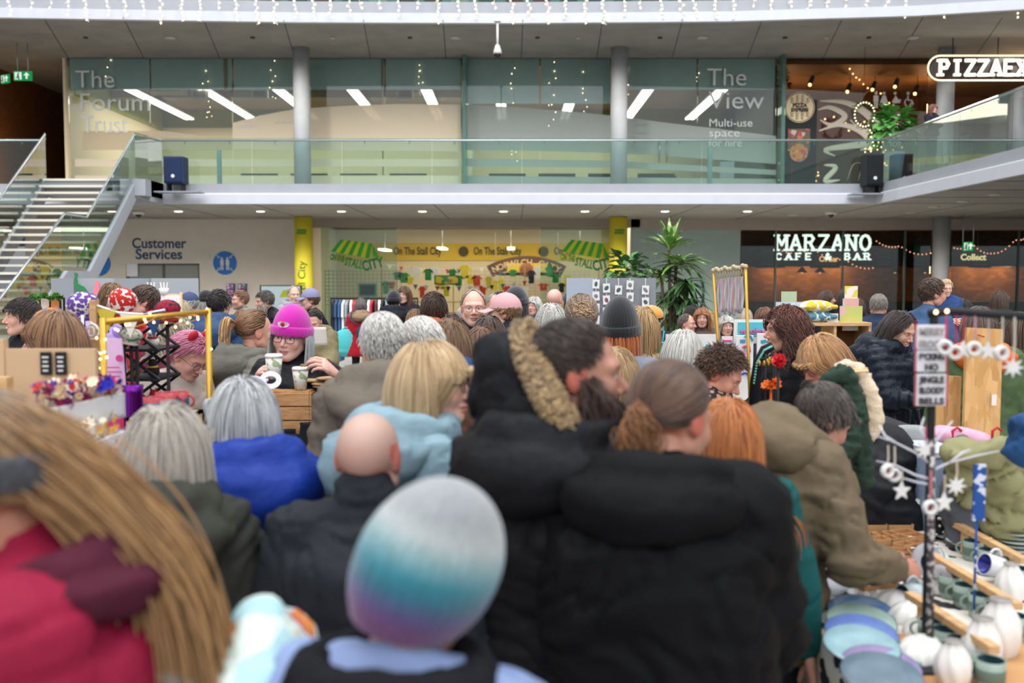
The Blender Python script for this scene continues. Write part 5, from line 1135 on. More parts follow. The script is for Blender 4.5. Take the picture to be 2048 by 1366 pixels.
for x, lb in ((xl, 'glass and steel stair railing on the side of the timber passage'), (xr, 'glass and steel stair railing on the side facing the service wall')):
    pts = [(x, yd, .1), (x, yc, zb+.1), (x, yb, zb+.1), (x, ya, za), ] + ([(X(326, YR), YR, Z1)] if x == xr else [(x-.6, YR, Z1)])
    railing('stair_railing', lb, pts, 0, h=1.1, base=.0)
# ----- ceiling fittings
G_dn = glow('#fff3dc', 7)
for i, px in enumerate((357, 521, 683, 845, 1007, 1170, 1330, 1495)):
    p = P(px, 424, 28.7); r = root0('downlight', 'small round downlight glowing in the gallery soffit', 'downlight', (p.x, 28.7, Z1b), 'downlights in the gallery soffit'); mb = MB(); mb.cyl((p.x, 28.7, Z1b-.03), (p.x, 28.7, Z1b), .17, n=20); child(mb, 'rim', M_white, r); mb = MB(); mb.cyl((p.x, 28.7, Z1b-.04), (p.x, 28.7, Z1b-.03), .11, n=16); child(mb, 'bulb', G_dn, r)
for i, (px, py) in enumerate(((1586, 430), (1868, 413), (1925, 402), (1990, 388), (1822, 425), (36, 425), (190, 424))):
    zz = Z1b; v = (683-py)/FPX; el = math.atan(v)-PITCH; Y_ = (zz-CAM_Z)/math.tan(el) if el > 0 else 28; x = P(px, py, Y_).x; mb = MB(); mb.cyl((x, Y_, Z1b-.03), (x, Y_, Z1b), .14, n=16); tag(mb.build('ceiling_disc', mat('#c4bfb6', .6)), 'small round white fitting in the gallery soffit', 'ceiling fitting', 'round soffit fittings')
for i, px in enumerate((171, 340, 505, 665, 820, 911, 1075, 1157, 1320, 1405, 1570, 1652, 1738, 1826)):
    Y_ = 30.2; p = P(px, 72, Y_); mb = MB(); mb.cyl((p.x, Y_, Z2b-.04), (p.x, Y_, Z2b), .16 if i % 4 == 1 else .07, n=16); tag(mb.build('ceiling_disc', mat('#b9b6b0', .6) if i % 2 else mat('#3c3b3a', .6)), ('small round pale fitting in the upper soffit' if i % 2 else 'small dark round fitting in the upper soffit'), 'ceiling fitting', 'upper soffit fittings pale' if i % 2 else 'upper soffit fittings dark')
# hanging camera
p = P(995, 105, 28.3); r = root0('security_camera', 'white dome camera hanging on a pole from the upper soffit', 'camera', p); mb = MB(); mb.cyl(p+Vector((0, 0, .08)), (p.x, p.y, Z2b), .03); mb.cyl((p.x, p.y, Z2b-.03), (p.x, p.y, Z2b), .1); child(mb, 'pole', M_white, r); mb = MB(); mb.lathe([(.03, .22), (.06, .2), (.11, .05), (.12, -.02), (.1, -.04)], p, 20); child(mb, 'housing', mat('#c8c6c2', .5), r); mb = MB(); mb.ball(p-Vector((0, 0, .06)), .1, 16); child(mb, 'dome', mat('#191b1e', .15), r)
for i, (px, py) in enumerate(((277, 428), (1662, 425))):
    p = P(px, py, 29); p.z = Z1b-.1; r = root0('security_camera', 'small white dome camera under the gallery soffit ' + ('near the stairs', 'above the lit cafe sign')[i], 'camera', p); mb = MB(); mb.cyl(p, (p.x, p.y, Z1b), .15, .17); child(mb, 'housing', M_white, r); mb = MB(); mb.ball(p, .09, 14); child(mb, 'dome', mat('#191b1e', .15), r)
# exit signs
def exit_sign(px, py, Y, label, zc, rz=0, w_=.55):
    p = P(px, py, Y); r = root0('exit_sign', label, 'exit sign', p); R = Matrix.Rotation(rz, 4, 'Z'); T_ = Matrix.Translation(p) @ R
    mb = MB(); mb.M = T_; mb.box((0, 0, 0), (w_, .05, .28)); child(mb, 'sign_box', glow('#1c9a52', .8), r)
    mb = MB(); mb.M = T_; mb.box((-w_*.25, -.03, 0), (w_*.38, .01, .22)); child(mb, 'running_man_panel', glow('#dff5e8', .9), r)
    mb = MB(); mb.M = T_; mb.ball((-w_*.22, -.04, .07), .025, 8); mb.box((-w_*.25, -.04, 0), (.05, .01, .09)); mb.box((-w_*.30, -.04, -.06), (.09, .01, .03)); mb.box((-w_*.2, -.04, -.07), (.03, .01, .09)); child(mb, 'running_man', glow('#167a40', .6), r)
    mb = MB(); mb.M = T_; mb.box((w_*.22, -.03, -.03), (.05, .01, .12)); mb.prism([(w_*.22-.09, .01), (w_*.22+.09, .01), (w_*.22, .11)], -.035, -.025); child(mb, 'arrow', glow('#e8fff2', .9), r)
    if zc: mb = MB(); [mb.cyl(p+Vector((s*.16, 0, .14)), (p.x+s*.16, p.y, zc), .014, n=6) for s in (-1, 1)]; child(mb, 'hanger', M_steel, r)
exit_sign(46, 152, 31, 'green running man exit sign hanging over the passage', Z2b); exit_sign(11, 158, 33.5, 'green exit sign fixed on the timber passage wall', 0, rz=-.5, w_=.4); exit_sign(1936, 493, 31, 'green running man exit sign hanging outside the cafe', Z1b, w_=.3)
# loudspeakers on the gallery
def speaker(px, py0, py1, Y, label, c, w_=.5):
    a = P(px, py0, Y); b = P(px, py1, Y); r = root0('loudspeaker', label, 'loudspeaker', (a.x, Y, b.z)); h = a.z-b.z
    mb = MB(); mb.bx(a.x-w_/2, a.x+w_/2, Y-.2, Y+.25, b.z, a.z); child(mb, 'cabinet', mat(c, .6), r, bevel=.02); mb = MB(); mb.bx(a.x-w_*.44, a.x+w_*.44, Y-.23, Y-.205, b.z+.04, a.z-.05); child(mb, 'grille', mat(c, .9, bump=.6, scale=300), r, bevel=.008)
    mb = MB(); disc(mb, (a.x, b.z+.18), .045, Y-.245, Y-.23, 16); child(mb, 'logo', mat('#c9ccd4', .4), r)
    mb = MB(); [mb.box((a.x+s*w_*.35, Y, b.z-.1), (.04, .3, .2)) for s in (-1, 1)]; child(mb, 'foot', M_dark, r)
    mb = MB(); mb.box((a.x+.05, Y-.1, b.z-.22), (1.25, .5, .03)); tag(mb.build('speaker_shelf', mat('#8d9096', .5)), 'thin grey shelf under the ' + label.split(' with')[0], 'shelf')
speaker(351, 314, 368, 25.6, 'navy blue loudspeaker with white logo at the stair head corner', '#1d2a4a'); speaker(1745, 309, 372, 25.7, 'black loudspeaker with white logo at the gallery corner', '#17191c', .45)
# planter with monstera on the gallery
def leafy(mb, p, n, R_, size, rng, seed_up=.4, cut=False, narrow=.35):
    for i in range(n):
        a = rng.uniform(0, 2*PI); e_ = rng.uniform(-.3, 1.2); d = Vector((math.cos(a)*math.cos(e_), math.sin(a)*math.cos(e_), math.sin(e_))); q = p+Vector((d.x*R_[0], d.y*R_[1], d.z*R_[2]))*rng.uniform(.4, 1); s = size*rng.uniform(.6, 1.2); side = d.cross(Vector((0, 0, 1))).normalized(); dn = (d+Vector((0, 0, -rng.uniform(.1, .9)))).normalized(); up = side.cross(dn)
        V = [q, q+dn*s*.3+side*s*narrow+up*.1*s, q+dn*s*.7+side*s*narrow*.8, q+dn*s-up*.15*s, q+dn*s*.7-side*s*narrow*.8, q+dn*s*.3-side*s*narrow+up*.1*s]; mb.add(V, [(0, 1, 2, 3), (0, 3, 4, 5)], True)
rng = random.Random(12)
p = P(1785, 345, 27.2); r = root0('potted_plant', 'broad leaved green plant in a tall grey blue planter on the gallery', 'plant', (p.x, 27.2, Z1)); mb = MB(); mb.lathe([(.2, 0), (.3, .95), (.26, .95), (.2, .3)], (p.x, 27.2, Z1), 20); child(mb, 'planter', mat('#6f7f8a', .6), r)
mb = MB(); leafy(mb, Vector((p.x, 27.2, Z1+1.5)), 130, (.5, .4, .7), .38, rng, narrow=.4); child(mb, 'foliage', mat('#4d8a3c', .5, var=.3, vscale=3), r); mb = MB(); [mb.tube([(p.x, 27.2, Z1+.8), (p.x+rng.uniform(-.2, .2), 27.2, Z1+1.6)], .015, 5) for _ in range(8)]; child(mb, 'stem', mat('#5a6a3a', .7), r)
p = P(1565, 165, 33.6); mb = MB(); leafy(mb, p, 90, (.22, .2, .5), .16, rng); tag(mb.build('hanging_plant', mat('#2f4a2a', .7)), 'small dark hanging plant in the restaurant corner', 'plant')
# chairs and tables outside the restaurant
for i in range(3):
    x = 10.7+i*.75; r = root0('bistro_chair', 'small dark bistro chair behind the gallery planter', 'chair', (x, 28.5, Z1), 'bistro chairs on the gallery')
    mb = MB(); mb.box((x, 28.5, Z1+.45), (.4, .4, .04)); child(mb, 'seat', mat('#6c5a48', .6), r); mb = MB(); mb.box((x, 28.7, Z1+.72), (.38, .03, .22)); child(mb, 'backrest', mat('#6c5a48', .6), r)
    for sx_ in (-1, 1):
        for sy_ in (-1, 1): mb = MB(); mb.cyl((x+sx_*.17, 28.5+sy_*.18, Z1), (x+sx_*.17, 28.5+sy_*.18, Z1+(.84 if sy_ > 0 else .45)), .014, n=6); child(mb, 'leg', M_dark, r)
# warm light strings over restaurant front
lights('string_lights', 'cluster of warm bulbs low inside the restaurant glass', [P(1560, 330, 33.5), P(1600, 318, 33.5), P(1640, 350, 33.5), P(1600, 365, 33.5), P(1560, 360, 33.5), P(1625, 328, 33.5), P(1585, 345, 33.5)], 60, .028, G_warm, jit=.12)
lights('string_lights', 'string of warm bulbs hanging down the restaurant glass', [P(1690, 118, 33.4), P(1720, 160, 33.4), P(1760, 185, 33.4), P(1800, 215, 33.4)], 14, .03, G_warm)
lights('string_lights', 'bulbs twisted round the planter foliage at the gallery corner', [P(1745, 250, 27), P(1735, 300, 27), P(1765, 285, 27), P(1770, 330, 27), P(1750, 310, 27)], 34, .02, G_warm, jit=.08)
lights('string_lights', 'loose warm bulbs across the restaurant interior', [P(1655, 235, 36), P(1700, 250, 36), P(1760, 236, 36), P(1830, 250, 36), P(1790, 290, 36), P(1700, 280, 36)], 26, .035, G_warm, jit=.25)
# icicle lights from the top rail
rng = random.Random(21); G_ic = glow('#ffe6bc', 5)
for seg_i, (a_, b_) in enumerate(((0, 700), (700, 1370), (1370, 2048))):
    r = root0('icicle_lights', 'icicle string lights draped from the top railing ' + ('over the passage and first column', 'over the middle of the office front', 'over the meeting space and restaurant')[seg_i], 'string lights', P((a_+b_)/2, 0, 27.6)); mb = MB(); mb2 = MB(); x = a_+18
    while x < b_:
        yy = 28.35-abs(x-1024)**2/1024**2*.9; L = rng.choice((18, 26, 34, 42, 48)) if x < 1400 else rng.choice((10, 18, 25, 34)); top = P(x, -14, yy); q = [top]; k = 0
        while k < L: k += 6; q.append(P(x+rng.uniform(-2.5, 2.5)+k*.06, -14+k+12*(k/L), yy)); 
        mb.tube(q, .008, 4)
        for s in q[1:]:
            mb2.ball(s+Vector((rng.uniform(-.05, .05), -.02, 0)), .024, 6); mb.tube([s, s+Vector((rng.uniform(-.07, .07), -.01, -.05))], .012, 4)
        x += rng.uniform(34, 42)
    child(mb, 'wire', mat('#d9cfc0', .6), r); child(mb2, 'bulb', G_ic, r)
# reflections of twinkling lights, imitated by glowing bulb strings set behind the office glass
for k, (px, yt, yb_) in enumerate(((215, 118, 165), (413, 118, 240), (545, 120, 200), (838, 118, 175), (1027, 118, 330), (1105, 120, 250), (1170, 118, 220), (1250, 120, 200), (1395, 118, 170))):
    lights('reflection_lights', 'thin vertical string of glowing beads imitating lights reflected in the office glass', [P(px, yt, YG+.08), P(px+rng.uniform(-6, 6), yb_, YG+.08)], int((yb_-yt)/9), .014, G_ic, rw=.002, group='bead strings imitating reflections in the office glass', jit=.12)
# top balustrade sliver above the upper band
mb = MB()
for i in range(len(ARC)-1):
    a, b = ARC[i], ARC[i+1]; mb.add([(a[0], a[1]+.1, Z2), (b[0], b[1]+.1, Z2), (b[0], b[1]+.1, Z2+1.1), (a[0], a[1]+.1, Z2+1.1)], [(0, 1, 2, 3)])
r = root0('top_railing', 'glass balustrade of the second floor at the top edge', 'railing', (0, 28.6, Z2)); child(mb, 'glass_panel', G_rail, r, solid=.012); mb = MB(); mb.tube([(a[0], a[1]+.1, Z2+1.12) for a in ARC], .025, 6); child(mb, 'handrail', M_steel, r)
wall('wall_top_back', -30, 30, 36, 36.3, Z2, 14, mat('#54706e', .8), 'teal grey wall above the second gallery')
for i in range(40):
    x = -15+i*.78; c = rng.choice(['#7d2f2c', '#23464a', '#39544a', '#b9b4a8', '#5a3a2c', '#2d5a5e']); mb = MB(); mb.bx(x, x+.5, 29.2, 29.5, Z2, Z2+rng.uniform(.4, 1.0)); tag(mb.build('book_display', mat(c, .8)), 'low library shelf block on the second floor', 'shelf', 'library shelves on the second floor')
# ---------------- the crowd ----------------
def ToW(info, v):
    "root-space point (1.7 m units) to the world"
    q = info['T'](v); return info['root'].matrix_basis @ Vector(q)
BR = ('#33231a', '#523a28'); BK = ('#15110f', '#2a211d'); GY = ('#8f8d88', '#c6c3bd'); BL = ('#8a6a44', '#c6a674'); SV = ('#a9a69f', '#d8d4cb'); LB = ('#5c4028', '#8f6a45'); GG = ('#a8501c', '#d98a3c')
short = dict(comb='fwd', L=.035, N=1100, r=.0022, line=.62, vol=.004, noise=.5, low=-.5)
shortS = dict(short, N=420, r=.004, L=.04)
bob = dict(comb='crown', L=.24, N=1300, r=.0024, noise=.12, low=-.55, vol=.010)
longh = dict(comb='crown', L=.40, N=1300, r=.0024, noise=.14, low=-.6, vol=.012, S=18)
def sm(st, **k): return dict(st, N=450, r=.0042, **k)
recede = dict(comb='back', L=.02, N=700, r=.002, line=1.2, temple=-.3, low=-.5, vol=.002, noise=.4)
near = []
# -- nearest row
def parka_hood(info):
    mb = []
A = person('bearded man in black parka with fur trimmed hood down, seen from behind', 1152, 748, 200, yaw=140, hyaw=-46, hpitch=2, skin='#b98672', hair=dict(short, N=2600, L=.018, r=.0014, line=.72, temple=-.05, noise=.3, vol=.002), hc=('#231a16', '#3d2d24'), top='#101013', bulk=.068, fold=.013,
           fine=True, beard=dict(N=2600, L=.075, r=.0016, color=('#2a1a14', '#4d3224')), hood=.9, arms=('pocket', 'pocket'), face=dict(blush=.6, stubble=.5), vox=.011, toprough=.6, hem=.72)
a0 = A['nb']
def toA(px, py, Y):
    v = Matrix.Rotation(-A['root'].rotation_euler[2], 3, 'Z') @ (P(px, py, Y)-Vector((A['root'].location.x, A['root'].location.y, 0))); return np.array(v)/A['k']
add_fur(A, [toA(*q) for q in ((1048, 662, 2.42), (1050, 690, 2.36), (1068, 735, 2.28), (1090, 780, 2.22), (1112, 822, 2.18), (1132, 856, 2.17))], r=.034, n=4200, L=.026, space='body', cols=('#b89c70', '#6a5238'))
V, F = remesh([('e', tuple(toA(1032, 770, 2.42)), (.10, .10, .13)), ('e', tuple(toA(1010, 720, 2.46)), (.07, .08, .07)), ('c', tuple(toA(1045, 680, 2.44)), tuple(toA(1120, 850, 2.24)), .035, .04), ('c', tuple(toA(1000, 800, 2.40)), tuple(toA(1100, 870, 2.28)), .07, .05)], .012, 4)
mesh_obj('hood_crown', A['T'](fold_disp(V, vnormals(V, F), .010, 5, 8)), F, A['tm'], A['root'])
def badge(info, px, py, rr, m, name='sleeve_badge'):
    from mathutils.bvhtree import BVHTree
    j = info['jacket']; M = info['root'].matrix_basis; t = BVHTree.FromPolygons([M @ v.co for v in j.data.vertices], [tuple(q.vertices) for q in j.data.polygons]); c = cam.location; h = t.ray_cast(c, (P(px, py, 3)-c).normalized())
    if h[0]: R = h[1].to_track_quat('Z', 'Y').to_matrix(); mb = MB(); mb.tube([h[0]+h[1]*.004+R @ Vector((rr*math.cos(a), rr*math.sin(a), 0)) for a in np.linspace(0, 2*PI, 18, endpoint=False)], rr*.22, 6, closed=True); mb.ball(h[0]+h[1]*.003, (rr*.5, rr*.5, .002), 8, R); o = mb.build(name, m, info['root']); o.matrix_parent_inverse = M.inverted()
badge(A, 1088, 998, .014, mat('#33221c', .6))
def braid(info):
    rng = info['rng']; q = tube_strands([(0, .115, .0), (-.01, .128, -.05), (-.02, .12, -.10), (-.03, .12, -.15)], 420, [.010, .028, .022, .006], rng, wav=.010, freq=3); return [(q, np.linspace(.0022, .0012, 14), '#7a4f2a')]
B = person('woman in black hooded coat with low plaited ponytail, seen from behind', 1342, 836, 212, yaw=162, hyaw=-26, hpitch=8, lean=10, skin='#bb8670', hair=dict(comb='tie', tie=(0, .118, .0), L=.17, N=2600, r=.0018, line=.8, low=-.5, noise=.03, vol=.004), hc=('#241813', '#6b4a33'),
           top='#09090b', bulk=.08, fold=.014, fine=True, sex='f', hood=.8, arms=('front', 'front'), extras=braid, face=dict(blush=.6), vox=.011, width=1.1, hem=.72)
def teal_c(V, t):
    z = V[:, 2]; st = np.array([lin(c) for c in ('#7b3a78', '#5a4f86', '#2a6f86', '#2f8a9a', '#86aeb2', '#b9c0be', '#9fa3a4')]); u = np.clip((z+.045)/.17, 0, .999)*6; i = u.astype(int); f = (u-i)[:, None]
    return .75*(st[i]*(1-f)+st[np.minimum(i+1, 6)]*f)*(1+.18*noise3(V*np.array([260, 260, 60]))[:, None])
C_ = person('person in teal and purple ombre knit beanie, lowest head in front of the bald man', 855, 1165, 330, yaw=165, hyaw=-25, hpitch=12, hroll=-18, skin='#b98a76', hair=sm(short, L=.03, top=-.3, low=-.6), hc=('#6b6a68', '#8a8884'), top='#7f90b5', bulk=.06, fold=.012, hood=.78, hoodc='#111216', hatfn=beanie('#3a8a98', low=-38, brim=False, cfn=teal_c, R=1.14, tall=.02, slouch=.01), vox=.011, sex='f', hem=.72)
D_ = person('person with very long light brown hair, maroon fleece and grey knit headband', -34, 968, 325, yaw=-78, hyaw=-10, lean=14, skin='#a9745c', hair=dict(comb='tie', tie=(0, .12, .0), L=.2, N=3200, r=.002, line=.8, low=-.5, noise=.04, vol=.008), extras=lambda i: [(tube_strands([(0, .05, .06), (.0, .12, .0), (0, .17, -.07), (0, .22, -.15), (0, .235, -.24), (0, .22, -.42)], 2600, [.03, .034, .034, .034, .04, .045], i['rng'], seg=20, wav=.006, freq=1.0), np.full(20, .0021), '#9a744a')], hc=('#4f3723', '#a5825a'), top='#8a1936', bulk=.055, fold=.012, hood=.6, hoodc='#4a1a2a', sex='f', vox=.011, arms=('down', 'down'),
           hatfn=beanie('#3c3d40', R=1.03, cfn=lambda V, t: np.tile(lin('#3c3d40'), (len(V), 1))*(1+.6*noise3(V*300)[:, None])))
E_ = person('grey blonde haired person in dark olive waxed coat with hood down, back turned', 335, 905, 192, yaw=172, skin='#b98a76', hair=dict(bob, L=.30, N=2600, r=.0022, vol=.014), hc=('#8b867e', '#c2b8a8'), top='#2e2f2a', bulk=.06, fold=.014, hood=1.35, hoodc='#35362f', sex='f', vox=.011, width=1.1, hem=.74)
F_ = person('silver haired person in bright blue raincoat with hood down, turned away', 484, 832, 152, yaw=-146, hyaw=12, skin='#b07a62', hair=dict(bob, L=.22, N=2200, r=.0022, vol=.014, low=-.65, part=.02), hc=('#86888a', '#c9c9c6'), top='#183488', bulk=.05, fold=.014, hood=1.25, sex='f', vox=.012, toprough=.5, hem=.74)
G_ = person('bald man in dark grey jacket with stand collar, seen from behind', 738, 915, 198, yaw=172, skin='#bd9484', hair=None, top='#23262b', bulk=.055, fold=.012, collar=True, vox=.011, fine=True, face=dict(blush=.7, scalp='#b29a8c'), seed=31, arms=('down', 'pocket'))
H_ = person('blonde woman with fringe and glasses in pale blue raincoat, facing the tall bearded man', 866, 768, 160, yaw=112, hyaw=-30, skin='#cfa08e', hair=dict(bob, L=.22, N=2400, r=.0020, bangs=.03, line=.62, vol=.008, temple=.15, low=-.2, noise=.06), hc=('#9a7b55', '#d0b58c'), glasses='#15120f', top='#7e98a2', bulk=.04, fold=.012, hood=1.25, sex='f', fine=True, toprough=.6, vox=.012)
I_ = person('white haired man in taupe jacket with hood down, left one of two white heads', 765, 690, 122, yaw=-165, skin='#c8967e', hair=dict(recede, N=1600, L=.03, line=1.0, temple=-.2), hc=SV, top='#6b6257', bulk=.045, hood=1.3, vox=.013)
I_['root']['label'] = 'white haired man in taupe jacket with hood down behind the bald man'
J_ = person('white haired man in brown jacket half hidden by the blonde woman in pale blue', 840, 695, 116, yaw=-150, skin='#c8967e', hair=dict(recede, N=1600, L=.03, line=.9), hc=SV, glasses='#6d5a4a', top='#54382c', bulk=.045, vox=.013)
K_ = person('light brown haired person in navy hooded coat behind the two white haired men', 900, 693, 102, yaw=172, hair=dict(longh, N=900, L=.3), hc=LB, top='#23426b', bulk=.05, hood=1.6, sex='f')
L_ = person('chestnut haired woman seen from behind beside the navy hood', 965, 702, 92, yaw=175, hair=dict(longh, N=1000, L=.33), hc=('#4a2f1e', '#8a6040'), top='#1f2a3c', sex='f', bulk=.04)
person('dark haired woman just behind the chestnut haired woman', 978, 672, 76, yaw=170, hair=sm(longh, L=.3), hc=BR, top='#3a3f48', sex='f')
N_ = person('balding man with glasses and dark jacket facing the camera', 947, 616, 66, yaw=8, hyaw=-4, skin='#d3a692', hair=dict(recede, N=600), hc=('#b09c8e', '#b8a89a'), glasses='thin', top='#2c3036', bulk=.04, fine=True, arms=('down', 'down'), collar=True, face=dict(blush=.4))
O_ = person('man in pink baseball cap turned away in black jacket', 1008, 626, 68, yaw=-125, hyaw=25, skin='#c79a84', hair=sm(short, top=.15), hc=LB, top='#2a2c30', hatfn=cap('#c99a9c'), bulk=.04, fine=True, collar=True)
person('person in charcoal beanie behind the pink cap', 1032, 606, 52, yaw=175, hair=sm(bob, top=.1), hc=BK, top='#2b3036', hatfn=beanie('#1c1f26', R=1.12))
person('woman with gathered light brown hair seen from behind', 1163, 634, 78, yaw=178, hair=dict(comb='tie', tie=(0, .11, .05), L=.16, N=900, r=.003, line=.7, noise=.25, vol=.012), hc=('#5c4634', '#9a8068'), top='#54504c', sex='f', extras=lambda i: [(tube_strands([(0, .10, .05), (.03, .13, .04), (-.03, .13, .01), (.02, .12, .06)], 120, [.01, .03, .03, .01], i['rng'], wav=.01), np.full(14, .003), '#a88a6c')])
person('white fluffy haired woman beside the gathered brown hair', 1104, 646, 70, yaw=160, hair=dict(bob, N=900, L=.16, curl=.5, vol=.012), hc=SV, top='#9aa0a4', sex='f')
person('bald man far behind the white fluffy hair', 1110, 600, 42, yaw=150, skin='#d0a090', hair=None, top='#3a4048')
person('person in black beanie with pale badge by the card display', 1146, 603, 46, yaw=-140, hair=sm(bob, top=.1), hc=BR, top='#222428', hatfn=beanie('#15171a'))
U_ = person('ginger haired person in tall black beanie and grey jacket', 1240, 668, 92, yaw=165, hair=dict(sm(bob, top=.05), L=.2), hc=('#8a3c14', '#c8702c'), top='#747a84', bulk=.045, hatfn=beanie('#111114', R=1.08, tall=.045), sex='f')
V_ = person('blonde long haired woman in forest green coat behind the black beanie', 1282, 653, 74, yaw=-170, hair=dict(longh, N=800, L=.4), hc=BL, top='#454f36', bulk=.05, sex='f')
W_ = person('person in orange beret and dark coat with turquoise backpack', 1302, 636, 54, yaw=172, hair=sm(short, top=.2), hc=BR, top='#26222a', bulk=.045, hatfn=beanie('#d88a24', R=1.22, brim=False, tall=-.035))
X_ = person('blonde person in navy quilted jacket hidden behind the bearded man', 1232, 752, 112, yaw=165, hair=dict(longh, N=900, L=.2), hc=BL, top='#22314f', puff=.065, topkind='puff', bulk=.06, sex='f', toprough=.5)
Y_ = person('silver long haired person in grey green coat bending over the jewellery stall', 1368, 706, 86, yaw=140, lean=28, hair=dict(longh, N=1300, L=.30, r=.003), hc=SV, top='#575b50', bulk=.05, sex='f')
Z_ = person('young man with brown quiff and leopard scarf looking down', 1440, 748, 106, yaw=82, lean=18, hpitch=22, hyaw=-8, skin='#cc9078', hair=dict(short, L=.032, line=.55, lift=.9, N=2200, r=.002, g=.05, noise=.6), hc=('#33221a', '#6b4a30'), top='#2a2a2e', bulk=.035, fine=True, face=dict(blush=.5))
def scarf(info, m, r=.05, n='scarf', z=0.0):
    nb = info['nb']; mb = MB(); Rs = info['Rs']; pts = [nb+Rs@np.array([.085*math.sin(a), -.085*math.cos(a), .012+z+.018*math.cos(a*2)]) for a in np.linspace(0, 2*PI, 20, endpoint=False)]
    mb.tube(pts, r, 12, closed=True); V = np.array(mb.V); F = np.array(mb.F); V = fold_disp(V, vnormals(V, F)*1, .012, info['seed'], 16); return mesh_obj(n, info['T'](V), F, m, info['root'])
scarf(Z_, mat('#a88a7c', .8, kind='leopard', scale=42, c2='#2a1c1c', name='leopard'), .058)
AA = person('woman with dark curly auburn hair in black top talking at the print stall', 1568, 662, 82, yaw=-78, hyaw=-8, skin='#cf9a80', hair=dict(comb='crown', L=.30, N=1800, r=.0026, curl=1.0, cf=26, g=.35, vol=.03, noise=.3, S=20, shoulders=False, az=.95), hc=('#2a1511', '#7a3e24'), top='#141417', topkind='sweater', bulk=.025, sex='f', fine=True, arms=('down', 'front'), face=dict(smile=True))
AB = person('blonde bobbed woman with red glasses looking down beside the draped scarves', 1642, 722, 100, yaw=-62, hyaw=-8, hpitch=24, lean=12, skin='#cf8f7c', hair=dict(bob, L=.20, N=1700, bangs=.035, line=.5), hc=('#8f6238', '#cda06c'), glasses='red', top='#3a3230', sex='f', fine=True, face=dict(blush=.6))
AC = person('smiling young woman in shiny navy puffer jacket with pink trousers', 1800, 660, 70, yaw=42, hpitch=24, hyaw=-6, skin='#d8a68e', hair=dict(longh, N=1300, L=.36, part=.0, comb='mid', line=.62), hc=('#1c1312', '#3a2822'), top='#1d222c', puff=.06, topkind='puff', bulk=.06, toprough=.28, legs='#c98a9c', sex='f', fine=True, face=dict(smile=True), arms=('front', 'front'), hood=1.3)
person('balding man in navy quilted jacket seen from behind near the cafe', 1757, 612, 46, yaw=165, skin='#c79c88', hair=dict(recede, N=500), hc=('#7a7068', '#9a9086'), top='#232e45', puff=.07, topkind='puff', bulk=.05)
AE = person('dark haired man in blue t shirt carrying a small child', 1866, 588, 54, yaw=108, hyaw=-12, skin='#c69078', hair=shortS, hc=BR, top='#3f5878', topkind='tee', bulk=.02, arms=('front', 'front'))
AF = person('small blond child in blue coat held by the man in blue', 1892, 576, 38, d=8.7, H=1.05, yaw=5, hyaw=-10, hpitch=10, skin='#d8ab96', hair=dict(shortS, L=.03), hc=('#b09468', '#d8c498'), top='#27416e', bulk=.06, sex='f', fine=True, arms=('front', 'front'), face=dict(smile=True))
AG = person('long ginger haired woman in dark teal jacket, back turned', 1456, 872, 158, yaw=172, hair=dict(longh, L=.38, N=2600, r=.0022, vol=.010, noise=.10), hc=('#8f4a1e', '#cf8440'), top='#17514f', bulk=.03, sex='f', vox=.012)
AH = person('person in khaki parka leaning over to reach the pottery stall', 1645, 838, 142, yaw=112, lean=34, hpitch=12, skin='#b98470', hair=dict(short, L=.05, N=2600, noise=.4, line=.5), hc=('#1f1917', '#5a4f48'), top='#6a5d49', bulk=.065, fold=.016, fine=True, hood=1.2, vox=.012, arms=('down', (1798, 1136, 3.15)), curl=.8, hem=.78)
# -- left side
AI = person('brown haired woman with black glasses behind the flower board', 104, 682, 100, yaw=-98, hyaw=14, d=4.2, skin='#cf9a86', hair=dict(bob, L=.23, N=1700, vol=.006, az=.9), hc=('#5a3a24', '#9a7350'), glasses='#15120f', top='#1a1a1c', sex='f', fine=True)
AJ = person('smiling dark haired young man in black jacket at the edge of the picture', 44, 634, 68, yaw=-38, hyaw=-14, skin='#d3a08a', hair=dict(short, L=.07, line=.55, noise=.3, vol=.01), hc=('#1a1210', '#33241c'), top='#16181c', bulk=.04, fine=True, face=dict(smile=True))
person('grey haired person behind the row of knitted hats', 96, 622, 48, yaw=170, hair=sm(bob, L=.12), hc=GY, top='#44474c', sex='f')
person('girl in purple tie dye top bending her head by the knitted hats', 224, 596, 50, yaw=38, hpitch=20, hair=sm(longh, L=.2), hc=LB, tk=mat('#b49ad0', .8, kind='speckle', scale=9, c2='#8a6cb4'), top='#b49ad0', sex='f', fine=True)
person('bespectacled man in red jacket behind the red knitted hat', 287, 603, 58, yaw=-72, hair=dict(shortS, L=.05), hc=BR, glasses='#2a2a2a', top='#a81c2c', bulk=.045, fine=True, collar=True)
AN = person('pink haired woman in beige sweater looking down behind her stall', 380, 712, 90, yaw=66, hpitch=30, lean=10, skin='#cf9c8a', hair=dict(short, L=.06, line=.6, N=1700, r=.003, noise=.25, vol=.012, comb='back'), hc=('#a8506c', '#d08aa0'), glasses='#3a2f2c', top='#a79a8e', topkind='sweater', bulk=.045, sex='f', fine=True, arms=('front', 'front'), width=1.12)
hb = MB(); hb.tube([(.079*math.sin(a), .005-.02*math.cos(a), .028+.094*math.cos(a)) for a in np.linspace(-1.5, 1.5, 16)], .006, 6)
for s in (-1, 1): hb.ball((s*.045, .01, .125), (.03, .02, .035), 10)
mesh_obj('headband', toW(AN, hb.V), hb.F, mat('#b0202c', .7), AN['root']); scarf_ = None
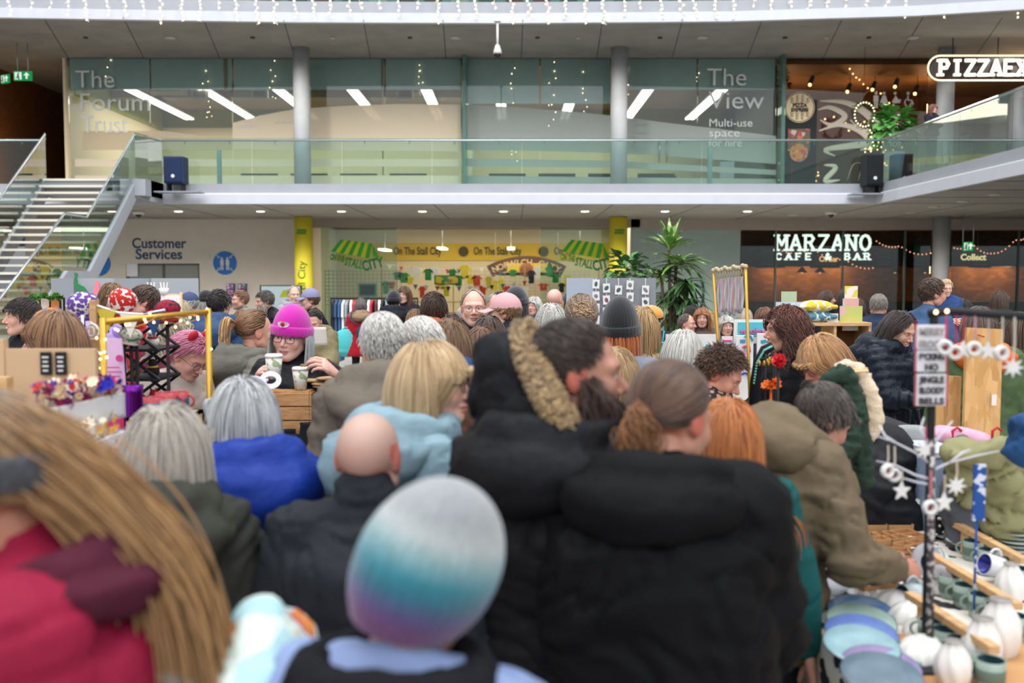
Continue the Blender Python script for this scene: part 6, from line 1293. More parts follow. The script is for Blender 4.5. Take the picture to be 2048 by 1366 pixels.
person('person with curly ash blonde hair in maroon coat behind the pink hair', 342, 664, 74, yaw=140, hair=dict(bob, L=.24, N=1300, curl=.8, cf=18, vol=.02, r=.003), hc=('#7a6a54', '#c8bca4'), top='#57202f', bulk=.05, sex='f')
person('man in navy cap and dark coat near the blue leaflet racks', 377, 607, 40, yaw=-85, hair=sm(short, top=.1), hc=GY, top='#1c2230', hatfn=cap('#3b4766'))
person('person in black beanie far behind by the service door', 413, 602, 38, yaw=150, hair=sm(bob, top=.0), hc=GY, top='#3a3d42', hatfn=beanie('#121214'))
person('ash blonde haired person behind the navy cap', 361, 622, 42, yaw=160, hair=sm(longh), hc=('#8a7a62', '#b8a88c'), top='#3c3c40', sex='f')
AS = person('black haired person in steel blue quilted jacket, back turned', 438, 610, 56, yaw=172, hair=dict(shortS, L=.045), hc=BK, top='#2b4568', puff=.062, topkind='puff', bulk=.06, hood=1.2, toprough=.5)
person('short haired man in grey green jacket by the leaflet racks', 480, 600, 36, yaw=-60, hair=shortS, hc=('#6a4430', '#8a6248'), top='#7c7f72', face=dict(stubble=.3))
person('brown haired head low behind the steel blue jacket', 484, 640, 42, yaw=170, hair=sm(bob), hc=LB, top='#4a4440', sex='f')
person('grey bearded man in black leather jacket bending forward', 530, 602, 38, yaw=-66, lean=18, hair=dict(shortS, L=.05), hc=('#3a3530', '#55504a'), top='#191b20', bulk=.04, beard=dict(N=150, L=.05, r=.004, color=GY), toprough=.4)
person('bald man in grey hooded top beside the awning screen', 588, 590, 33, yaw=28, skin='#c9a08c', hair=sm(recede), hc=GY, top='#8d9095', hood=1.2, bulk=.04)
person('man in lavender cap and black coat facing the screen', 619, 600, 40, yaw=-72, hair=sm(short, top=.1), hc=BR, top='#14151a', bulk=.05, hatfn=cap('#7d7c9c'))
AY = person('dark haired woman in khaki coat reading a paper sheet', 628, 643, 46, yaw=-8, hpitch=26, hair=dict(comb='tie', tie=(0, .11, .02), L=.16, N=500, r=.004, line=.68), hc=BK, top='#7a7052', bulk=.06, topkind='coat', hem=.55, sex='f', fine=True, arms=('front', 'front'), hood=1.0)
AZ = person('woman in magenta beanie with eye patch motif, glasses and pale teal hair', 582, 671, 92, yaw=-14, hyaw=4, hpitch=6, hroll=6, skin='#d8ac9c', hair=dict(longh, top=.2, L=.36, N=1300, r=.0026), hc=('#8a9a98', '#c4cac4'), hc3=None, glasses='#1c1a18', top='#1a1c20', bulk=.04, toprough=.35, sex='f', fine=True, hatfn=beanie('#c01c9c', R=1.05, tall=.02), arms=((676, 752, 4.95), (512, 770, 4.9)), curl=(.7, .9), face=dict(lips='#a8646a', blush=.5))
mb = MB(); 
pts = [(.030*math.cos(a)-.0, -.113+.010*(math.cos(a)**2)*1.2, .072+.015*math.sin(a)) for a in np.linspace(0, 2*PI, 24, endpoint=False)]; mb.add(pts, [tuple(range(24))]); mesh_obj('eye_patch', toW(AZ, mb.V), mb.F, mat('#e0c8cc', .8), AZ['root'], smooth=False)
mb = MB(); mb.ball((0, -.113, .072), (.010, .004, .011), 12); mesh_obj('eye_patch_iris', toW(AZ, mb.V), mb.F, mat('#a8182c', .6), AZ['root'])
def dreads(info):
    rng = info['rng']; out = []
    for i in range(54):
        a = rng.uniform(-1.2, 1.2); e = rng.uniform(-.9, .7); st = np.array([0, .11, .045]); d = np.array([math.sin(a)*.9, .75, e]); P0 = [st, st+d*.05+np.array([0, .01, .01]), st+d*.085+np.array([0, .0, -.03]), st+d*.10+np.array([0, 0, -.10-rng.uniform(0, .05)])]
        out.append((tube_strands(P0, 1, [0, 0, 0, 0], rng, seg=12), np.interp(np.linspace(0, 1, 12), [0, .2, .8, 1], [.006, .0075, .0065, .003]), rng.choice(['#8a6238', '#6a4628', '#a9824e', '#c09a66'])))
    return out
BA = person('woman with tied up dreadlocks in grey green jacket turned from the camera', 512, 664, 82, yaw=122, hyaw=2, skin='#cf9a84', hair=dict(comb='tie', tie=(0, .115, .045), L=.17, N=800, r=.0034, line=.66, noise=.05, low=-.4), hc=('#4f3522', '#8a6440'), top='#65635a', bulk=.045, sex='f', fine=True, extras=dreads, hood=1.1, arms=('pocket', (598, 770, 5.3)))
BB = person('blonde young woman leaning down over the wooden crates', 668, 772, 84, yaw=-22, lean=40, hpitch=8, hroll=-12, skin='#d8a894', hair=dict(longh, comb='mid', line=.66, L=.30, N=1500, vol=.006, shoulders=False), hc=('#6a543c', '#c4ae88'), hc3=None, top='#3c4038', sex='f', fine=True, face=dict(lips='#b05a5a', blush=.4), arms=('front', 'down'))
BC = person('grey haired woman in red coat with fur collar and navy shoulder bag', 722, 611, 29, yaw=178, hair=sm(bob, L=.1), hc=('#4a4440', '#7a726c'), top='#a01826', topkind='coat', bulk=.05, hem=.72, legs='#171418', sex='f', hood=.9, hoodc='#8a7258')
person('man in black beanie and jacket with blue trimmed rucksack by the clothes rail', 788, 601, 36, yaw=172, hair=sm(short, top=.1), hc=BK, top='#1a1d22', bulk=.045, hatfn=beanie('#15161a'), hood=1.1)
person('long haired person facing this way with a hand to the cheek', 808, 590, 31, yaw=-15, hair=sm(longh, line=.6), hc=('#3a261a', '#6a4a34'), top='#1c1c20', arms=('phone', 'down'))
BF = person('young man with thick brown hair and rust hooded top, back turned', 868, 620, 62, yaw=176, hair=dict(short, L=.07, line=.5, vol=.012, noise=.4), hc=('#33241a', '#5c4230'), top='#a04c33', hood=1.3, bulk=.03)
person('fair haired person in purple hooded coat behind the rust hood', 832, 640, 44, yaw=160, hair=sm(longh, L=.2), hc=LB, top='#5c2a66', hood=1.5, sex='f')
person('grey haired man in the shop crowd under the arched sign', 988, 607, 36, yaw=20, hair=sm(recede), hc=GY, top='#5a5048')
person('dark haired person under the arched sign', 1000, 602, 34, yaw=150, hair=sm(bob), hc=BK, top='#2f3440')
person('person in white coat beside the rust hood', 905, 650, 46, yaw=160, hair=sm(bob), hc=BK, top='#c4c2bc', bulk=.05, sex='f')
person('person in orange top deep in the crowd', 925, 632, 36, yaw=-160, hair=sm(shortS), hc=GY, top='#c45a22')
person('small grey haired head beside the balding man', 1068, 612, 36, yaw=-30, hair=sm(bob), hc=GY, top='#8a8f94', sex='f')
# -- seated people at the cafe front
for i, (px, py, hp, y_, hcx, tp, lb, st) in enumerate(((1375, 648, 40, 60, ('#4a3a30', '#7a6a5c'), '#8a3f2c', 'balding seated man by the tall plant', recede), (1388, 628, 36, 75, BK, '#4a3a3a', 'dark haired seated woman in profile near the tall plant', bob), (1404, 636, 40, -10, ('#7a4a2a', '#a8744a'), '#5c4a42', 'curly fair haired seated person with face mask near the tall plant', bob), (1418, 640, 36, 160, BL, '#3a2c28', 'seated person with blonde ponytail near the tall plant', longh), (1452, 652, 42, 5, GY, '#6a6560', 'grey haired person just above the print display', bob), (1490, 634, 34, 150, ('#9a8a78', '#c8b8a4'), '#a08c7c', 'pale haired person behind the ribbon stand', bob), (1530, 636, 42, 20, ('#5a3a26', '#8a5f3e'), '#2c3440', 'curly brown haired person in face mask beside the curly haired woman', dict(bob, curl=.8, L=.12)))):
    person(lb, px, py, hp, yaw=y_, hair=sm({k: v for k, v in st.items() if k not in ('N', 'r')}) if False else dict(st, N=450, r=.0042), hc=hcx, top=tp, H=1.65, sex='f' if i else 'm', seated=True, lower=False)
for i, (px, py, tp) in enumerate(((1655, 598, '#1c1a1c'), (1692, 592, '#121214'), (1716, 612, '#202428'), (2000, 600, '#2a2622'))):
    person(('person in cafe behind the yellow cushion', 'dark haired person at the cafe counter', 'person in charcoal coat at the cafe window', 'person deep in the cafe beyond the column')[i], px, py, 30, d=15 if i < 3 else 14, yaw=(60, 170, 175, 120)[i], hair=sm(bob), hc=BR if i != 1 else BK, top=tp)
# -- far side of the right stalls
BM = person('brown haired person in moss green jacket with orange collar by the chipboard panels', 1958, 655, 76, yaw=170, hair=dict(bob, N=900, L=.12, curl=.5), hc=('#4a3a30', '#7a6658'), top='#4c5f3e', bulk=.05, hood=.8, hoodc='#c8622a')
person('person in brown quilted jacket at the far edge', 2040, 662, 72, yaw=-160, hair=sm(longh), hc=('#3c2c24', '#6a5444'), top='#54403a', puff=.06, topkind='puff', bulk=.05)
person('crouching child in black beside the tall chipboard', 2042, 742, 56, yaw=-70, H=1.15, d=6.6, hair=sm(bob), hc=BR, top='#141416', bulk=.03)
person('dark haired person in maroon behind the hanging ornaments', 1918, 622, 48, yaw=-150, hair=sm(bob), hc=BK, top='#4a1c34', bulk=.04)
person('woman with auburn fringe leaning on the gallery rail', 1866, 218, 31, d=27.0, H=1.66, yaw=12, hyaw=20, hair=sm(longh, L=.25), hc=('#5a3020', '#8a5238'), top='#1b1f2c', arms=('front', 'front'), sex='f', fine=True)
# -- carried bags
def backpack(info, label, m, s=1.0, straps=None, z=1.22, yo=.0):
    V, F = remesh([('e', (0, 0, 0), (.15*s, .075*s, .21*s)), ('c', (-.09*s, 0, -.13*s), (-.09*s, 0, .1*s), .07*s, .07*s), ('c', (.09*s, 0, -.13*s), (.09*s, 0, .1*s), .07*s, .07*s), ('e', (0, .06*s, -.08*s), (.115*s, .05*s, .10*s))], .012, 3); V = fold_disp(V, vnormals(V, F), .006, 4, 14)
    sp, a = info['spine'](z); R = rotm(0, a); off = sp+R@np.array([0, .13+info['bulk']+.07*s+yo, 0]); V = V@R.T+off
    r = info['root']; o = mesh_obj('backpack', info['T'](V), F, m); o.matrix_basis = r.matrix_basis.copy(); tag(o, label, 'backpack')
    for sd in (-1, 1):
        pts = [sp+R@np.array([sd*.10, .12+info['bulk'], .17]), sp+R@np.array([sd*.11, .05, .215+info['bulk']*.6]), sp+R@np.array([sd*.12, -.05, .20+info['bulk']*.5]), sp+R@np.array([sd*.13, -.12-info['bulk'], .10]), sp+R@np.array([sd*.15, -.13-info['bulk'], -.02]), sp+R@np.array([sd*.19, -.02, -.12])]
        mb = MB(); mb.tube([tuple(q) for q in pts], .022, 8, sy=.35); so = mesh_obj('strap', info['T'](np.array(mb.V)), mb.F, straps or m, o)
    pk = MB(); c = off+R@np.array([0, .125*s, -.08*s]); pk.tube([tuple(c+R@np.array([x*s, -.012*abs(x)*8*s, .07*s])) for x in (-.09, -.045, 0, .045, .09)], .004, 5); mesh_obj('zip', info['T'](np.array(pk.V)), pk.F, M_dark, o); return o
backpack(W_, 'turquoise rucksack worn by the person in the orange beret', mat('#2f8f9e', .7), 1.05)
backpack(D_, 'pale blue floral backpack worn over the maroon fleece', mat('#9fc0c4', .8, kind='floral', scale=16, c2='#c9d8cf'), 1.25, mat('#93b4bc', .8), z=1.1)
def shoulder_bag(label, c, m, w_, h_, dp, strap_to, name='shoulder_bag'):
    c = Vector(c); r = empty(name, c, 0, label, 'bag'); V, F = remesh([('e', (0, 0, 0), (w_*.56, dp, h_*.56)), ('c', (-w_*.3, 0, -h_*.3), (w_*.3, 0, -h_*.3), dp*.9, dp*.9), ('c', (-w_*.26, 0, h_*.28), (w_*.26, 0, h_*.28), dp*.6, dp*.6)], .012, 2); mesh_obj('body', V, F, m, r)
    mb = MB(); mb.tube([Vector((-w_*.3, 0, h_*.4))]+[Vector(s)-c for s in strap_to]+[Vector((w_*.3, 0, h_*.4))], .012, 6); mesh_obj('strap', mb.V, mb.F, m, r)
d_ = BC['d']; shoulder_bag('navy shoulder bag hanging on the back of the red coat', P(734, 668, d_-.32), mat('#26304a', .6), .32, .30, .06, [P(700, 640, d_-.26), P(704, 622, d_-.22), P(722, 617, d_-.1)])
shoulder_bag('turquoise tote bag beside the red coat', P(694, 686, d_-.1), mat('#49b3b3', .7), .46, .42, .08, [P(690, 655, d_-.1), P(700, 655, d_-.1)], 'tote_bag')
# held things
def cup(label, p, group=None):
    r = empty('paper_cup', p, 0, label, 'cup', group); mb = MB(); mb.lathe([(.028, -.05), (.040, .05), (.038, .05)], (0, 0, 0), 18); mb.build('cup', mat('#d8d4c8', .7, kind='speckle', scale=34, c2='#8a9a72'), r); mb = MB(); mb.lathe([(.042, .05), (.042, .06), (.036, .066)], (0, 0, 0), 18); mb.build('lid', mat('#e4e2dc', .5), r); return r
cup('patterned paper cup held by the woman in the magenta beanie', P(548, 736, 4.66)); cup('patterned paper cup standing on the wooden crates', P(601, 760, 4.95))
p = P(624, 672, AY['d']-.42); mb = MB(); mb.sheet(lambda u, v: (p.x-.15+.3*u, p.y-.02*math.sin(u*PI)-.06*v, p.z-.09+.18*v), 8, 6); tag(mb.build('paper_sheet', mat('#dcd6cc', .8), solid=.003), 'white paper sheet held by the woman in the khaki coat', 'paper')
# ---------------- stalls ----------------
def PT(px, py, z):
    "point of the plane at height z seen at a pixel"
    u = (px-1024)/FPX; v = (683-py)/FPX; d = Vector((u, CP+v*SP, v*CP-SP)); t = (z-CAM_Z)/d.z; return Vector((d.x*t, d.y*t, z))
rng = random.Random(77)
def simple(name, label, cat, mb, m, group=None, **kw): return tag(mb.build(name, m, **kw), label, cat, group)
def table(label, x0, x1, y0, y1, z, topm, cloth=None, drop=None, clothlabel=None):
    r = root0('stall_table', label, 'table', ((x0+x1)/2, (y0+y1)/2, 0)); mb = MB(); mb.bx(x0, x1, y0, y1, z-.035, z-.006); child(mb, 'tabletop', topm, r)
    for x in (x0+.05, x1-.05):
        for y in (y0+.05, y1-.05): mb = MB(); mb.cyl((x, y, 0), (x, y, z-.035), .018, n=8); child(mb, 'leg', M_steel, r)
    if cloth:
        mb = MB(); dr = drop or .5; a = .012
        mb.bx(x0-a, x1+a, y0-a, y1+a, z-.006, z)
        for (A_, B_) in (((x0-a, y0-a), (x1+a, y0-a)), ((x1+a, y0-a), (x1+a, y1+a)), ((x0-a, y1+a), (x0-a, y0-a))):
            A_ = Vector((*A_, z)); B_ = Vector((*B_, z)); n_ = Vector((B_.y-A_.y, A_.x-B_.x, 0)).normalized()
            mb.sheet(lambda u, v: tuple(A_.lerp(B_, u)+n_*(.012*math.sin(u*(B_-A_).length*22)*v+.01*v)-Vector((0, 0, dr*v))), max(8, int((B_-A_).length*30)), 4)
        tag(mb.build('tablecloth', cloth, solid=.003), clothlabel, 'tablecloth')
    return r
M_card = mat('#c9a884', .8, var=.05, name='card'); M_kraft = mat('#b98b5c', .8, var=.05); M_wht = mat('#dad8d4', .75, var=.06, vscale=12); M_brass = mat('#c89a3c', .35, metal=.6); M_black = mat('#121214', .6); M_oak = mat('#c79a68', .6, kind='wood', scale=10, c2='#a87848', aniso=(1, 1, 5))
# --- flower stall at the left
table('dark stall table of the dried flower display', -2.0, -.98, 2.6, 3.5, .8, M_black, mat('#1b1a1e', .8), .6, 'black cloth on the dried flower stall table')
p = P(100, 773, 3.15); mb = MB(); mb.box(p, (.30, .02, .24)); mb.box((p.x-.15, p.y, p.z-.1), (.03, .03, .5)); mb.box((p.x+.13, p.y+.02, p.z-.4), (.03, .02, .7)); mb.box((p.x-.13, p.y+.02, p.z-.4), (.03, .02, .7)); simple('display_board', 'tan card board with two black price labels over the flower troughs', 'board', mb, M_card)
for i, px in enumerate((92, 122)):
    q = P(px, 727, 3.13); r = root0('price_label', 'small black price label clipped to the tan board, ' + ('nearer the wooden edge', 'nearer the pink poster')[i], 'label', q); mb = MB(); mb.box(q, (.034, .006, .072)); child(mb, 'card', M_black, r); mb = MB(); [mb.box(q+Vector((0, -.005, .02-.014*k)), (.02-.004*(k % 2), .002, .005)) for k in range(4)]; child(mb, 'writing', M_wht, r)
FC = [['#8a1f4a', '#2a2fae', '#c9a87a', '#e0d0b0', '#b8342c', '#6a2a7a', '#d8b890'], ['#e6dcc8', '#d8a24a', '#c8b890', '#efe6da'], ['#e0a040', '#d87a8a', '#f0e6dc', '#7a9a6a'], ['#d8b43a', '#1f5fae', '#1f8a7a', '#efe0c8']]
def blossom(mb, q, s, rng):
    n = rng.choice((6, 8)); d = Vector((rng.uniform(-1, 1), rng.uniform(-1.4, .3), rng.uniform(-.2, 1))).normalized(); u = d.orthogonal().normalized(); v_ = d.cross(u)
    for k in range(n):
        a = 2*PI*k/n; o_ = u*math.cos(a)+v_*math.sin(a); t_ = u*-math.sin(a)+v_*math.cos(a); mb.add([q, q+o_*s*.6+t_*s*.3+d*s*.25, q+o_*s+d*s*.35, q+o_*s*.6-t_*s*.3+d*s*.25], [(0, 1, 2, 3)])
    mb.ball(q+d*s*.15, s*.25, 6)
for k, (pxa, pya, pxb, pyb, Y) in enumerate(((85, 838, 218, 812, 2.85), (110, 925, 220, 890, 2.75), (130, 968, 218, 950, 2.7))):
    a = P(pxa, pya, Y-.12); b = P(pxb, pyb, Y+.22); d = (b-a); d.z = 0; L = d.length; an = math.atan2(d.y, d.x); c = a.lerp(b, .5); R = Matrix.Rotation(an, 4, 'Z'); lb = ('top', 'middle', 'lowest')[k]
    r = root0('flower_trough', 'long white wooden trough of the dried flower display, %s tier' % lb, 'planter', c); M_ = Matrix.Translation(c) @ R
    mb = MB(); mb.M = M_; h = .075; mb.bx(-L/2, L/2, -.05, -.042, -h/2, h/2); mb.bx(-L/2, L/2, .042, .05, -h/2, h/2); mb.bx(-L/2, L/2, -.05, .05, -h/2, -h/2+.01); child(mb, 'side_panel', M_wht, r)
    for s in (-1, 1): mb = MB(); mb.M = M_; mb.bx(s*L/2-.006, s*L/2+.006, -.05, .05, -h/2, h/2); child(mb, 'end_panel', M_wht, r)
    mb = MB(); mb.M = M_; mb.bx(-L/2+.02, -L/2+.04, .05, .07, .8-c.z+0, h/2+.01); mb.bx(L/2-.04, L/2-.02, .05, .07, .8-c.z, h/2+.01); child(mb, 'support', M_wht, r)
    for cc in FC[k]:
        mb = MB()
        for _ in range(20 if k == 0 else 14):
            q = M_ @ Vector((rng.uniform(-L/2, L/2), rng.uniform(-.05, .04), h/2+rng.uniform(0, .055))); blossom(mb, q, rng.uniform(.012, .024), rng)
        simple('dried_flower_bunch', 'bunch of %s dried flowers in the %s white trough' % ({'#8a1f4a': 'plum', '#2a2fae': 'deep blue', '#c9a87a': 'tan', '#e0d0b0': 'straw', '#b8342c': 'red', '#6a2a7a': 'violet', '#d8b890': 'beige', '#e6dcc8': 'cream', '#d8a24a': 'gold', '#c8b890': 'sand', '#efe6da': 'white', '#e0a040': 'orange', '#d87a8a': 'pink', '#f0e6dc': 'ivory', '#7a9a6a': 'sage', '#d8b43a': 'yellow'}.get(cc, 'pale'), lb), 'dried flowers', mb, mat(cc, .85, var=.2, vscale=30))
mb = MB(); q = P(8, 800, 3.0); mb.bx(q.x-.07, q.x+.02, q.y-.02, q.y+.02, .8, q.z+.07); simple('wooden_post', 'pale wooden post at the very edge of the flower stall', 'post', mb, M_pine)
# pink poster, brass arch, wooden post
a = P(205, 676, 4.05); b = P(258, 862, 4.0); mb = MB(); mb.add([(a.x, 4.05, a.z), (b.x-.02, 4.0, a.z-.0), (b.x, 4.0, b.z), (a.x+.015, 4.05, b.z)], [(0, 3, 2, 1)])
r = root0('pink_poster', 'tall pale pink poster with a green flask picture and magenta strip', 'poster', a.lerp(b, .5)); child(mb, 'sheet', mat('#d9b4d4', .6), r, solid=.006); mb = MB(); q = P(235, 845, 3.985); mb.box(q, (.10, .004, .045)); child(mb, 'strip', mat('#c92c62', .6), r)
mb = MB(); q = P(236, 802, 3.985); mb.box(q, (.022, .004, .07)); mb.box(P(229, 802, 3.985), (.004, .004, .05)); child(mb, 'flask_picture', mat('#4c7a66', .6), r); mb = MB(); disc(mb, (P(241, 716, 4.0).x, P(241, 716, 4.0).z), .014, 3.985, 3.99, 16); [mb.box(P(228+rng.uniform(-3, 3), 735+9*k, 3.988), (rng.uniform(.03, .06), .002, .005)) for k in range(6)]; child(mb, 'print', mat('#c23c84', .6), r)
mb = MB(); q = P(230, 690, 4.1); mb.bx(q.x-.01, q.x+.01, 4.07, 4.09, .8, q.z); child(mb, 'stand', M_dark, r)
table('narrow table standing under the row of knitted hats', -2.4, -1.0, 4.46, 4.98, .8, M_oak)
table('stall table with the pink poster and brass frame', -1.68, -1.0, 3.7, 4.42, .8, M_oak, mat('#4d1f7a', .8), .55, 'deep purple cloth over the knitwear stall table')
r = root0('brass_arch', 'rectangular brass rail frame wound with tiny lights over the knitwear stall', 'display frame', P(310, 640, 3.9)); a = P(205, 644, 3.75); b = P(416, 624, 4.15)
mb = MB(); mb.tube([a, b], .012, 8); child(mb, 'rail', M_brass, r)
for q in (a, b): mb = MB(); mb.tube([q+Vector((0, 0, .015)), (q.x, q.y, .8)], .013, 8); child(mb, 'post', M_brass, r)
lights('string_lights', 'tiny warm lights wound along the brass rail frame', [P(425, 860, 4.13), b, a.lerp(b, .5)-Vector((0, .02, 0)), a, P(206, 730, 3.73)], 34, .0055, G_warm, wire=M_brass, rw=.0015, jit=.02)
mb = MB(); q = P(188, 600, 4.4); mb.bx(q.x-.014, q.x+.014, 4.38, 4.42, .8, q.z); simple('wooden_post', 'slim pale wooden post standing among the knitted hats', 'post', mb, M_pine)
bunting('washing_line', 'white cord strung from the wooden post with knitted mitts', (190, 610), (330, 620), 4.4, 3, .03, ['#c9b23c', '#e3d9cc', '#24406a'], size=.09)
# knitted hats
def knit_hat(px, py, w_, h_, Y, c, label, c2='#e0dcd4', R=None, tam=False):
    q = P(px, py, Y); s = Y/FPX; mb = MB(); a, b = w_*s/2, h_*s/2; R = R or Matrix.Rotation(rng.uniform(-.4, .4), 3, 'Y')
    mb.lathe([(a*.55, -b*.95), (a*.62, -b*.8), (a*.6, -b*.62), (a*.85, -b*.3), (a*1.0, b*.1), (a*.9, b*.5), (a*.6, b*.82), (a*.2, b*.98), (.002, b)], (0, 0, 0), 28, R, sc_=(1, .85)); r = empty('knitted_hat', q, 0, label, 'hat')
    V = np.array(mb.V); mesh_obj('crown', V, mb.F, mat(c, .9, kind='knit', scale=52, c2=c2, name='knit') if c2 else mat(c, .9), r)
    m2 = MB(); m2.tube([R @ Vector((a*.62*math.cos(t), a*.53*math.sin(t), -b*.9)) for t in np.linspace(0, 2*PI, 20, endpoint=False)], b*.14, 8, closed=True); m2.build('brim', mat(c, .9), r)
    m3 = MB(); m3.cyl((0, 0, -b), (0, 0, .8-q.z), .008, n=6); m3.build('stand', M_dark, r)
for a_ in ((166, 612, 66, 58, 4.5, '#5f3f8c', 'purple patterned slouchy knitted hat, highest beside the dinosaur panel'), (246, 606, 58, 62, 4.5, '#b3261f', 'bright red and grey knitted hat with crown ties'), (334, 622, 56, 46, 4.5, '#8f1a30', 'deep red knitted hat with dark zigzag at the end of the cord', '#2a1a3c'), (96, 634, 62, 36, 4.5, '#c07a3a', 'orange and grey striped knitted hat at the end of the row', '#4a5f7a'), (138, 640, 54, 38, 4.5, '#d08a24', 'mustard and cream knitted hat next to the striped one', '#d8cbb4'), (204, 640, 52, 44, 4.45, '#1f4f8c', 'blue knitted hat with orange band behind the brass post', '#c4622a'), (262, 672, 48, 34, 4.5, '#c8c2b4', 'cream speckled knitted hat beneath the red one', '#5a8a6a'), (272, 640, 40, 34, 4.55, '#c03028', 'small red knitted hat under the larger red one', '#3a5a3a')): knit_hat(*a_)
# white scroll stand
r = root0('scroll_stand', 'white wrought iron stand with curled scrolls among the hats', 'stand', P(165, 680, 4.3)); q0 = P(165, 640, 4.3); mb = MB(); mb.cyl((q0.x, 4.3, .8), (q0.x, 4.3, q0.z+.02), .006, n=6)
for s in (-1, 1):
    for zc, rr in ((q0.z-.05, .04), (q0.z-.17, .05), (q0.z-.29, .04)):
        for f in (-1, 1): mb.tube([(q0.x+s*(.048+rr*(1-t*.75)*math.cos(3.1+t*7)*-1*.8-.01), 4.3, zc+f*rr*(1-t*.75)*math.sin(3.1+t*7)) for t in np.linspace(0, 1, 18)], .004, 6)
    mb.tube([(q0.x+s*.11*math.sin(t), 4.3, q0.z-.2+.2*math.cos(t)) for t in np.linspace(.3, 2.9, 14)], .004, 6)
child(mb, 'scrollwork', mat('#dcdad6', .5), r)
# black folding rack with soft toys
x0, x1 = P(252, 700, 4.7).x, P(330, 700, 4.7).x; r = root0('folding_rack', 'black zigzag folding rack holding felt animals', 'rack', ((x0+x1)/2, 4.7, 0))
for Yk in (4.62, 4.9):
    mb = MB(); zz = [P(0, y, 4.7).z for y in (642, 698, 756, 812, 868, 930)]
    for i in range(5):
        mb.tube([(x0, Yk, zz[i]), (x1, Yk, zz[i+1])], .008, 5); mb.tube([(x1, Yk, zz[i]), (x0, Yk, zz[i+1])], .008, 5)
    mb.tube([(x0, Yk, zz[-1]), (x0, Yk, 0)], .008, 5); mb.tube([(x1, Yk, zz[-1]), (x1, Yk, 0)], .008, 5); child(mb, 'lattice_leg', M_black, r)
for i in (1, 2, 3, 4): mb = MB(); mb.bx(x0, x1, 4.6, 4.92, zz[i]-.006, zz[i]+.006); child(mb, 'shelf', M_black, r)
def toy(q, s, c, c2, label, rz=0):
    r = empty('felt_animal', q, rz, label, 'soft toy', 'felt animals on the folding rack' if False else None); mb = MB(); mb.ball((0, 0, s*.5), (s*.5, s*.45, s*.5), 12); mb.build('body', mat(c, .95, bump=.4, scale=90), r)
    mb = MB(); mb.ball((0, -s*.2, s*1.15), s*.36, 12); [mb.ball((t*s*.25, -s*.1, s*1.48), (s*.1, s*.06, s*.18), 8) for t in (-1, 1)]; mb.build('head', mat(c, .95, bump=.4, scale=90), r)
    mb = MB(); mb.tube([(s*.34*math.cos(t), -s*.12+s*.3*math.sin(t), s*.86) for t in np.linspace(0, 2*PI, 14, endpoint=False)], s*.09, 6, closed=True); mb.build('scarf', mat(c2, .9), r)
    mb = MB(); [mb.ball((t*s*.13, -s*.53, s*1.2), s*.045, 6) for t in (-1, 1)]; mb.ball((0, -s*.57, s*1.08), s*.06, 6); mb.build('eye', M_black, r)
tn = [('#c9c7c2', '#2f6a4a', 'pale grey felt animal with green scarf'), ('#dedad2', '#b0202c', 'white felt animal with red scarf'), ('#b98a2c', '#b0202c', 'golden felt animal with red scarf'), ('#1c1c20', '#c8a030', 'black felt animal with yellow scarf'), ('#6a8a78', '#c9c7c2', 'sage green felt animal with grey scarf'), ('#b0242c', '#e0dcd4', 'red felt animal with white scarf'), ('#b08a6a', '#2a5a8a', 'tan felt animal with blue scarf'), ('#7a5a8a', '#d8c8a0', 'mauve felt animal with straw scarf')]
for i, (c, c2, l_) in enumerate(tn):
    lv = 1+i//2; q = Vector((x0+.045+(i % 2)*.09, 4.68, zz[lv]+.006)); toy(q, .058 if lv < 3 else .05, c, c2, l_+' on the %s shelf of the folding rack' % ('top', 'second', 'third', 'bottom')[lv-1])
# mugs on box
q = P(330, 850, 3.55); mb = MB(); r = root0('wooden_riser', 'open pale wooden box carrying the red and blue mugs', 'box', q)
zt = P(330, 828, 3.55).z; mb.bx(q.x-.10, q.x+.10, 3.45, 3.68, zt-.012, zt); mb.bx(q.x-.10, q.x-.088, 3.45, 3.68, .8, zt); mb.bx(q.x+.088, q.x+.10, 3.45, 3.68, .8, zt); mb.bx(q.x-.1, q.x+.1, 3.66, 3.68, .8, zt); child(mb, 'box', M_pine, r)
table('small table under the red mugs box', q.x-.25, q.x+.3, 3.3, 3.68, .8, M_oak)
def mug(q, s, c, ci, label, cat='mug', group=None, rz=0, name='mug', band=None, tilt=None):
    r = empty(name, q, rz, label, cat, group); mb = MB(); mb.lathe([(s*.36, 0), (s*.42, s*.06), (s*.45, s*.9), (s*.41, s*.9), (s*.38, s*.1)], (0, 0, 0), 20); mb.build('body', mat(c, .35, var=.12, vscale=30), r); mb = MB(); mb.tube([(s*.42+s*.28*math.sin(t), 0, s*.48+s*.26*math.cos(t)) for t in np.linspace(0.1, 3.04, 9)], s*.05, 6); mb.build('handle', mat(c, .35), r)
    mb = MB(); mb.lathe([(s*.375, s*.1), (s*.405, s*.89), (s*.40, s*.885), (s*.01, s*.11)], (0, 0, 0), 18); mb.build('glaze', mat(ci, .25), r)
    if band: mb = MB(); mb.lathe([(s*.425, s*.25), (s*.445, s*.3), (s*.455, s*.6), (s*.44, s*.65)], (0, 0, 0), 20); mb.build('band', mat(band, .35), r)
    if tilt: r.rotation_euler = tilt
    return r
for i, (px, s) in enumerate(((307, .075), (334, .085), (358, .08))):
    v = P(px, 828, 3.5+.06*i); v.z = zt; mug(v, s, '#b03a42', '#7a2a30', 'red pottery mug with blue grey band on the wooden box, %s' % ('nearest the pink poster', 'middle of three', 'nearest the pink haired woman')[i], band='#3f5f74')
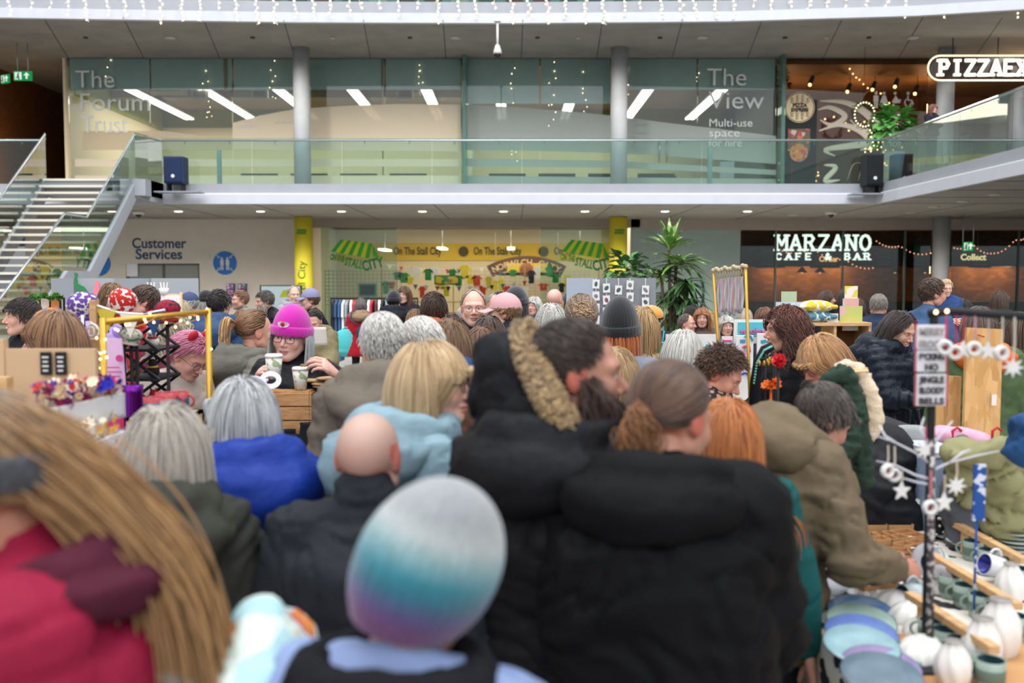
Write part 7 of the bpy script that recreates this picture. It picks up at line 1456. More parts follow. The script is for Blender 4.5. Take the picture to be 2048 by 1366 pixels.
mb = MB(); mb.lathe([(.03, 0), (.036, .02), (.038, .19), (.042, .22), (.03, .22)], P(268, 880, 3.95)*1, 16); simple('metallic_tumbler', 'tall metallic purple tumbler beside the pink poster', 'tumbler', mb, mat('#6a1a8a', .2, metal=.8))
# pictures and garland, grey panels, white macrame
Yp = 9.6; table('table in front of the grey panels', -5.3, -4.2, 9.2, 9.8, 1.15, M_oak)
for i, px in enumerate((72, 92, 112)):
    q = P(px, 617, Yp); r = root0('framed_picture', 'small framed picture under the green garland, ' + ('tree picture in brown frame', 'figure picture in brown frame', 'blue picture in dark frame')[i], 'picture', q); mb = MB(); mb.box(q, (.10, .02, .24)); child(mb, 'frame', mat('#5a3426' if i < 2 else '#1c1c20', .5), r); mb = MB(); mb.box(q-Vector((0, .015, 0)), (.075, .01, .2)); child(mb, 'print', mat('#c8c0b0', .7, kind='floral', scale=12, c2='#4a6a5a'), r); mb = MB(); mb.bx(q.x-.01, q.x+.01, Yp, Yp+.02, 1.15, q.z); child(mb, 'strut', M_dark, r)
mb = MB(); [blossom(mb, P(60+rng.uniform(0, 66), 594+rng.uniform(-4, 4), Yp-.1), .03, rng) for _ in range(70)]; r = simple('garland', 'green garland laid along the picture stand', 'garland', mb, mat('#4a7a34', .8)); mb = MB(); mb.tube([P(58, 596, Yp), P(128, 596, Yp), (P(128, 596, Yp).x, Yp, 1.15)], .012, 5); mb.tube([P(58, 596, Yp), (P(58, 596, Yp).x, Yp, 1.15)], .012, 5); o = mb.build('stand', M_dark, r)
Yn = 12.0
for i, (a_, b_, c) in enumerate(((105, 150, '#8e9298'), (152, 228, '#a4a7ac'), (230, 300, '#8f9399'), (302, 396, '#a2a5aa'))):
    mb = MB(); u, v = P(a_, 560, Yn-.3*(i % 2)), P(b_, 560, Yn-.3*((i+1) % 2)); mb.add([(u.x, u.y, 0), (v.x, v.y, 0), (v.x, v.y, u.z+.02), (u.x, u.y, u.z+.02)], [(0, 1, 2, 3)]); simple('display_screen', 'tall grey fabric display panel %s' % ('beneath the stairs', 'carrying the green dinosaur', 'next to the pink dinosaur', 'in front of the sliding door')[i], 'display panel', mb, mat(c, .8), solid=.04)
def cut(name, label, px0, py0, poly, Y, c, s): simple(name, label, 'cut-out', (lambda m: m.prism([(P(px0, py0, Y).x+x*s, P(px0, py0, Y).z-y*s) for x, y in poly], Y+.1, Y+.12))(MB()), mat(c, .8))
cut('dinosaur_cutout', 'green long necked dinosaur cut out on the grey panel', 140, 545, [(0, 0), (6, 1), (7, 7), (5, 9), (6, 22), (12, 25), (20, 29), (27, 40), (32, 44), (24, 41), (22, 46), (17, 46), (16, 38), (10, 38), (10, 46), (5, 46), (3, 34), (0, 20), (1, 8)], 11.55, '#2f7a4a', 11.55/FPX)
cut('dinosaur_cutout', 'pink dinosaur cut out on the grey panel', 175, 562, [(8, 0), (15, 0), (17, 6), (16, 14), (18, 24), (14, 27), (8, 26), (2, 22), (6, 16), (7, 8)], 11.55, '#e07a8a', 11.55/FPX)
Yw = 10.2; a, b = P(296, 590, Yw), P(362, 590, Yw); r = root0('macrame_stand', 'white tasselled macrame hangings on a rail by the service door', 'display stand', a); mb = MB(); mb.cyl((a.x, Yw, a.z), (b.x, Yw, a.z), .012, n=6); [mb.cyl((x, Yw, 0), (x, Yw, a.z+.03), .014, n=6) for x in (a.x, b.x)]; child(mb, 'rail', M_pine, r); mb = MB()
for i in range(46):
    x = a.x+(b.x-a.x)*(i+.5)/46; L = rng.uniform(.12, .34); mb.tube([(x, Yw-.02, a.z), (x+rng.uniform(-.01, .01), Yw-.03, a.z-L*.6), (x+rng.uniform(-.01, .01), Yw-.02, a.z-L)], [.005, .007, .004], 4)
child(mb, 'tassel_fringe', mat('#e4e0da', .9), r)
for i, px in enumerate((302, 328)):
    q = P(px, 574, Yw); mb = MB(); mb.lathe([(.035, 0), (.05, .07), (.045, .07)], (q.x, Yw, a.z), 14); [mb.tube([(q.x+t*.6, Yw, a.z+.05), (q.x+t*.9, Yw, a.z+.13)], .008, 5) for t in (-.04, 0, .04)]; simple('white_basket', 'small white basket of white sticks on the macrame rail, %s' % ('nearer the red jacket', 'nearer the navy cap')[i], 'basket', mb, mat('#dedad4', .8))
# --- jewellery stall, crates
tz = .95; table('jewellery stall table with white and red cloths', -1.55, -.78, 4.55, 5.45, tz, M_oak, mat('#b7b4b4', .8), .7, 'pale grey cloth hanging from the jewellery table')
q = PT(598, 985, tz); mb = MB(); mb.sheet(lambda u, v: (-1.10+.09*u, 4.52-.01*math.sin(u*9), tz-.62*v+.003), 10, 4); simple('red_cloth', 'red cloth panel over the front of the jewellery table', 'cloth', mb, mat('#b01a34', .8), solid=.004)
mb = MB(); mb.bx(-1.5, -.86, 4.6, 4.8, tz+.001, tz+.005); simple('striped_runner', 'red and white striped runner at the table edge', 'cloth', mb, mat('#b8483c', .8, kind='stripe', scale=14, c2='#dcd0c8'))
lights('string_lights', 'small warm lights hanging along the jewellery table cloth', [P(602, 1030, 4.5), P(632, 985, 4.5), P(648, 975, 4.5)], 12, .004, G_warm, rw=.001)
zc0 = tz
for k in range(3):
    u, v = P(576, 0, 4.95).x, P(672, 0, 4.95).x; y_t = P(600, 786+28*k, 4.9).z; y_b = P(600, 812+28*k, 4.9).z; r = root0('wooden_crate', 'slatted pine crate in the stack by the leaning blonde woman, %s' % ('topmost', 'middle', 'lowest')[k], 'crate', ((u+v)/2, 5.0, y_b)); 
    for yy in (4.9, 5.16): mb = MB(); mb.bx(u*1.17, v*1.17, yy-.008, yy+.008, y_b, y_t); child(mb, 'slat_panel', M_oak, r, bevel=.003)
    for xx in (u*1.17, v*1.17): mb = MB(); mb.bx(xx-.01, xx+.01, 4.9, 5.16, y_b, y_t); child(mb, 'end_panel', M_oak, r)
    if k == 0:
        mb = MB()
        for j in range(5): mb.bx(u*1.17, v*1.17, 4.9+.054*j, 4.9+.054*j+.044, y_t, y_t+.008)
        child(mb, 'lid', M_oak, r)
    if k == 2: mb = MB(); mb.bx(u*1.17, v*1.17, 4.9, 5.16, tz, y_b+.003); child(mb, 'plinth', M_oak, r)
zt = P(600, 786, 4.9).z+.008; mb = MB(); q = P(607, 775, 4.95); mb.bx(q.x-.012, q.x+.012, 4.94, 4.97, zt, zt+.13); simple('wooden_marker', 'upright driftwood marker on the topmost crate', 'marker', mb, mat('#8a7250', .8, kind='speckle', scale=60, c2='#3c3226'))
mb = MB(); q = P(640, 780, 5.0); [mb.ball((q.x+rng.uniform(-.06, .06), 5.0+rng.uniform(-.05, .05), zt+.012+.014*j), (.075, .05, .010), 12) for j in range(4)]; simple('folded_sack', 'folded hessian sack on the topmost crate', 'sack', mb, mat('#c0a078', .9))
def bust(px, pyb, Y, h, label, beads, zb=tz):
    q = P(px, pyb, Y); q.z = zb; r = empty('necklace_bust', q, 0, label, 'necklace stand'); mb = MB(); mb.lathe([(h*.22, 0), (h*.24, .01), (h*.14, h*.12), (h*.30, h*.34), (h*.30, h*.5), (h*.15, h*.72), (h*.12, h*.95), (h*.13, h)], (0, 0, 0), 20, sc_=(1, .6)); mb.build('bust', mat('#0f0f12', .9), r)
    for j, c in enumerate(beads):
        mb = MB(); n = 26
        for t in range(n): a = -2.5+5.0*t/(n-1); mb.ball((h*(.16+.04*j)*math.sin(a), -h*.16-.006*math.cos(a), h*(.70-.02*j)-h*(.20+.08*j)*(1+math.cos(a))*.8), h*.026, 6)
        mb.build('necklace', mat(c, .3), r)
bust(604, 0, 4.8, .30, 'black necklace bust with pink and grey bead strings before the crates', ['#a8708c', '#b8b4b0']); bust(582, 0, 4.82, .24, 'black necklace bust with green beads beside the blue raincoat', ['#7a9a5a']); bust(566, 0, 4.85, .26, 'black necklace bust with white cords beside the blue raincoat', ['#d8d8dc', '#2a3a6a'])
for i, (px, Y) in enumerate(((634, 4.7), (622, 4.78))):
    q = P(px, 900, Y); q.z = tz; r = empty('felt_tree', q, 0, 'small green and gold felt tree on the jewellery table, ' + ('nearer the bald man', 'nearer the crates')[i], 'ornament'); h = .22-.04*i; mb = MB()
    for k in range(3): mb.lathe([(.055-.014*k, h*(.15+.27*k)), (.005, h*(.5+.25*k))], (0, 0, 0), 10)
    mb.build('tiers', mat('#3c5a3c', .9), r); mb = MB(); mb.cyl((0, 0, 0), (0, 0, h*.2), .008); mb.build('trunk', M_brass, r); mb = MB(); [mb.tube([(0, -.05+.012*k, h*(.2+.25*k)), (.0, -.02, h*(.42+.24*k))], .003, 4) for k in range(3)]; mb.build('trim', M_brass, r)
for i in range(16):
    q = Vector((-1.45+.075*(i % 8), 4.62+.16*(i//8)+rng.uniform(-.02, .02), tz+.03)); R = Matrix.Rotation(rng.uniform(-.5, .5), 3, 'Z') @ Matrix.Rotation(-.9, 3, 'X'); mb = MB(); mb.box(q, (.045, .08, .003), R=R); o = simple('earring_card', 'small white card of earrings standing on the jewellery table', 'earring card', mb, mat('#e4e0dc', .7), 'earring cards on the jewellery table')
mb = MB(); q = P(650, 862, 4.85); q.z = tz; [mb.cyl((q.x-.1+.001*k, 4.95-.02*k, tz+.03+.028*k), (q.x+.14, 4.85-.02*k, tz+.03+.028*k), .026, n=12) for k in range(4)]; simple('bangle_roll', 'stack of black and white patterned bracelet rolls beside the crates', 'bracelet display', mb, mat('#dcdcd8', .6, kind='stripe', scale=24, c2='#16161a'))
mb = MB(); mb.lathe([(.05, 0), (.09, .03), (.085, .032), (.04, .005)], (P(640, 880, 4.9).x, 4.7, tz), 16); simple('ring_dish', 'turquoise ring dish on the jewellery table', 'dish', mb, mat('#6fc0b4', .4))
# ring light
r = root0('ring_lamp', 'two glowing ring lamps on one bent arm behind the silver hair', 'lamp', P(525, 765, 4.4))
for (px, py, sx_, rr) in ((506, 770, 1, .052), (541, 760, .7, .048)):
    q = P(px, py, 4.4); mb = MB(); mb.tube([(q.x+rr*sx_*math.cos(t), 4.4+rr*(1-sx_)*math.cos(t), q.z+rr*.6*math.sin(t)) for t in np.linspace(0, 2*PI, 24, endpoint=False)], .011, 8, closed=True); child(mb, 'ring', glow('#f2e8ff', 1.3), r)
mb = MB(); mb.tube([P(506, 770, 4.4)+Vector((.03, 0, .02)), P(524, 762, 4.45), P(535, 760, 4.42)], .006, 6); mb.tube([P(520, 763, 4.45), P(518, 840, 4.5), (P(518, 840, 4.5).x, 4.5, .0)], .008, 6); child(mb, 'arm', M_wht, r)
# ---------------- centre and right stalls ----------------
# grey card display
Yd = 9.4; a, b = P(1188, 556, Yd), P(1312, 556, Yd); r = root0('card_display_screen', 'grey display screen hung with columns of small bird and shell prints', 'display screen', ((a.x+b.x)/2, Yd, 0)); mb = MB(); mb.bx(a.x, b.x, Yd, Yd+.04, .1, a.z); child(mb, 'panel', mat('#85878b', .85), r); mb = MB(); c = P(1135, 556, Yd+.25); mb.add([(c.x, Yd+.25, .1), (a.x, Yd, .1), (a.x, Yd, a.z), (c.x, Yd+.25, a.z)], [(0, 1, 2, 3)]); child(mb, 'side_wing', mat('#a9b2be', .85), r, solid=.03)
mb = MB(); [mb.bx(x-.3, x+.3, Yd-.2, Yd+.25, 0, .1) for x in ((a.x+b.x)/2,)]; child(mb, 'foot', M_dark, r)
for i, (px, py0, n) in enumerate(((1192, 568, 4), (1213, 576, 4), (1237, 580, 4), (1260, 570, 3), (1291, 580, 3))):
    mb = MB(); q0 = P(px, 556, Yd-.02); q1 = P(px, py0+n*24, Yd-.02); mb.cyl(q0, q1, .004, n=4); child(mb, 'cord', M_wht, r)
    for k in range(n):
        q = P(px, py0+k*24, Yd-.035); R = Matrix.Rotation(rng.uniform(-.06, .06), 3, 'Y'); cc = rng.choice(['#a85a44', '#4a5a5a', '#7a7a7c', '#8a4a5a']); rr = empty('small_print', q, 0, 'small white print with %s motif, %s on the %s cord from the plant' % ({'#a85a44': 'rust', '#4a5a5a': 'dark green', '#7a7a7c': 'grey', '#8a4a5a': 'plum'}[cc], ('top', 'second', 'third', 'fourth')[k], ('fifth', 'fourth', 'third', 'second', 'first')[i]), 'print'); mb = MB(); mb.box((0, 0, 0), (.066, .004, .084), R=R); mb.build('sheet', M_wht, rr)
        mb = MB(); mb.ball((0, -.004, 0), (rng.uniform(.012, .02), .002, rng.uniform(.018, .028)), 10, R=Matrix.Rotation(rng.uniform(-.8, .8), 3, 'Y')); mb.build('motif', mat(cc, .8), rr)
# tall plant
Yq = 13.6; base = P(1345, 600, Yq); r = root0('tall_potted_plant', 'tall dragon tree with long striped leaves before the frosted wall', 'plant', (base.x, Yq, 0)); mb = MB(); mb.lathe([(.22, 0), (.3, .5), (.26, .5), (.2, .1)], (base.x, Yq, 0), 20); child(mb, 'planter', mat('#4a4644', .7), r)
def strap_leaves(mb, c, n, L, wd, e0, e1, rng):
    for i in range(n):
        a = rng.uniform(0, 2*PI); e_ = rng.uniform(e0, e1); d = Vector((math.cos(a)*math.cos(e_), math.sin(a)*math.cos(e_), math.sin(e_))); s = d.cross(Vector((0, 0, 1))).normalized(); l = L*rng.uniform(.7, 1.15); V = []; q = Vector(c); dd = d.copy()
        for k in range(6): t = k/5; w_ = wd*math.sin(PI*min(.98, t*.85+.14)); V += [q-s*w_, q+Vector((0, 0, -w_*.35)), q+s*w_]; q = q+dd*l/5; dd = (dd+Vector((0, 0, -.22))).normalized()
        mb.add(V, [(3*k+j, 3*k+3+j, 3*k+4+j, 3*k+1+j) for k in range(5) for j in range(2)], True)
mb = MB(); m2 = MB(); top = P(1340, 478, Yq).z
heads = [(P(1338, 500, Yq), .46, 34, .5, 1.4), (P(1352, 530, Yq), .5, 40, -.3, .8), (P(1322, 548, Yq), .45, 34, -.4, .7), (P(1368, 562, Yq), .5, 40, -.7, .5), (P(1340, 590, Yq), .5, 44, -.8, .5), (P(1375, 598, Yq), .42, 36, -1, .3), (P(1352, 630, Yq), .5, 40, -1.1, .2), (P(1385, 640, Yq), .4, 30, -1.2, 0)]
for i, (c, L, n, e0, e1) in enumerate(heads):
    mb = MB(); strap_leaves(mb, c+Vector((0, rng.uniform(-.2, .2), 0)), n, L, .034, e0, e1, rng); child(mb, 'foliage', mat('#3f6238' if i > 1 else '#5f8a3c', .45, kind='speckle', scale=5, c2='#a8b878' if i < 3 else '#5f7a4c', aniso=(3, 3, 1)), r)
    mb = MB(); mb.tube([(base.x, Yq, .4), (base.x+(c.x-base.x)*.5, Yq, c.z*.6), c], [.035, .028, .018], 8); child(mb, 'stem', mat('#6d5a44', .8), r)
q = P(1255, 545, 12.6); r = root0('small_leafed_plant', 'fine leaved green plant beside the second yellow column', 'plant', (q.x, 12.6, 0)); mb = MB(); leafy(mb, q+Vector((0, 0, -.05)), 150, (.28, .25, .32), .13, rng); child(mb, 'foliage', mat('#47703c', .6, var=.2), r); mb = MB(); mb.lathe([(.15, 0), (.2, .4), (.16, .4)], (q.x, 12.6, 0), 16); [mb.tube([(q.x, 12.6, .4), (q.x+rng.uniform(-.1, .1), 12.6, q.z)], .012, 5) for _ in range(5)]; child(mb, 'planter', mat('#5a524a', .7), r)
# curved arrow on the frosted wall
mb = MB(); mb.tube([P(1385+22*math.sin(t), 585-45*math.cos(t)+0, YG-.03) for t in np.linspace(.5, 2.5, 14)], .04, 6); q = P(1398, 628, YG-.03); mb.prism([(q.x-.25, q.z+.1), (q.x+.2, q.z+.2), (q.x-.15, q.z-.25)], YG-.04, YG-.02); simple('painted_arrow', 'dark curved arrow on the frosted wall behind the plant', 'sign', mb, mat('#1e3a40', .6))
# ribbon stand
Yb = 5.4; P4 = [P(1427, 541, Yb), P(1491, 533, Yb-.1), P(1437, 705, Yb), P(1498, 745, Yb-.1)]; tb = .85
r = root0('ribbon_stand', 'tall brass stand with knotted cord top and pastel ribbon curtain', 'stand', P4[2])
for q0, q1 in ((P4[0], P4[2]), (P4[1], P4[3])): mb = MB(); d = (q1-q0).normalized(); mb.tube([q0, q1, q1+d*((q1.z-tb)/-d.z)], .0085, 8); child(mb, 'post', M_brass, r)
mb = MB(); [mb.ball(P4[0].lerp(P4[1], i/11)+Vector((0, 0, .006*math.sin(i*2))), (.014, .014, .013), 8) for i in range(12)]; [mb.tube([P4[0].lerp(P4[1], (i+.5)/12)+Vector((0, -.005, -.01)), P4[0].lerp(P4[1], (i+1)/12)+Vector((0, -.005, -.055)), P4[0].lerp(P4[1], (i+1.5)/12)+Vector((0, -.005, -.01))], .003, 4) for i in range(11)]; child(mb, 'knotted_cord', mat('#b8a888', .9), r)
pc = ['#c9a8a4', '#9aa4b0', '#d8c0b0', '#8f98a4', '#c4b0c0', '#b8bcc0', '#d89a78', '#a8a0a8', '#cdc8c4']
for i in range(24):
    q = P4[0].lerp(P4[1], .12+.82*i/23)+Vector((0, .01, -.05)); w_ = .0055; L = rng.uniform(.17, .21); mb = MB(); mb.sheet(lambda u, v: (q.x-w_+2*w_*u+.003*math.sin(v*7+i), q.y+.004*math.sin(u*3+i+v*5), q.z-L*v), 2, 8); child(mb, 'ribbon', mat(pc[i % 9], .5), r, solid=.0015)
# print stall
table('print stall table behind the jewellery', .95, 1.85, 6.3, 6.9, .9, M_wht, M_wht, .4, 'white cloth on the print stall table')
for i, (a_, b_, y0, y1) in enumerate(((1330, 1440, 668, 770), (1442, 1468, 672, 770), (1470, 1510, 670, 760), (1512, 1562, 666, 765))):
    u, v = P(a_, y0, 6.7), P(b_, y1, 6.6); r = root0('print_board', 'white display board of pink and blue prints, %s' % ('beneath the silver hair', 'narrow one with pink lettering', 'with curved blue shapes', 'beside the curly haired woman')[i], 'print board', u.lerp(v, .5)); mb = MB(); mb.bx(u.x, v.x, 6.66, 6.68, min(.9, v.z), u.z); child(mb, 'board', M_wht, r)
    for k in range(9 if i != 1 else 3):
        x = rng.uniform(u.x+.02, v.x-.02); z = rng.uniform(v.z, u.z-.03); mb = MB(); c = rng.choice(['#d0407e', '#2f8fae', '#e06a4a', '#3a3a8a', '#d88aa8', '#7ab8c0'])
        if i == 1: mb.box((x*.0+(u.x+v.x)/2, 6.65, u.z-.03-.025*k), ((v.x-u.x)*.8, .004, .012)); c = ('#d0407e', '#3f7a8a', '#d0407e')[k]
        elif k % 3 == 0: mb.tube([(x+.03*math.cos(t), 6.65, z+.04*math.sin(t)) for t in np.linspace(0, 2.4, 8)], .007, 5)
        elif k % 3 == 1: mb.ball((x, 6.655, z), (.016, .003, .022), 8)
        else: mb.box((x, 6.655, z), (.035, .004, .022), R=Matrix.Rotation(rng.uniform(-.6, .6), 3, 'Y'))
        child(mb, 'motif', mat(c, .7), r)
u, v = P(1468, 639, 6.75), P(1532, 672, 6.75); r = root0('framed_print', 'white framed print with turquoise field and pink script above the print boards', 'picture', u.lerp(v, .5)); mb = MB(); mb.bx(u.x, v.x, 6.74, 6.76, v.z-.05, u.z); child(mb, 'frame', M_wht, r); mb = MB(); mb.bx(u.x+.025, v.x-.025, 6.73, 6.74, v.z, u.z-.018); child(mb, 'print', mat('#4fb0c0', .6), r); text_obj('lettering', 'weekend', .06, mat('#d84a8a', .6), (u.x+.035, 6.725, v.z+.015), parent=r)
# pine shelving unit
Ys = 9.0; u, v = P(1555, 645, Ys), P(1742, 645, Ys); w0 = P(1668, 645, Ys).x; r = root0('shelving_unit', 'pine shelving unit with open cubes behind the blonde bobbed woman', 'shelf unit', ((u.x+v.x)/2, Ys, 0)); zt = u.z
mb = MB(); mb.bx(u.x, v.x, Ys-.02, Ys+.4, zt-.03, zt); child(mb, 'top', M_pine, r)
for x in (w0, v.x-.02, u.x): mb = MB(); mb.bx(x, x+.025, Ys, Ys+.38, 0, zt-.03); child(mb, 'side_panel', M_pine, r)
for z in (zt-.30, zt-.60, zt-.9): mb = MB(); mb.bx(w0, v.x, Ys, Ys+.38, z-.012, z+.012); child(mb, 'shelf', M_pine, r)
mb = MB(); mb.bx(w0, v.x, Ys+.37, Ys+.39, .1, zt-.03); child(mb, 'back_panel', mat('#8a5a30', .7), r)
for i in range(9): mb = MB(); x = w0+.05+i*.035; mb.bx(x, x+.028, Ys+.03, Ys+.2, zt-.288, zt-.288+(.08 if i > 3 else .05)); simple('greeting_card', 'small card stock standing in the pine shelf cube', 'card', mb, mat('#d8d4cc' if i < 4 else '#5a4a2a', .7), 'cards in the pine shelf cube')
def cushion(px, py, c, c2, label):
    q = P(px, py, Ys+.12); V, F = remesh([('e', (0, 0, 0), (.17, .14, .06)), ('c', (-.16, -.1, 0), (.16, -.1, 0), .02, .02), ('c', (-.16, .1, 0), (.16, .1, 0), .02, .02)], .01, 3); o = mesh_obj('cushion', V, F, mat(c, .9, kind='knit', scale=22, c2=c2), loc=q); tag(o, label, 'cushion')
cushion(1631, 613, '#cfa838', '#e4dcc4', 'mustard yellow cushion with pale print on top of the blue one'); cushion(1630, 633, '#4f7a8a', '#c8d4d4', 'blue grey patterned cushion lying on the pine shelf')
for i, (x0_, y0_, x1_, y1_, c, c2, lb) in enumerate(((1690, 572, 1722, 600, '#d8c84a', '#e8d8d0', 'uppermost abstract print with yellow and teal blocks'), (1686, 597, 1722, 618, '#b8bcb8', '#d8a49c', 'grey abstract print with pink shapes in the middle of the stack'), (1680, 612, 1727, 640, '#b9c06a', '#d8aab0', 'wide abstract print in lime and pink at the bottom of the stack'), (1563, 583, 1595, 612, '#a8b898', '#c8b89a', 'green abstract print behind the curly hair'), (1552, 604, 1606, 640, '#b8bec4', '#c8ccd0', 'silver grey print behind the curly hair'))):
    q0, q1 = P(x0_, y0_, Ys+.08+.03*(4-i if i > 2 else 3-i)), P(x1_, y1_, Ys+.08); mb = MB(); mb.bx(q0.x, q1.x, q0.y, q0.y+.01, max(zt, q1.z-.02) if y1_ > 630 else q1.z-.2*(i in (0, 1, 3)), q0.z); simple('abstract_print', lb, 'print', mb, mat(c, .7, kind='speckle', scale=5, c2=c2))
q = P(1707, 640, Ys); mb = MB(); q = P(1640+25, 636, Ys+.05); mb.box((q.x, q.y, zt+.04), (.1, .01, .08)); simple('price_card', 'white folded card on the pine shelf top', 'card', mb, M_wht)
# jewellery clutter, flower and headbands
jt = 1.02; table('jewellery table before the curly haired woman', 1.0, 1.75, 4.15, 4.75, jt, M_black, M_wht, .4, 'white cloth under the gold jewellery')
r = root0('curved_bust', 'black velvet curved stand with turquoise beads on the jewellery table', 'necklace stand', P(1505, 790, 4.5)); c = [P(1508, 810, 4.5), P(1510, 765, 4.5), P(1516, 725, 4.5), P(1530, 700, 4.5), P(1545, 692, 4.5)]; c[0].z = jt; mb = MB(); mb.tube(c, [.035, .024, .022, .025, .02], 12); child(mb, 'bust', mat('#0e0e11', .9), r); mb = MB()
for i in range(22): t = i/21*3; j = int(min(t, 2.99)); q = c[j+1].lerp(c[min(j+2, 4)], t-j) if j < 3 else c[4]; mb.ball(q+Vector((-.012, -.03, 0)), .0055, 6)
child(mb, 'necklace', mat('#6fb8a8', .3, var=.3, vscale=60), r)
for px, py in ((1532, 708), (1548, 704), (1552, 700)):
    q = P(px, py, 4.4); r = root0('earring_tree', 'thin black rod stand hung with drop earrings, one of three beside the red flower', 'jewellery stand', q, 'black earring rods'); mb = MB(); mb.cyl((q.x, q.y, jt), q, .004, n=6); mb.cyl(q-Vector((.03, 0, .02)), q+Vector((.03, 0, -.02)), .003, n=5); child(mb, 'rod', M_black, r); mb = MB(); [mb.ball(q+Vector((-.03+.02*k, -.01, -.04)), (.006, .004, .012), 6) for k in range(4)]; child(mb, 'earring', M_brass, r)
q = P(1557, 722, 4.3); r = root0('red_flower', 'bright red fabric flower on a black stem', 'flower', q); mb = MB(); [blossom(mb, q+Vector((rng.uniform(-.012, .012), -.005, rng.uniform(-.012, .012))), .027, rng) for _ in range(16)]; child(mb, 'petals', mat('#c8202a', .7), r); mb = MB(); mb.cyl((q.x, q.y, jt), q, .006, n=8); child(mb, 'stem', M_black, r)
q = P(1542, 770, 4.35); mb = MB(); [blossom(mb, q+Vector((rng.uniform(-.03, .03), rng.uniform(-.02, .02), rng.uniform(-.008, .012))), .024, rng) for _ in range(14)]; mb.cyl((q.x, q.y, jt), q, .006, n=6); simple('orange_flower', 'orange fabric flower crown on the jewellery table', 'flower', mb, mat('#d8621e', .7))
for i, (px, c, l_) in enumerate(((1538, '#1f4fc0', 'royal blue'), (1562, '#6f7fd0', 'lavender blue'), (1588, '#9aba8a', 'pale green'))):
    q = P(px, 800, 4.2); s = .05; r = root0('headband', l_+' fabric headband standing on the jewellery table', 'headband', q); mb = MB(); mb.tube([(q.x+.03*math.cos(t), q.y-.01+.02*math.cos(t), jt+.0+.115*math.sin(t)) for t in np.linspace(0, PI, 14)], .019, 10); child(mb, 'band', mat(c, .8, var=.2, vscale=30), r)
mb = MB(); q = P(1528, 815, 4.15); mb.box((q.x, q.y, jt+.03), (.03, .008, .035)); [mb.box((q.x+t*.01, q.y, jt+.01), (.008, .008, .03)) for t in (-1, 1)]; simple('white_animal_figure', 'tiny white animal figure before the blue headband', 'figurine', mb, M_wht)
for i in range(34):
    q = Vector((rng.uniform(1.03, 1.35), rng.uniform(4.2, 4.6), jt)); k = i % 3; mb = MB()
    if k == 0: mb.tube([q+Vector((.02*math.cos(t), .012*math.sin(t), .022+.02*math.sin(t*1))) for t in np.linspace(0, 2*PI, 12, endpoint=False)], .0035, 5, closed=True)
    elif k == 1: mb.cyl(q, q+Vector((0, 0, .05)), .003, n=5); mb.ball(q+Vector((0, 0, .05)), .010, 6); mb.cyl(q, q+Vector((0, 0, .003)), .014, n=8)
    else: mb.box(q+Vector((0, 0, .015)), (.05, .02, .03), rz=rng.uniform(0, 3))
    simple('gold_trinket', 'small gold trinket on the white cloth of the jewellery table', 'jewellery', mb, M_brass if k != 2 else mat('#4a3020', .6), 'gold trinkets by the leopard scarf')
# scarves on wooden stand
Yk = 3.75; r = root0('scarf_stand', 'wooden stand post under the green and cream scarves', 'stand', P(1700, 1000, Yk)); mb = MB(); mb.tube([P(1668, 745, Yk), P(1655, 800, Yk)], .016, 4); mb.tube([P(1672, 742, Yk), P(1708, 1040, Yk-.0)], .014, 4); mb.tube([P(1668, 745, Yk), P(1735, 742, Yk)], .014, 4); q = P(1708, 1040, Yk); mb.tube([q, (q.x, Yk, 0)], .014, 4); child(mb, 'post', M_pine, r)
def drape(name, label, pts, wds, m, Y0, thick=.02, fold=.014, seed=3):
    Q = [P(x, y, Y0+dy) for x, y, dy in pts]; parts = [('c', tuple(Q[i]), tuple(Q[i+1]), wds[i]*Y0/FPX, wds[i+1]*Y0/FPX) for i in range(len(Q)-1)]; V, F = remesh(parts, .011, 3); c = V.mean(0)
    V = c+(V-c); N_ = vnormals(V, F); V = fold_disp(V*np.array([1, 1, 1]), N_, fold, seed, 18); return tag(mesh_obj(name, V, F, m), label, 'scarf')
drape('green_scarf', 'dark green ribbed knit scarf draped over the wooden stand', [(1640, 800, -.04), (1652, 765, -.05), (1680, 742, -.05), (1702, 760, -.05), (1715, 830, -.06), (1722, 900, -.06), (1728, 960, -.06)], [10, 13, 15, 17, 19, 20, 18], mat('#26392c', .9, bump=.5, scale=90), Yk)
drape('green_scarf_loop', 'dark green scarf loop hanging low toward the khaki parka', [(1712, 850, -.1), (1705, 890, -.12), (1680, 915, -.14), (1650, 915, -.12), (1625, 895, -.1)], [14, 16, 15, 13, 10], mat('#26392c', .9, bump=.5, scale=90), Yk, seed=8)
drape('cream_fur_stole', 'cream faux fur stole draped over the wooden stand beside the green scarf', [(1668, 738, .04), (1695, 728, .03), (1722, 745, .02), (1740, 790, .02), (1748, 840, .02), (1742, 872, .02)], [8, 12, 16, 19, 20, 14], mat('#dcc6a8', .95, bump=.6, scale=120, sheen=.3), Yk, fold=.008, seed=5)
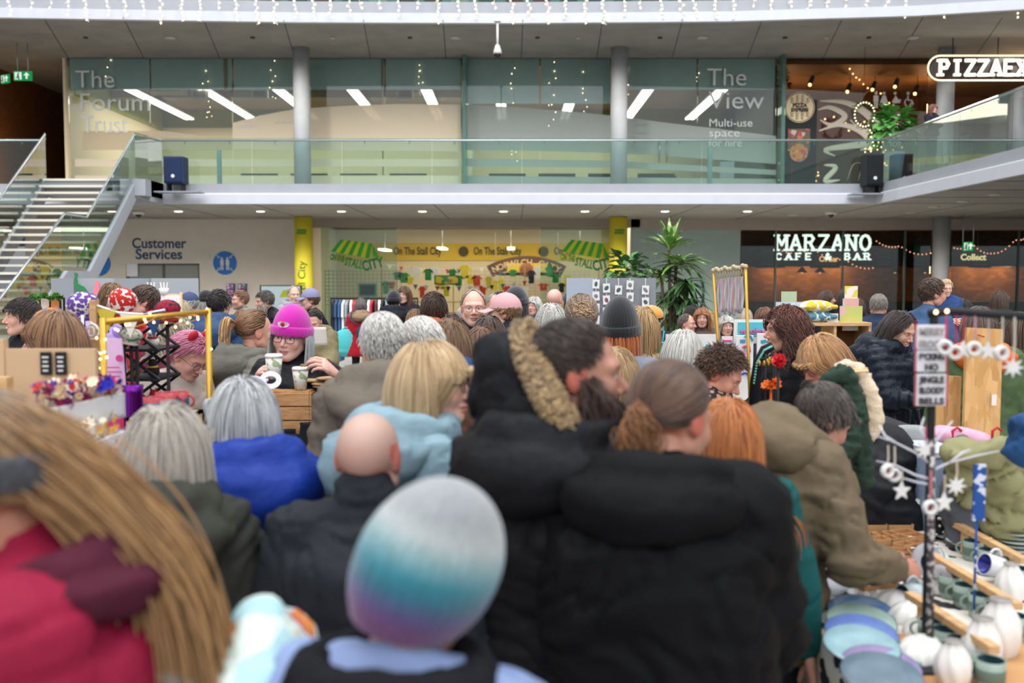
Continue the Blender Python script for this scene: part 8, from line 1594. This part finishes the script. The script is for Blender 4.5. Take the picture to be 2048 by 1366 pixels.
# chipboard panels
M_osb = mat('#d6aa72', .75, kind='osb', scale=38, c2='#b98a50', aniso=(1, 1, .35), name='chipboard')
for (x0_, y0_, x1_, Y, lb) in ((1932, 655, 2010, 4.6, 'tall chipboard panel standing behind the hanging ornaments'), (1872, 750, 1926, 4.7, 'short chipboard panel beside the white word plaques')):
    u, v = P(x0_, y0_, Y), P(x1_, y0_+4, Y); mb = MB(); mb.add([(u.x, Y, .8), (v.x, Y+.03, .8), (v.x, Y+.03, v.z), (u.x, Y, u.z)], [(0, 1, 2, 3)]); simple('chipboard', lb, 'board', mb, M_osb, solid=.018)
table('table behind the pottery stall carrying the chipboard', 1.7, 2.7, 4.45, 5.0, .8, M_wht)
q = P(1988, 800, 4.58); mb = MB(); mb.box(q, (.022, .004, .05)); simple('paper_tag', 'small white paper tag on the tall chipboard panel', 'tag', mb, M_wht); mb = MB(); mb.box(P(1962, 672, 4.58), (.03, .01, .006), R=Matrix.Rotation(.3, 3, 'Y')); simple('red_clip', 'small red clip at the top of the tall chipboard panel', 'clip', mb, mat('#b02030', .5))
# word plaques on a black post, ornament rail
Yo = 2.75; q = P(1863, 815, Yo); mb = MB(); mb.bx(q.x-.008, q.x+.008, Yo-.008, Yo+.008, .9, P(0, 625, Yo).z); r = root0('ornament_rail', 'black metal rail with warm lights above the hanging ceramic ornaments', 'rail', q); child(mb, 'post', M_black, r); mb = MB(); mb.tube([P(1858, 628, Yo), P(1900, 622, Yo), P(2060, 634, Yo-.15)], .012, 8); child(mb, 'rail', M_black, r)
for i in range(9): mb = MB(); mb.ball(P(1872+i*22, 622+i*1.5+rng.uniform(-3, 3), Yo-.02), .006, 8); child(mb, 'bulb', G_warm, r)
M_ink2 = mat('#3a3436', .7); M_red = mat('#b8324c', .7)
for (y0_, y1_, ln, cl, lb) in ((650, 700, ('MERRY', 'FROCK'), '#9a9694', 'upper white word plaque with faded grey capitals'), (702, 744, ('F*CKING', 'HO'), '#3a3436', 'middle white word plaque with bold HO beneath smaller capitals'), (748, 812, ('JINGLE', 'BLOODY', 'BELLS'), '#3a3436', 'lower white word plaque reading JINGLE BLOODY BELLS')):
    u, v = P(1832, y0_, Yo-.03), P(1893, y1_, Yo-.03); r = root0('word_plaque', lb, 'plaque', u.lerp(v, .5)); mb = MB(); mb.bx(u.x, v.x, Yo-.03, Yo-.02, v.z, u.z); child(mb, 'board', mat('#d6d4d6', .6), r, bevel=.002); h = (u.z-v.z)/len(ln)
    for k, s_ in enumerate(ln): text_obj('lettering', s_, h*.85, mat(cl, .7), ((u.x+v.x)/2, Yo-.034, u.z-h*(k+.82)), align='CENTER', parent=r, offset=.0008, width=(v.x-u.x)*(.8 if s_ != 'HO' else .42), extrude=.001)
    mb = MB(); [mb.tube([(x, Yo-.03, u.z+.01), (x, Yo-.03, v.z)], .0022, 4) for x in (u.x, v.x)]; child(mb, 'ribbon', M_red, r)
def ornament(kind, px, py, Y, label, rib, top):
    q = P(px, py, Y); s = .024; r = empty('ceramic_ornament', q, rng.uniform(-.4, .4), label, 'ornament'); mb = MB()
    if kind == 'ring': mb.tube([(s*.62*math.cos(t), 0, s*.62*math.sin(t)) for t in np.linspace(0, 2*PI, 22, endpoint=False)], s*.4, 8, closed=True, sy=.6); mb.build('ring', M_wht, r); mb = MB(); mb.ball((0, 0, 0), (s*.25, s*.1, s*.28), 8); mb.build('heart', mat('#8a2038', .5), r)
    else:
        n = 5 if kind == 'star' else 8; pl = [((s*1.15 if i % 2 == 0 else s*.5)*math.sin(PI*i/n), (s*1.15 if i % 2 == 0 else s*.5)*math.cos(PI*i/n)) for i in range(2*n)]; mb.prism(pl, -.004, .004); mb.build('star', M_wht, r, bevel=.001)
    mb = MB(); mb.tube([(0, 0, s), (.002, 0, (top-py)*-Y/FPX*.5), (0, 0, (py-top)*Y/FPX)], .0025, 4); mb.build('ribbon', mat(rib, .7), r)
for a_ in (('ring', 1890, 695, 2.6, 'white ceramic ring with dark heart, first on the rail beside the plaques', '#c04468', 630), ('ring', 1910, 705, 2.68, 'white ceramic ring edge on behind the first ring ornament', '#a82440', 630), ('star', 1926, 700, 2.7, 'white ceramic star on crimson ribbon between two rings', '#a82440', 630), ('ring', 1948, 698, 2.6, 'white ceramic ring with dark heart in the middle of the rail', '#c08a98', 632), ('star', 1975, 702, 2.7, 'white eight point ceramic star on pale ribbon', '#c8c0b0', 632), ('ring', 2003, 706, 2.55, 'white ceramic ring with dark centre, last ring before the edge', '#c8c0b0', 634), ('burst', 2026, 735, 2.5, 'pale ceramic snowflake on long ribbon near the edge', '#c8c0b0', 634), ('ring', 1775, 942, 2.7, 'white ring ornament with red heart on the lowest branch', '#d8ccb8', 890), ('ring', 1788, 950, 2.74, 'white ring ornament half hidden behind its twin on the lowest branch', '#d8ccb8', 892), ('star', 1803, 982, 2.7, 'cream star ornament hanging over the grey plastic lid', '#c8b8a0', 940), ('ring', 1860, 1015, 2.6, 'white ring ornament with red heart on pink ribbon above the card display', '#d87a8a', 940), ('star', 1888, 1005, 2.6, 'cream five point star right of the silver trunk', '#c8b8a0', 950), ('burst', 1912, 972, 2.6, 'cream eight point star on long cord beside the khaki coat', '#c8b8a0', 920), ('burst', 1850, 900, 2.7, 'small white snowflake cluster in the branch crown', '#b04868', 850)): ornament(*a_)
# silver branch tree
r = root0('twig_tree', 'white painted twig tree holding ornaments with a dark wrapped trunk', 'ornament tree', P(1866, 1000, 2.7)); q = P(1866, 1060, 2.7); mb = MB(); mb.cyl((q.x, 2.7, .9), P(1864, 880, 2.7), .012, .009, n=8); child(mb, 'trunk', mat('#4a4244', .8, kind='speckle', scale=70, c2='#b8b0ac'), r)
for pts in (((1864, 930), (1830, 905), (1790, 885), (1742, 868)), ((1866, 960), (1830, 950), (1790, 930), (1752, 922)), ((1866, 900), (1840, 860), (1848, 835)), ((1866, 940), (1900, 925), (1950, 912), (1998, 902)), ((1866, 890), (1885, 865), (1905, 842)), ((1866, 970), (1835, 965), (1800, 955)), ((1790, 885), (1770, 872), (1758, 850)), ((1900, 925), (1925, 905), (1940, 900))): mb = MB(); mb.tube([P(x, y, 2.7+.02*i) for i, (x, y) in enumerate(pts)], [.004-.0008*i for i in range(len(pts))], 6); child(mb, 'branch', mat('#c8c6cc', .6), r)
# folding chair, crates and coats behind
Yc = 4.3; mb = MB(); u = P(1800, 0, Yc).x; v = P(1892, 0, Yc).x; r = root0('folding_chair', 'grey folding chair with rounded backrest behind the twig tree', 'chair', ((u+v)/2, Yc, 0)); zt = P(0, 852, Yc).z; zb_ = P(0, 915, Yc).z
mb.sheet(lambda s, t: (u+(v-u)*s, Yc+.03*math.sin(s*PI), zb_+(zt-zb_)*t-(.04*(2*s-1)**4*t)), 14, 5); child(mb, 'backrest', mat('#9b9c9a', .5), r, solid=.012)
for x in (u, v): mb = MB(); mb.tube([(x, Yc, zt-.05), (x, Yc-.02, .5), (x, Yc+.3, .01)], .011, 6); child(mb, 'leg', M_steel, r)
mb = MB(); mb.bx(u, v, Yc-.35, Yc+.02, .44, .47); child(mb, 'seat', mat('#9b9c9a', .5), r)
for (x0_, y0_, x1_, y1_, Y, c, lb, cat) in ((1762, 850, 1815, 960, 4.6, '#aab0b4', 'translucent grey plastic crate with black rim by the pink trousers', 'crate'), (1870, 905, 1925, 965, 4.0, '#8fa0b8', 'pale plastic storage box with blue stripe beneath the chair', 'box')):
    u, v = P(x0_, y0_, Y), P(x1_, y1_, Y); r = root0('storage_box', lb, cat, (u.lerp(v, .5).x, Y, 0)); mb = MB(); mb.bx(u.x, v.x, Y, Y+.3, 0, u.z-.02); child(mb, 'box', mat(c, .4), r, bevel=.008); mb = MB(); mb.bx(u.x-.01, v.x+.01, Y-.01, Y+.31, u.z-.02, u.z); child(mb, 'rim', mat('#1c1c20' if cat == 'crate' else '#b8c0c8', .5), r)
def lump(name, label, cat, parts, m, fold=.02, seed=4, sc_=7): V, F = remesh(parts, .016, 3); V = fold_disp(V, vnormals(V, F), fold, seed, sc_); return tag(mesh_obj(name, V, F, m), label, cat)
E = lambda px, py, Y, a, b, c: ('e', tuple(P(px, py, Y)), (a, b, c))
lump('draped_coat', 'olive khaki coat thrown over a chair behind the pottery', 'coat', [E(1965, 905, 3.7, .14, .1, .045), E(1935, 950, 3.75, .06, .08, .12), E(2000, 940, 3.75, .11, .09, .10), E(2005, 1000, 3.8, .12, .1, .14)], mat('#8a8760', .8, bump=.2, scale=200), .035); lump('draped_coat', 'dark grey wool coat hanging beneath the khaki coat', 'coat', [E(1922, 1000, 3.85, .07, .08, .26)], mat('#55585e', .9))
lump('denim_garment', 'bright blue denim garment bulging in at the picture edge', 'garment', [E(2048, 850, 3.4, .05, .08, .05), E(2044, 895, 3.4, .05, .08, .06)], mat('#1f4a78', .8, bump=.3, scale=200), .02); lump('black_coat', 'black coat heaped behind the dark tumbler and wooden stand', 'coat', [E(1770, 940, 4.3, .16, .14, .2), E(1730, 1000, 4.2, .14, .14, .22), E(1760, 1090, 4.2, .2, .15, .3)], mat('#15171b', .8))
lump('pink_garment', 'pink garments folded over red hangers behind the twig tree', 'garment', [E(1900, 868, 4.35, .13, .06, .035), E(1950, 880, 4.35, .1, .06, .03)], mat('#d49ab0', .8), .01)
for px in (1905, 1985): q = P(px, 862, 4.3); mb = MB(); mb.tube([q+Vector((.0, 0, -.05)), q, q+Vector((.02, 0, .015)), q+Vector((.04, 0, 0))], .006, 6); simple('red_hanger', 'red hook of a clothes hanger in the pink garments, %s' % ('nearer the plaques' if px < 1950 else 'nearer the khaki coat'), 'hanger', mb, mat('#b01828', .5))
# ---------------- pottery table ----------------
zp = .9; table('pottery stall table with pale patterned cloth', .93, 2.9, 2.3, 4.3, zp, M_oak, mat('#d8d2c6', .8, kind='speckle', scale=9, c2='#26262c'), .5, 'white tablecloth with black brush marks on the pottery stall')
q0, q1 = PT(1660, 1275, zp), PT(1800, 1366, zp); mb = MB(); mb.bx(q0.x-.02, q0.x+.75, 2.27, q0.y+.02, zp+.001, zp+.005); mb.bx(q0.x-.02, q0.x+.75, 2.265, 2.28, zp-.4, zp+.005); simple('kraft_paper', 'brown kraft paper runner beneath the blue half plates', 'paper', mb, M_kraft)
def plate(px, py, rr, c, label, lift=0.0, tilt=(0, 0, 0), half=False, name='plate'):
    q = PT(px, py, zp+lift); r = empty(name, q, 0, label, 'plate' if name == 'plate' else name); r.rotation_euler = tilt; mb = MB(); mb.lathe([(rr*.5, 0), (rr*.62, .002), (rr, .014), (rr*.985, .018), (rr*.6, .008), (.001, .007)], (0, 0, 0), 30); mb.build('plate', mat(c, .3, var=.15, vscale=14, coat=.3), r); mb = MB(); mb.tube([(rr*.99*math.cos(t), rr*.99*math.sin(t), .016) for t in np.linspace(0, 2*PI, 30, endpoint=False)], .0022, 5, closed=True); mb.build('rim', mat('#4a5a60', .4), r); return r
for i, (py, c, n_) in enumerate(((1330, '#86a6ac', 'pale aqua'), (1306, '#5b72ac', 'cornflower blue'), (1282, '#8fa89c', 'sage'), (1262, '#5f80a8', 'slate blue'))): plate(1722, py-30, .10, c, '%s round plate in the upper fanned row of four plates' % n_, .010+.012*(3-i), (.22, 0, 0))
for i, (py, c, n_) in enumerate(((1366, '#5f727e', 'storm grey'), (1350, '#8f80a6', 'lilac'), (1328, '#3f8a78', 'sea green'))): plate(1762, py-6, .10, c, '%s round plate in the lower fanned row of three plates' % n_, .010+.012*(2-i), (.22, 0, 0))
# mugs in rows on plank shelves
for k, (pa, pb, n, z_) in enumerate((((1862, 1290), (1980, 1375), 5, 0), ((1900, 1195), (2030, 1280), 5, .0), ((1945, 1120), (2046, 1180), 4, .0))):
    A_, B_ = PT(*pa, zp), PT(*pb, zp); mb = MB(); d = (B_-A_); nn = Vector((d.y, -d.x, 0)).normalized(); c = A_.lerp(B_, .5)+Vector((0, .07, .1)); an = math.atan2(d.y, d.x); mb.box(c, (d.length+.15, .03, .02), rz=an); [mb.box(A_.lerp(B_, t)+Vector((0, .07, .05)), (.02, .02, .1), rz=an) for t in (0, 1)]; simple('plank_rack', 'pale wooden plank rack holding a row of mugs, %s' % ('nearest the white vases', 'middle one', 'topmost one')[k], 'rack', mb, M_pine)
    for i in range(n):
        q = A_.lerp(B_, i/(n-1)); q.z = zp; mug(q, .082, '#8c9c90', '#173640', 'grey green striped mug with dark inside, number %s in the %s mug row' % (('one', 'two', 'three', 'four', 'five')[i], ('nearest', 'middle', 'farthest')[k]), band='#5f7468', rz=PI*.8)
q = PT(1845, 1215, zp); mug(q+Vector((0, 0, .045)), .085, '#a8b4b4', '#123a52', 'blue lined mug lying on its side at the head of the nearest mug row', tilt=(0, -PI/2, .3)); q = PT(1890, 1150, zp); mug(q+Vector((0, 0, .045)), .085, '#b0bab8', '#0e1c2e', 'navy lined mug lying on its side at the head of the middle mug row', tilt=(0, -PI/2, .3)); q = PT(2005, 1165, zp); mug(q+Vector((0, 0, .05)), .085, '#d8d8d8', '#1a2a8a', 'white mug with royal blue inside leaning near the edge', tilt=(0, -PI/2.4, .2))
for i, (px, py, h, w_) in enumerate(((1962, 1345, .15, .045), (1998, 1310, .16, .05), (1905, 1372, .12, .04), (2020, 1205, .13, .04))):
    q = PT(px, py, zp); r = empty('white_vase', q, 0, 'tall white vase with wavy ribs, ' + ('beside the nearest mug row', 'next to the edge of the picture', 'lowest in the frame', 'beneath the royal blue mug')[i], 'vase'); V = []; n, m = 40, 14
    for a in range(m+1):
        t = a/m; rr = w_*(.75+.5*math.sin(PI*min(1, t*1.1))-.25*t)
        for b in range(n): an = 2*PI*b/n; V.append((rr*(1+.06*math.sin(an*7+t*5))*math.cos(an), rr*(1+.06*math.sin(an*7+t*5))*math.sin(an), h*t))
    mesh_obj('body', V, [(a*n+b, a*n+(b+1) % n, (a+1)*n+(b+1) % n, (a+1)*n+b) for a in range(m) for b in range(n)], mat('#dddad4', .6), r); mb = MB(); mb.cyl((0, 0, h*.985), (0, 0, h*.99), w_*.62, n=20); mb.build('mouth', mat('#8a8680', .7), r)
for i, (px, py, a_, c) in enumerate(((1790, 1215, .075, '#e6e2dc'), (1822, 1240, .075, '#e9e6e0'), (1850, 1268, .07, '#e6e2dc'), (1845, 1318, .085, '#e2dfd8'))):
    q = PT(px, py, zp); r = empty('shell_bowl', q, .3*i, 'white shell shaped bowl with wavy lines, ' + ('first in the pile near the olive sleeve', 'second in the pile', 'third in the pile toward the mugs', 'largest one on the black tray')[i], 'bowl'); mb = MB()
    mb.sheet(lambda u, v: (a_*math.cos(u*2*PI)*math.sin(v*PI/2)*(1+.05*math.cos(u*2*PI*9)), a_*.8*math.sin(u*2*PI)*math.sin(v*PI/2)*(1+.05*math.cos(u*2*PI*9)), a_*.75*math.cos(v*PI/2)), 60, 8); mb.build('shell', mat(c, .5), r, solid=.004); mb = MB(); [mb.tube([(a_*.98*t*math.cos(u), a_*.8*t*math.sin(u)*.98, a_*.77*math.sqrt(max(0, 1-t*t))) for t in np.linspace(.2, .98, 7)], .0018, 4) for u in np.linspace(0, 2*PI, 9, endpoint=False)]; mb.build('line', mat('#9a968e', .6), r)
mb = MB(); q = PT(1850, 1330, zp); mb.box((q.x, q.y, zp+.006), (.2, .17, .012)); simple('black_tray', 'black tray beneath the largest shell bowl', 'tray', mb, M_black, bevel=.003)
# folded white pouches and boxes, grey dishes
for i, (px, py, w_, h_, c, lb) in enumerate(((1632, 1170, .20, .035, '#d9dce2', 'folded white linen pouch at the near corner of the table'), (1640, 1192, .2, .03, '#d2d5dc', 'second folded white linen pouch beneath the first'), (1712, 1165, .15, .04, '#dcdad6', 'white soap box with navy label beside the linen pouches'), (1668, 1215, .17, .02, '#dedcd8', 'flat white tray before the linen pouches'))):
    q = PT(px, py, zp); lump('linen_pouch' if i < 2 else 'white_box', lb, 'pouch' if i < 2 else 'box', [('e', (q.x, q.y, zp+h_*.9), (w_*.5, .055, h_))], mat(c, .8), .006, i, 12) if i < 2 else simple('white_box', lb, 'box', (lambda m: m.box((q.x, q.y, zp+h_/2), (w_, .1, h_), rz=-.1))(MB()), mat(c, .7), bevel=.004)
mb = MB(); q = PT(1698, 1150, zp); mb.box((q.x, q.y, zp+.045), (.12, .08, .006), rz=-.1); simple('navy_card', 'navy patterned card lying on the white soap box', 'card', mb, mat('#223a66', .7, kind='speckle', scale=30, c2='#c8ccd4'))
for i, (px, py, rr, c) in enumerate(((1690, 1196, .08, '#aca8a4'), (1770, 1205, .085, '#8f8e8c'), (1660, 1240, .085, '#bcb8b4'), (1730, 1195, .06, '#c8c6c4'))): plate(px, py, rr, c, ('grey shallow dish behind the flat white tray', 'dark grey shallow dish beside the shell bowls', 'pale grey shallow dish at the table corner', 'small light dish between the two grey dishes')[i], .004)
# wooden racks with card pegs, sectioned trays
for i in range(7):
    q = PT(1605+i*9, 1128-i*1.0, zp); q.y -= .0; R = Matrix.Rotation(-.35, 3, 'Y'); mb = MB(); mb.box(q+Vector((.01, 0, .05)), (.014, .03, .10), R=Matrix.Rotation(.5, 3, 'Y')); simple('wooden_peg_card', 'slanted pale card with lettering in the peg rack at the table corner', 'card', mb, mat('#cdb4a4', .8), 'slanted cards in the peg rack')
mb = MB(); q = PT(1635, 1140, zp); mb.box((q.x, q.y, zp+.012), (.24, .06, .024)); simple('peg_rack', 'low wooden rack under the slanted cards', 'rack', mb, M_oak)
for i, (px, py, w_, d_, rz) in enumerate(((1735, 1090, .2, .12, .2), (1775, 1120, .16, .12, -.2), (1800, 1085, .18, .12, .35), (1765, 1060, .22, .12, 0), (1740, 1180, .14, .12, .3), (1830, 1105, .14, .1, .5))):
    q = PT(px, py, zp); r = empty('sectioned_tray', q, rz, ('red trimmed', 'dark lined', 'tilted', 'rear', 'front brown', 'small')[i]+' kraft card tray of little charms behind the reaching hand', 'tray'); mb = MB(); mb.bx(-w_/2, w_/2, -d_/2, d_/2, 0, .004); child(mb, 'base', M_kraft, r) if False else mb.build('base', M_kraft, r)
    for (x0_, x1_, y0_, y1_) in ((-w_/2, w_/2, -d_/2, -d_/2+.004), (-w_/2, w_/2, d_/2-.004, d_/2), (-w_/2, -w_/2+.004, -d_/2, d_/2), (w_/2-.004, w_/2, -d_/2, d_/2), (-.002, .002, -d_/2, d_/2), (-w_/2, w_/2, -.002, .002)): mb = MB(); mb.bx(x0_, x1_, y0_, y1_, 0, .035); mb.build('side_panel', M_kraft, r)
    for j in range(8): mb = MB(); c = rng.choice(['#b8283c', '#d8d0c4', '#2a2a2e', '#c8a888', '#e0dcd6']) if i else rng.choice(['#c02848', '#d8506a', '#e4d8cc']); p_ = (rng.uniform(-w_*.4, w_*.4), rng.uniform(-d_*.35, d_*.35), .018); mb.ball(p_, (.013, .012, .010), 8); mb.ball((p_[0]+.01, p_[1], .022), (.007, .007, .006), 6); mb.build('charm', mat(c, .6), r)
for i, (px, py, R_) in enumerate(((1860, 1120, .06), (1880, 1160, .05), (1835, 1185, .045), (1985, 1015, .075))):
    q = PT(px, py, zp) if i < 3 else P(px, py, 2.9); r = plate(px, py, R_, '#c2c0c2', ('grey white dish standing on edge beside the first mug row', 'smaller grey white dish standing on edge', 'tiny speckled dish standing on edge near the hand', 'large marbled grey dish standing on edge before the denim')[i], .05 if i < 3 else .12, (PI/2-.3, .2, -.9), name='plate')
for i, (px, py, h) in enumerate(((1900, 1075, .012), (1930, 1090, .02), (1965, 1070, .03))): plate(px, py, .07, ('#d8d6d2', '#cfd2d0', '#dedcd8')[i], ('white oval dish nearest the charm trays', 'white dish stacked behind the first mug row', 'white dish stacked toward the green plates')[i], h)
for i in range(9): q = PT(2030, 1100, zp); r = empty('stacked_plate', (q.x, q.y, zp+.016*i), 0, 'grey green stacked plate in the tall pile at the picture edge', 'plate', 'pile of grey green plates'); mb = MB(); mb.lathe([(.05, 0), (.085, .012), (.083, .015), (.001, .006)], (0, 0, 0), 24); mb.build('plate', mat('#8a9890' if i % 2 else '#b4bcb4', .4), r)
q = PT(1760, 1040, zp); mb = MB(); mb.lathe([(.042, 0), (.045, .02), (.045, .14), (.047, .145), (.047, .16), (.001, .165)], (q.x, q.y, zp), 22); simple('dark_tin', 'black and plum cylindrical tin behind the charm trays', 'tin', mb, mat('#3a1626', .3))
q = PT(1965, 1060, zp); mb = MB(); q = P(1958, 985, 2.95); mb.box((q.x, q.y, q.z), (.035, .01, .17)); mb.cyl((q.x, q.y+.01, zp), (q.x, q.y+.01, q.z), .004, n=6); simple('blue_banner', 'slim blue banner with white squiggles beside the khaki coat', 'banner', mb, mat('#1a4a94', .6, kind='speckle', scale=34, c2='#c8d0dc'))
q = PT(1850, 1045, zp); r = empty('price_sign', (q.x, q.y, zp+.09), .2, 'white square price card on a clip by the hanging ring ornament', 'sign'); mb = MB(); mb.box((0, 0, 0), (.10, .004, .085), R=Matrix.Rotation(-.3, 3, 'Y')); mb.build('card', M_wht, r); mb = MB(); mb.cyl((0, .005, -.09), (0, .005, 0), .003, n=5); mb.build('clip', M_black, r)
q = PT(1880, 1080, zp); r = empty('dotted_card', (q.x, q.y, zp+.05), -.2, 'black card with white ceramic letters leaning among the charm trays', 'card'); mb = MB(); mb.box((0, 0, 0), (.06, .006, .10)); mb.build('card', M_black, r); mb = MB(); [mb.ball((rng.uniform(-.02, .02), -.006, rng.uniform(-.04, .04)), .006, 6) for _ in range(9)]; mb.build('letter', M_wht, r)
bpy.data.scenes.remove(TMP)
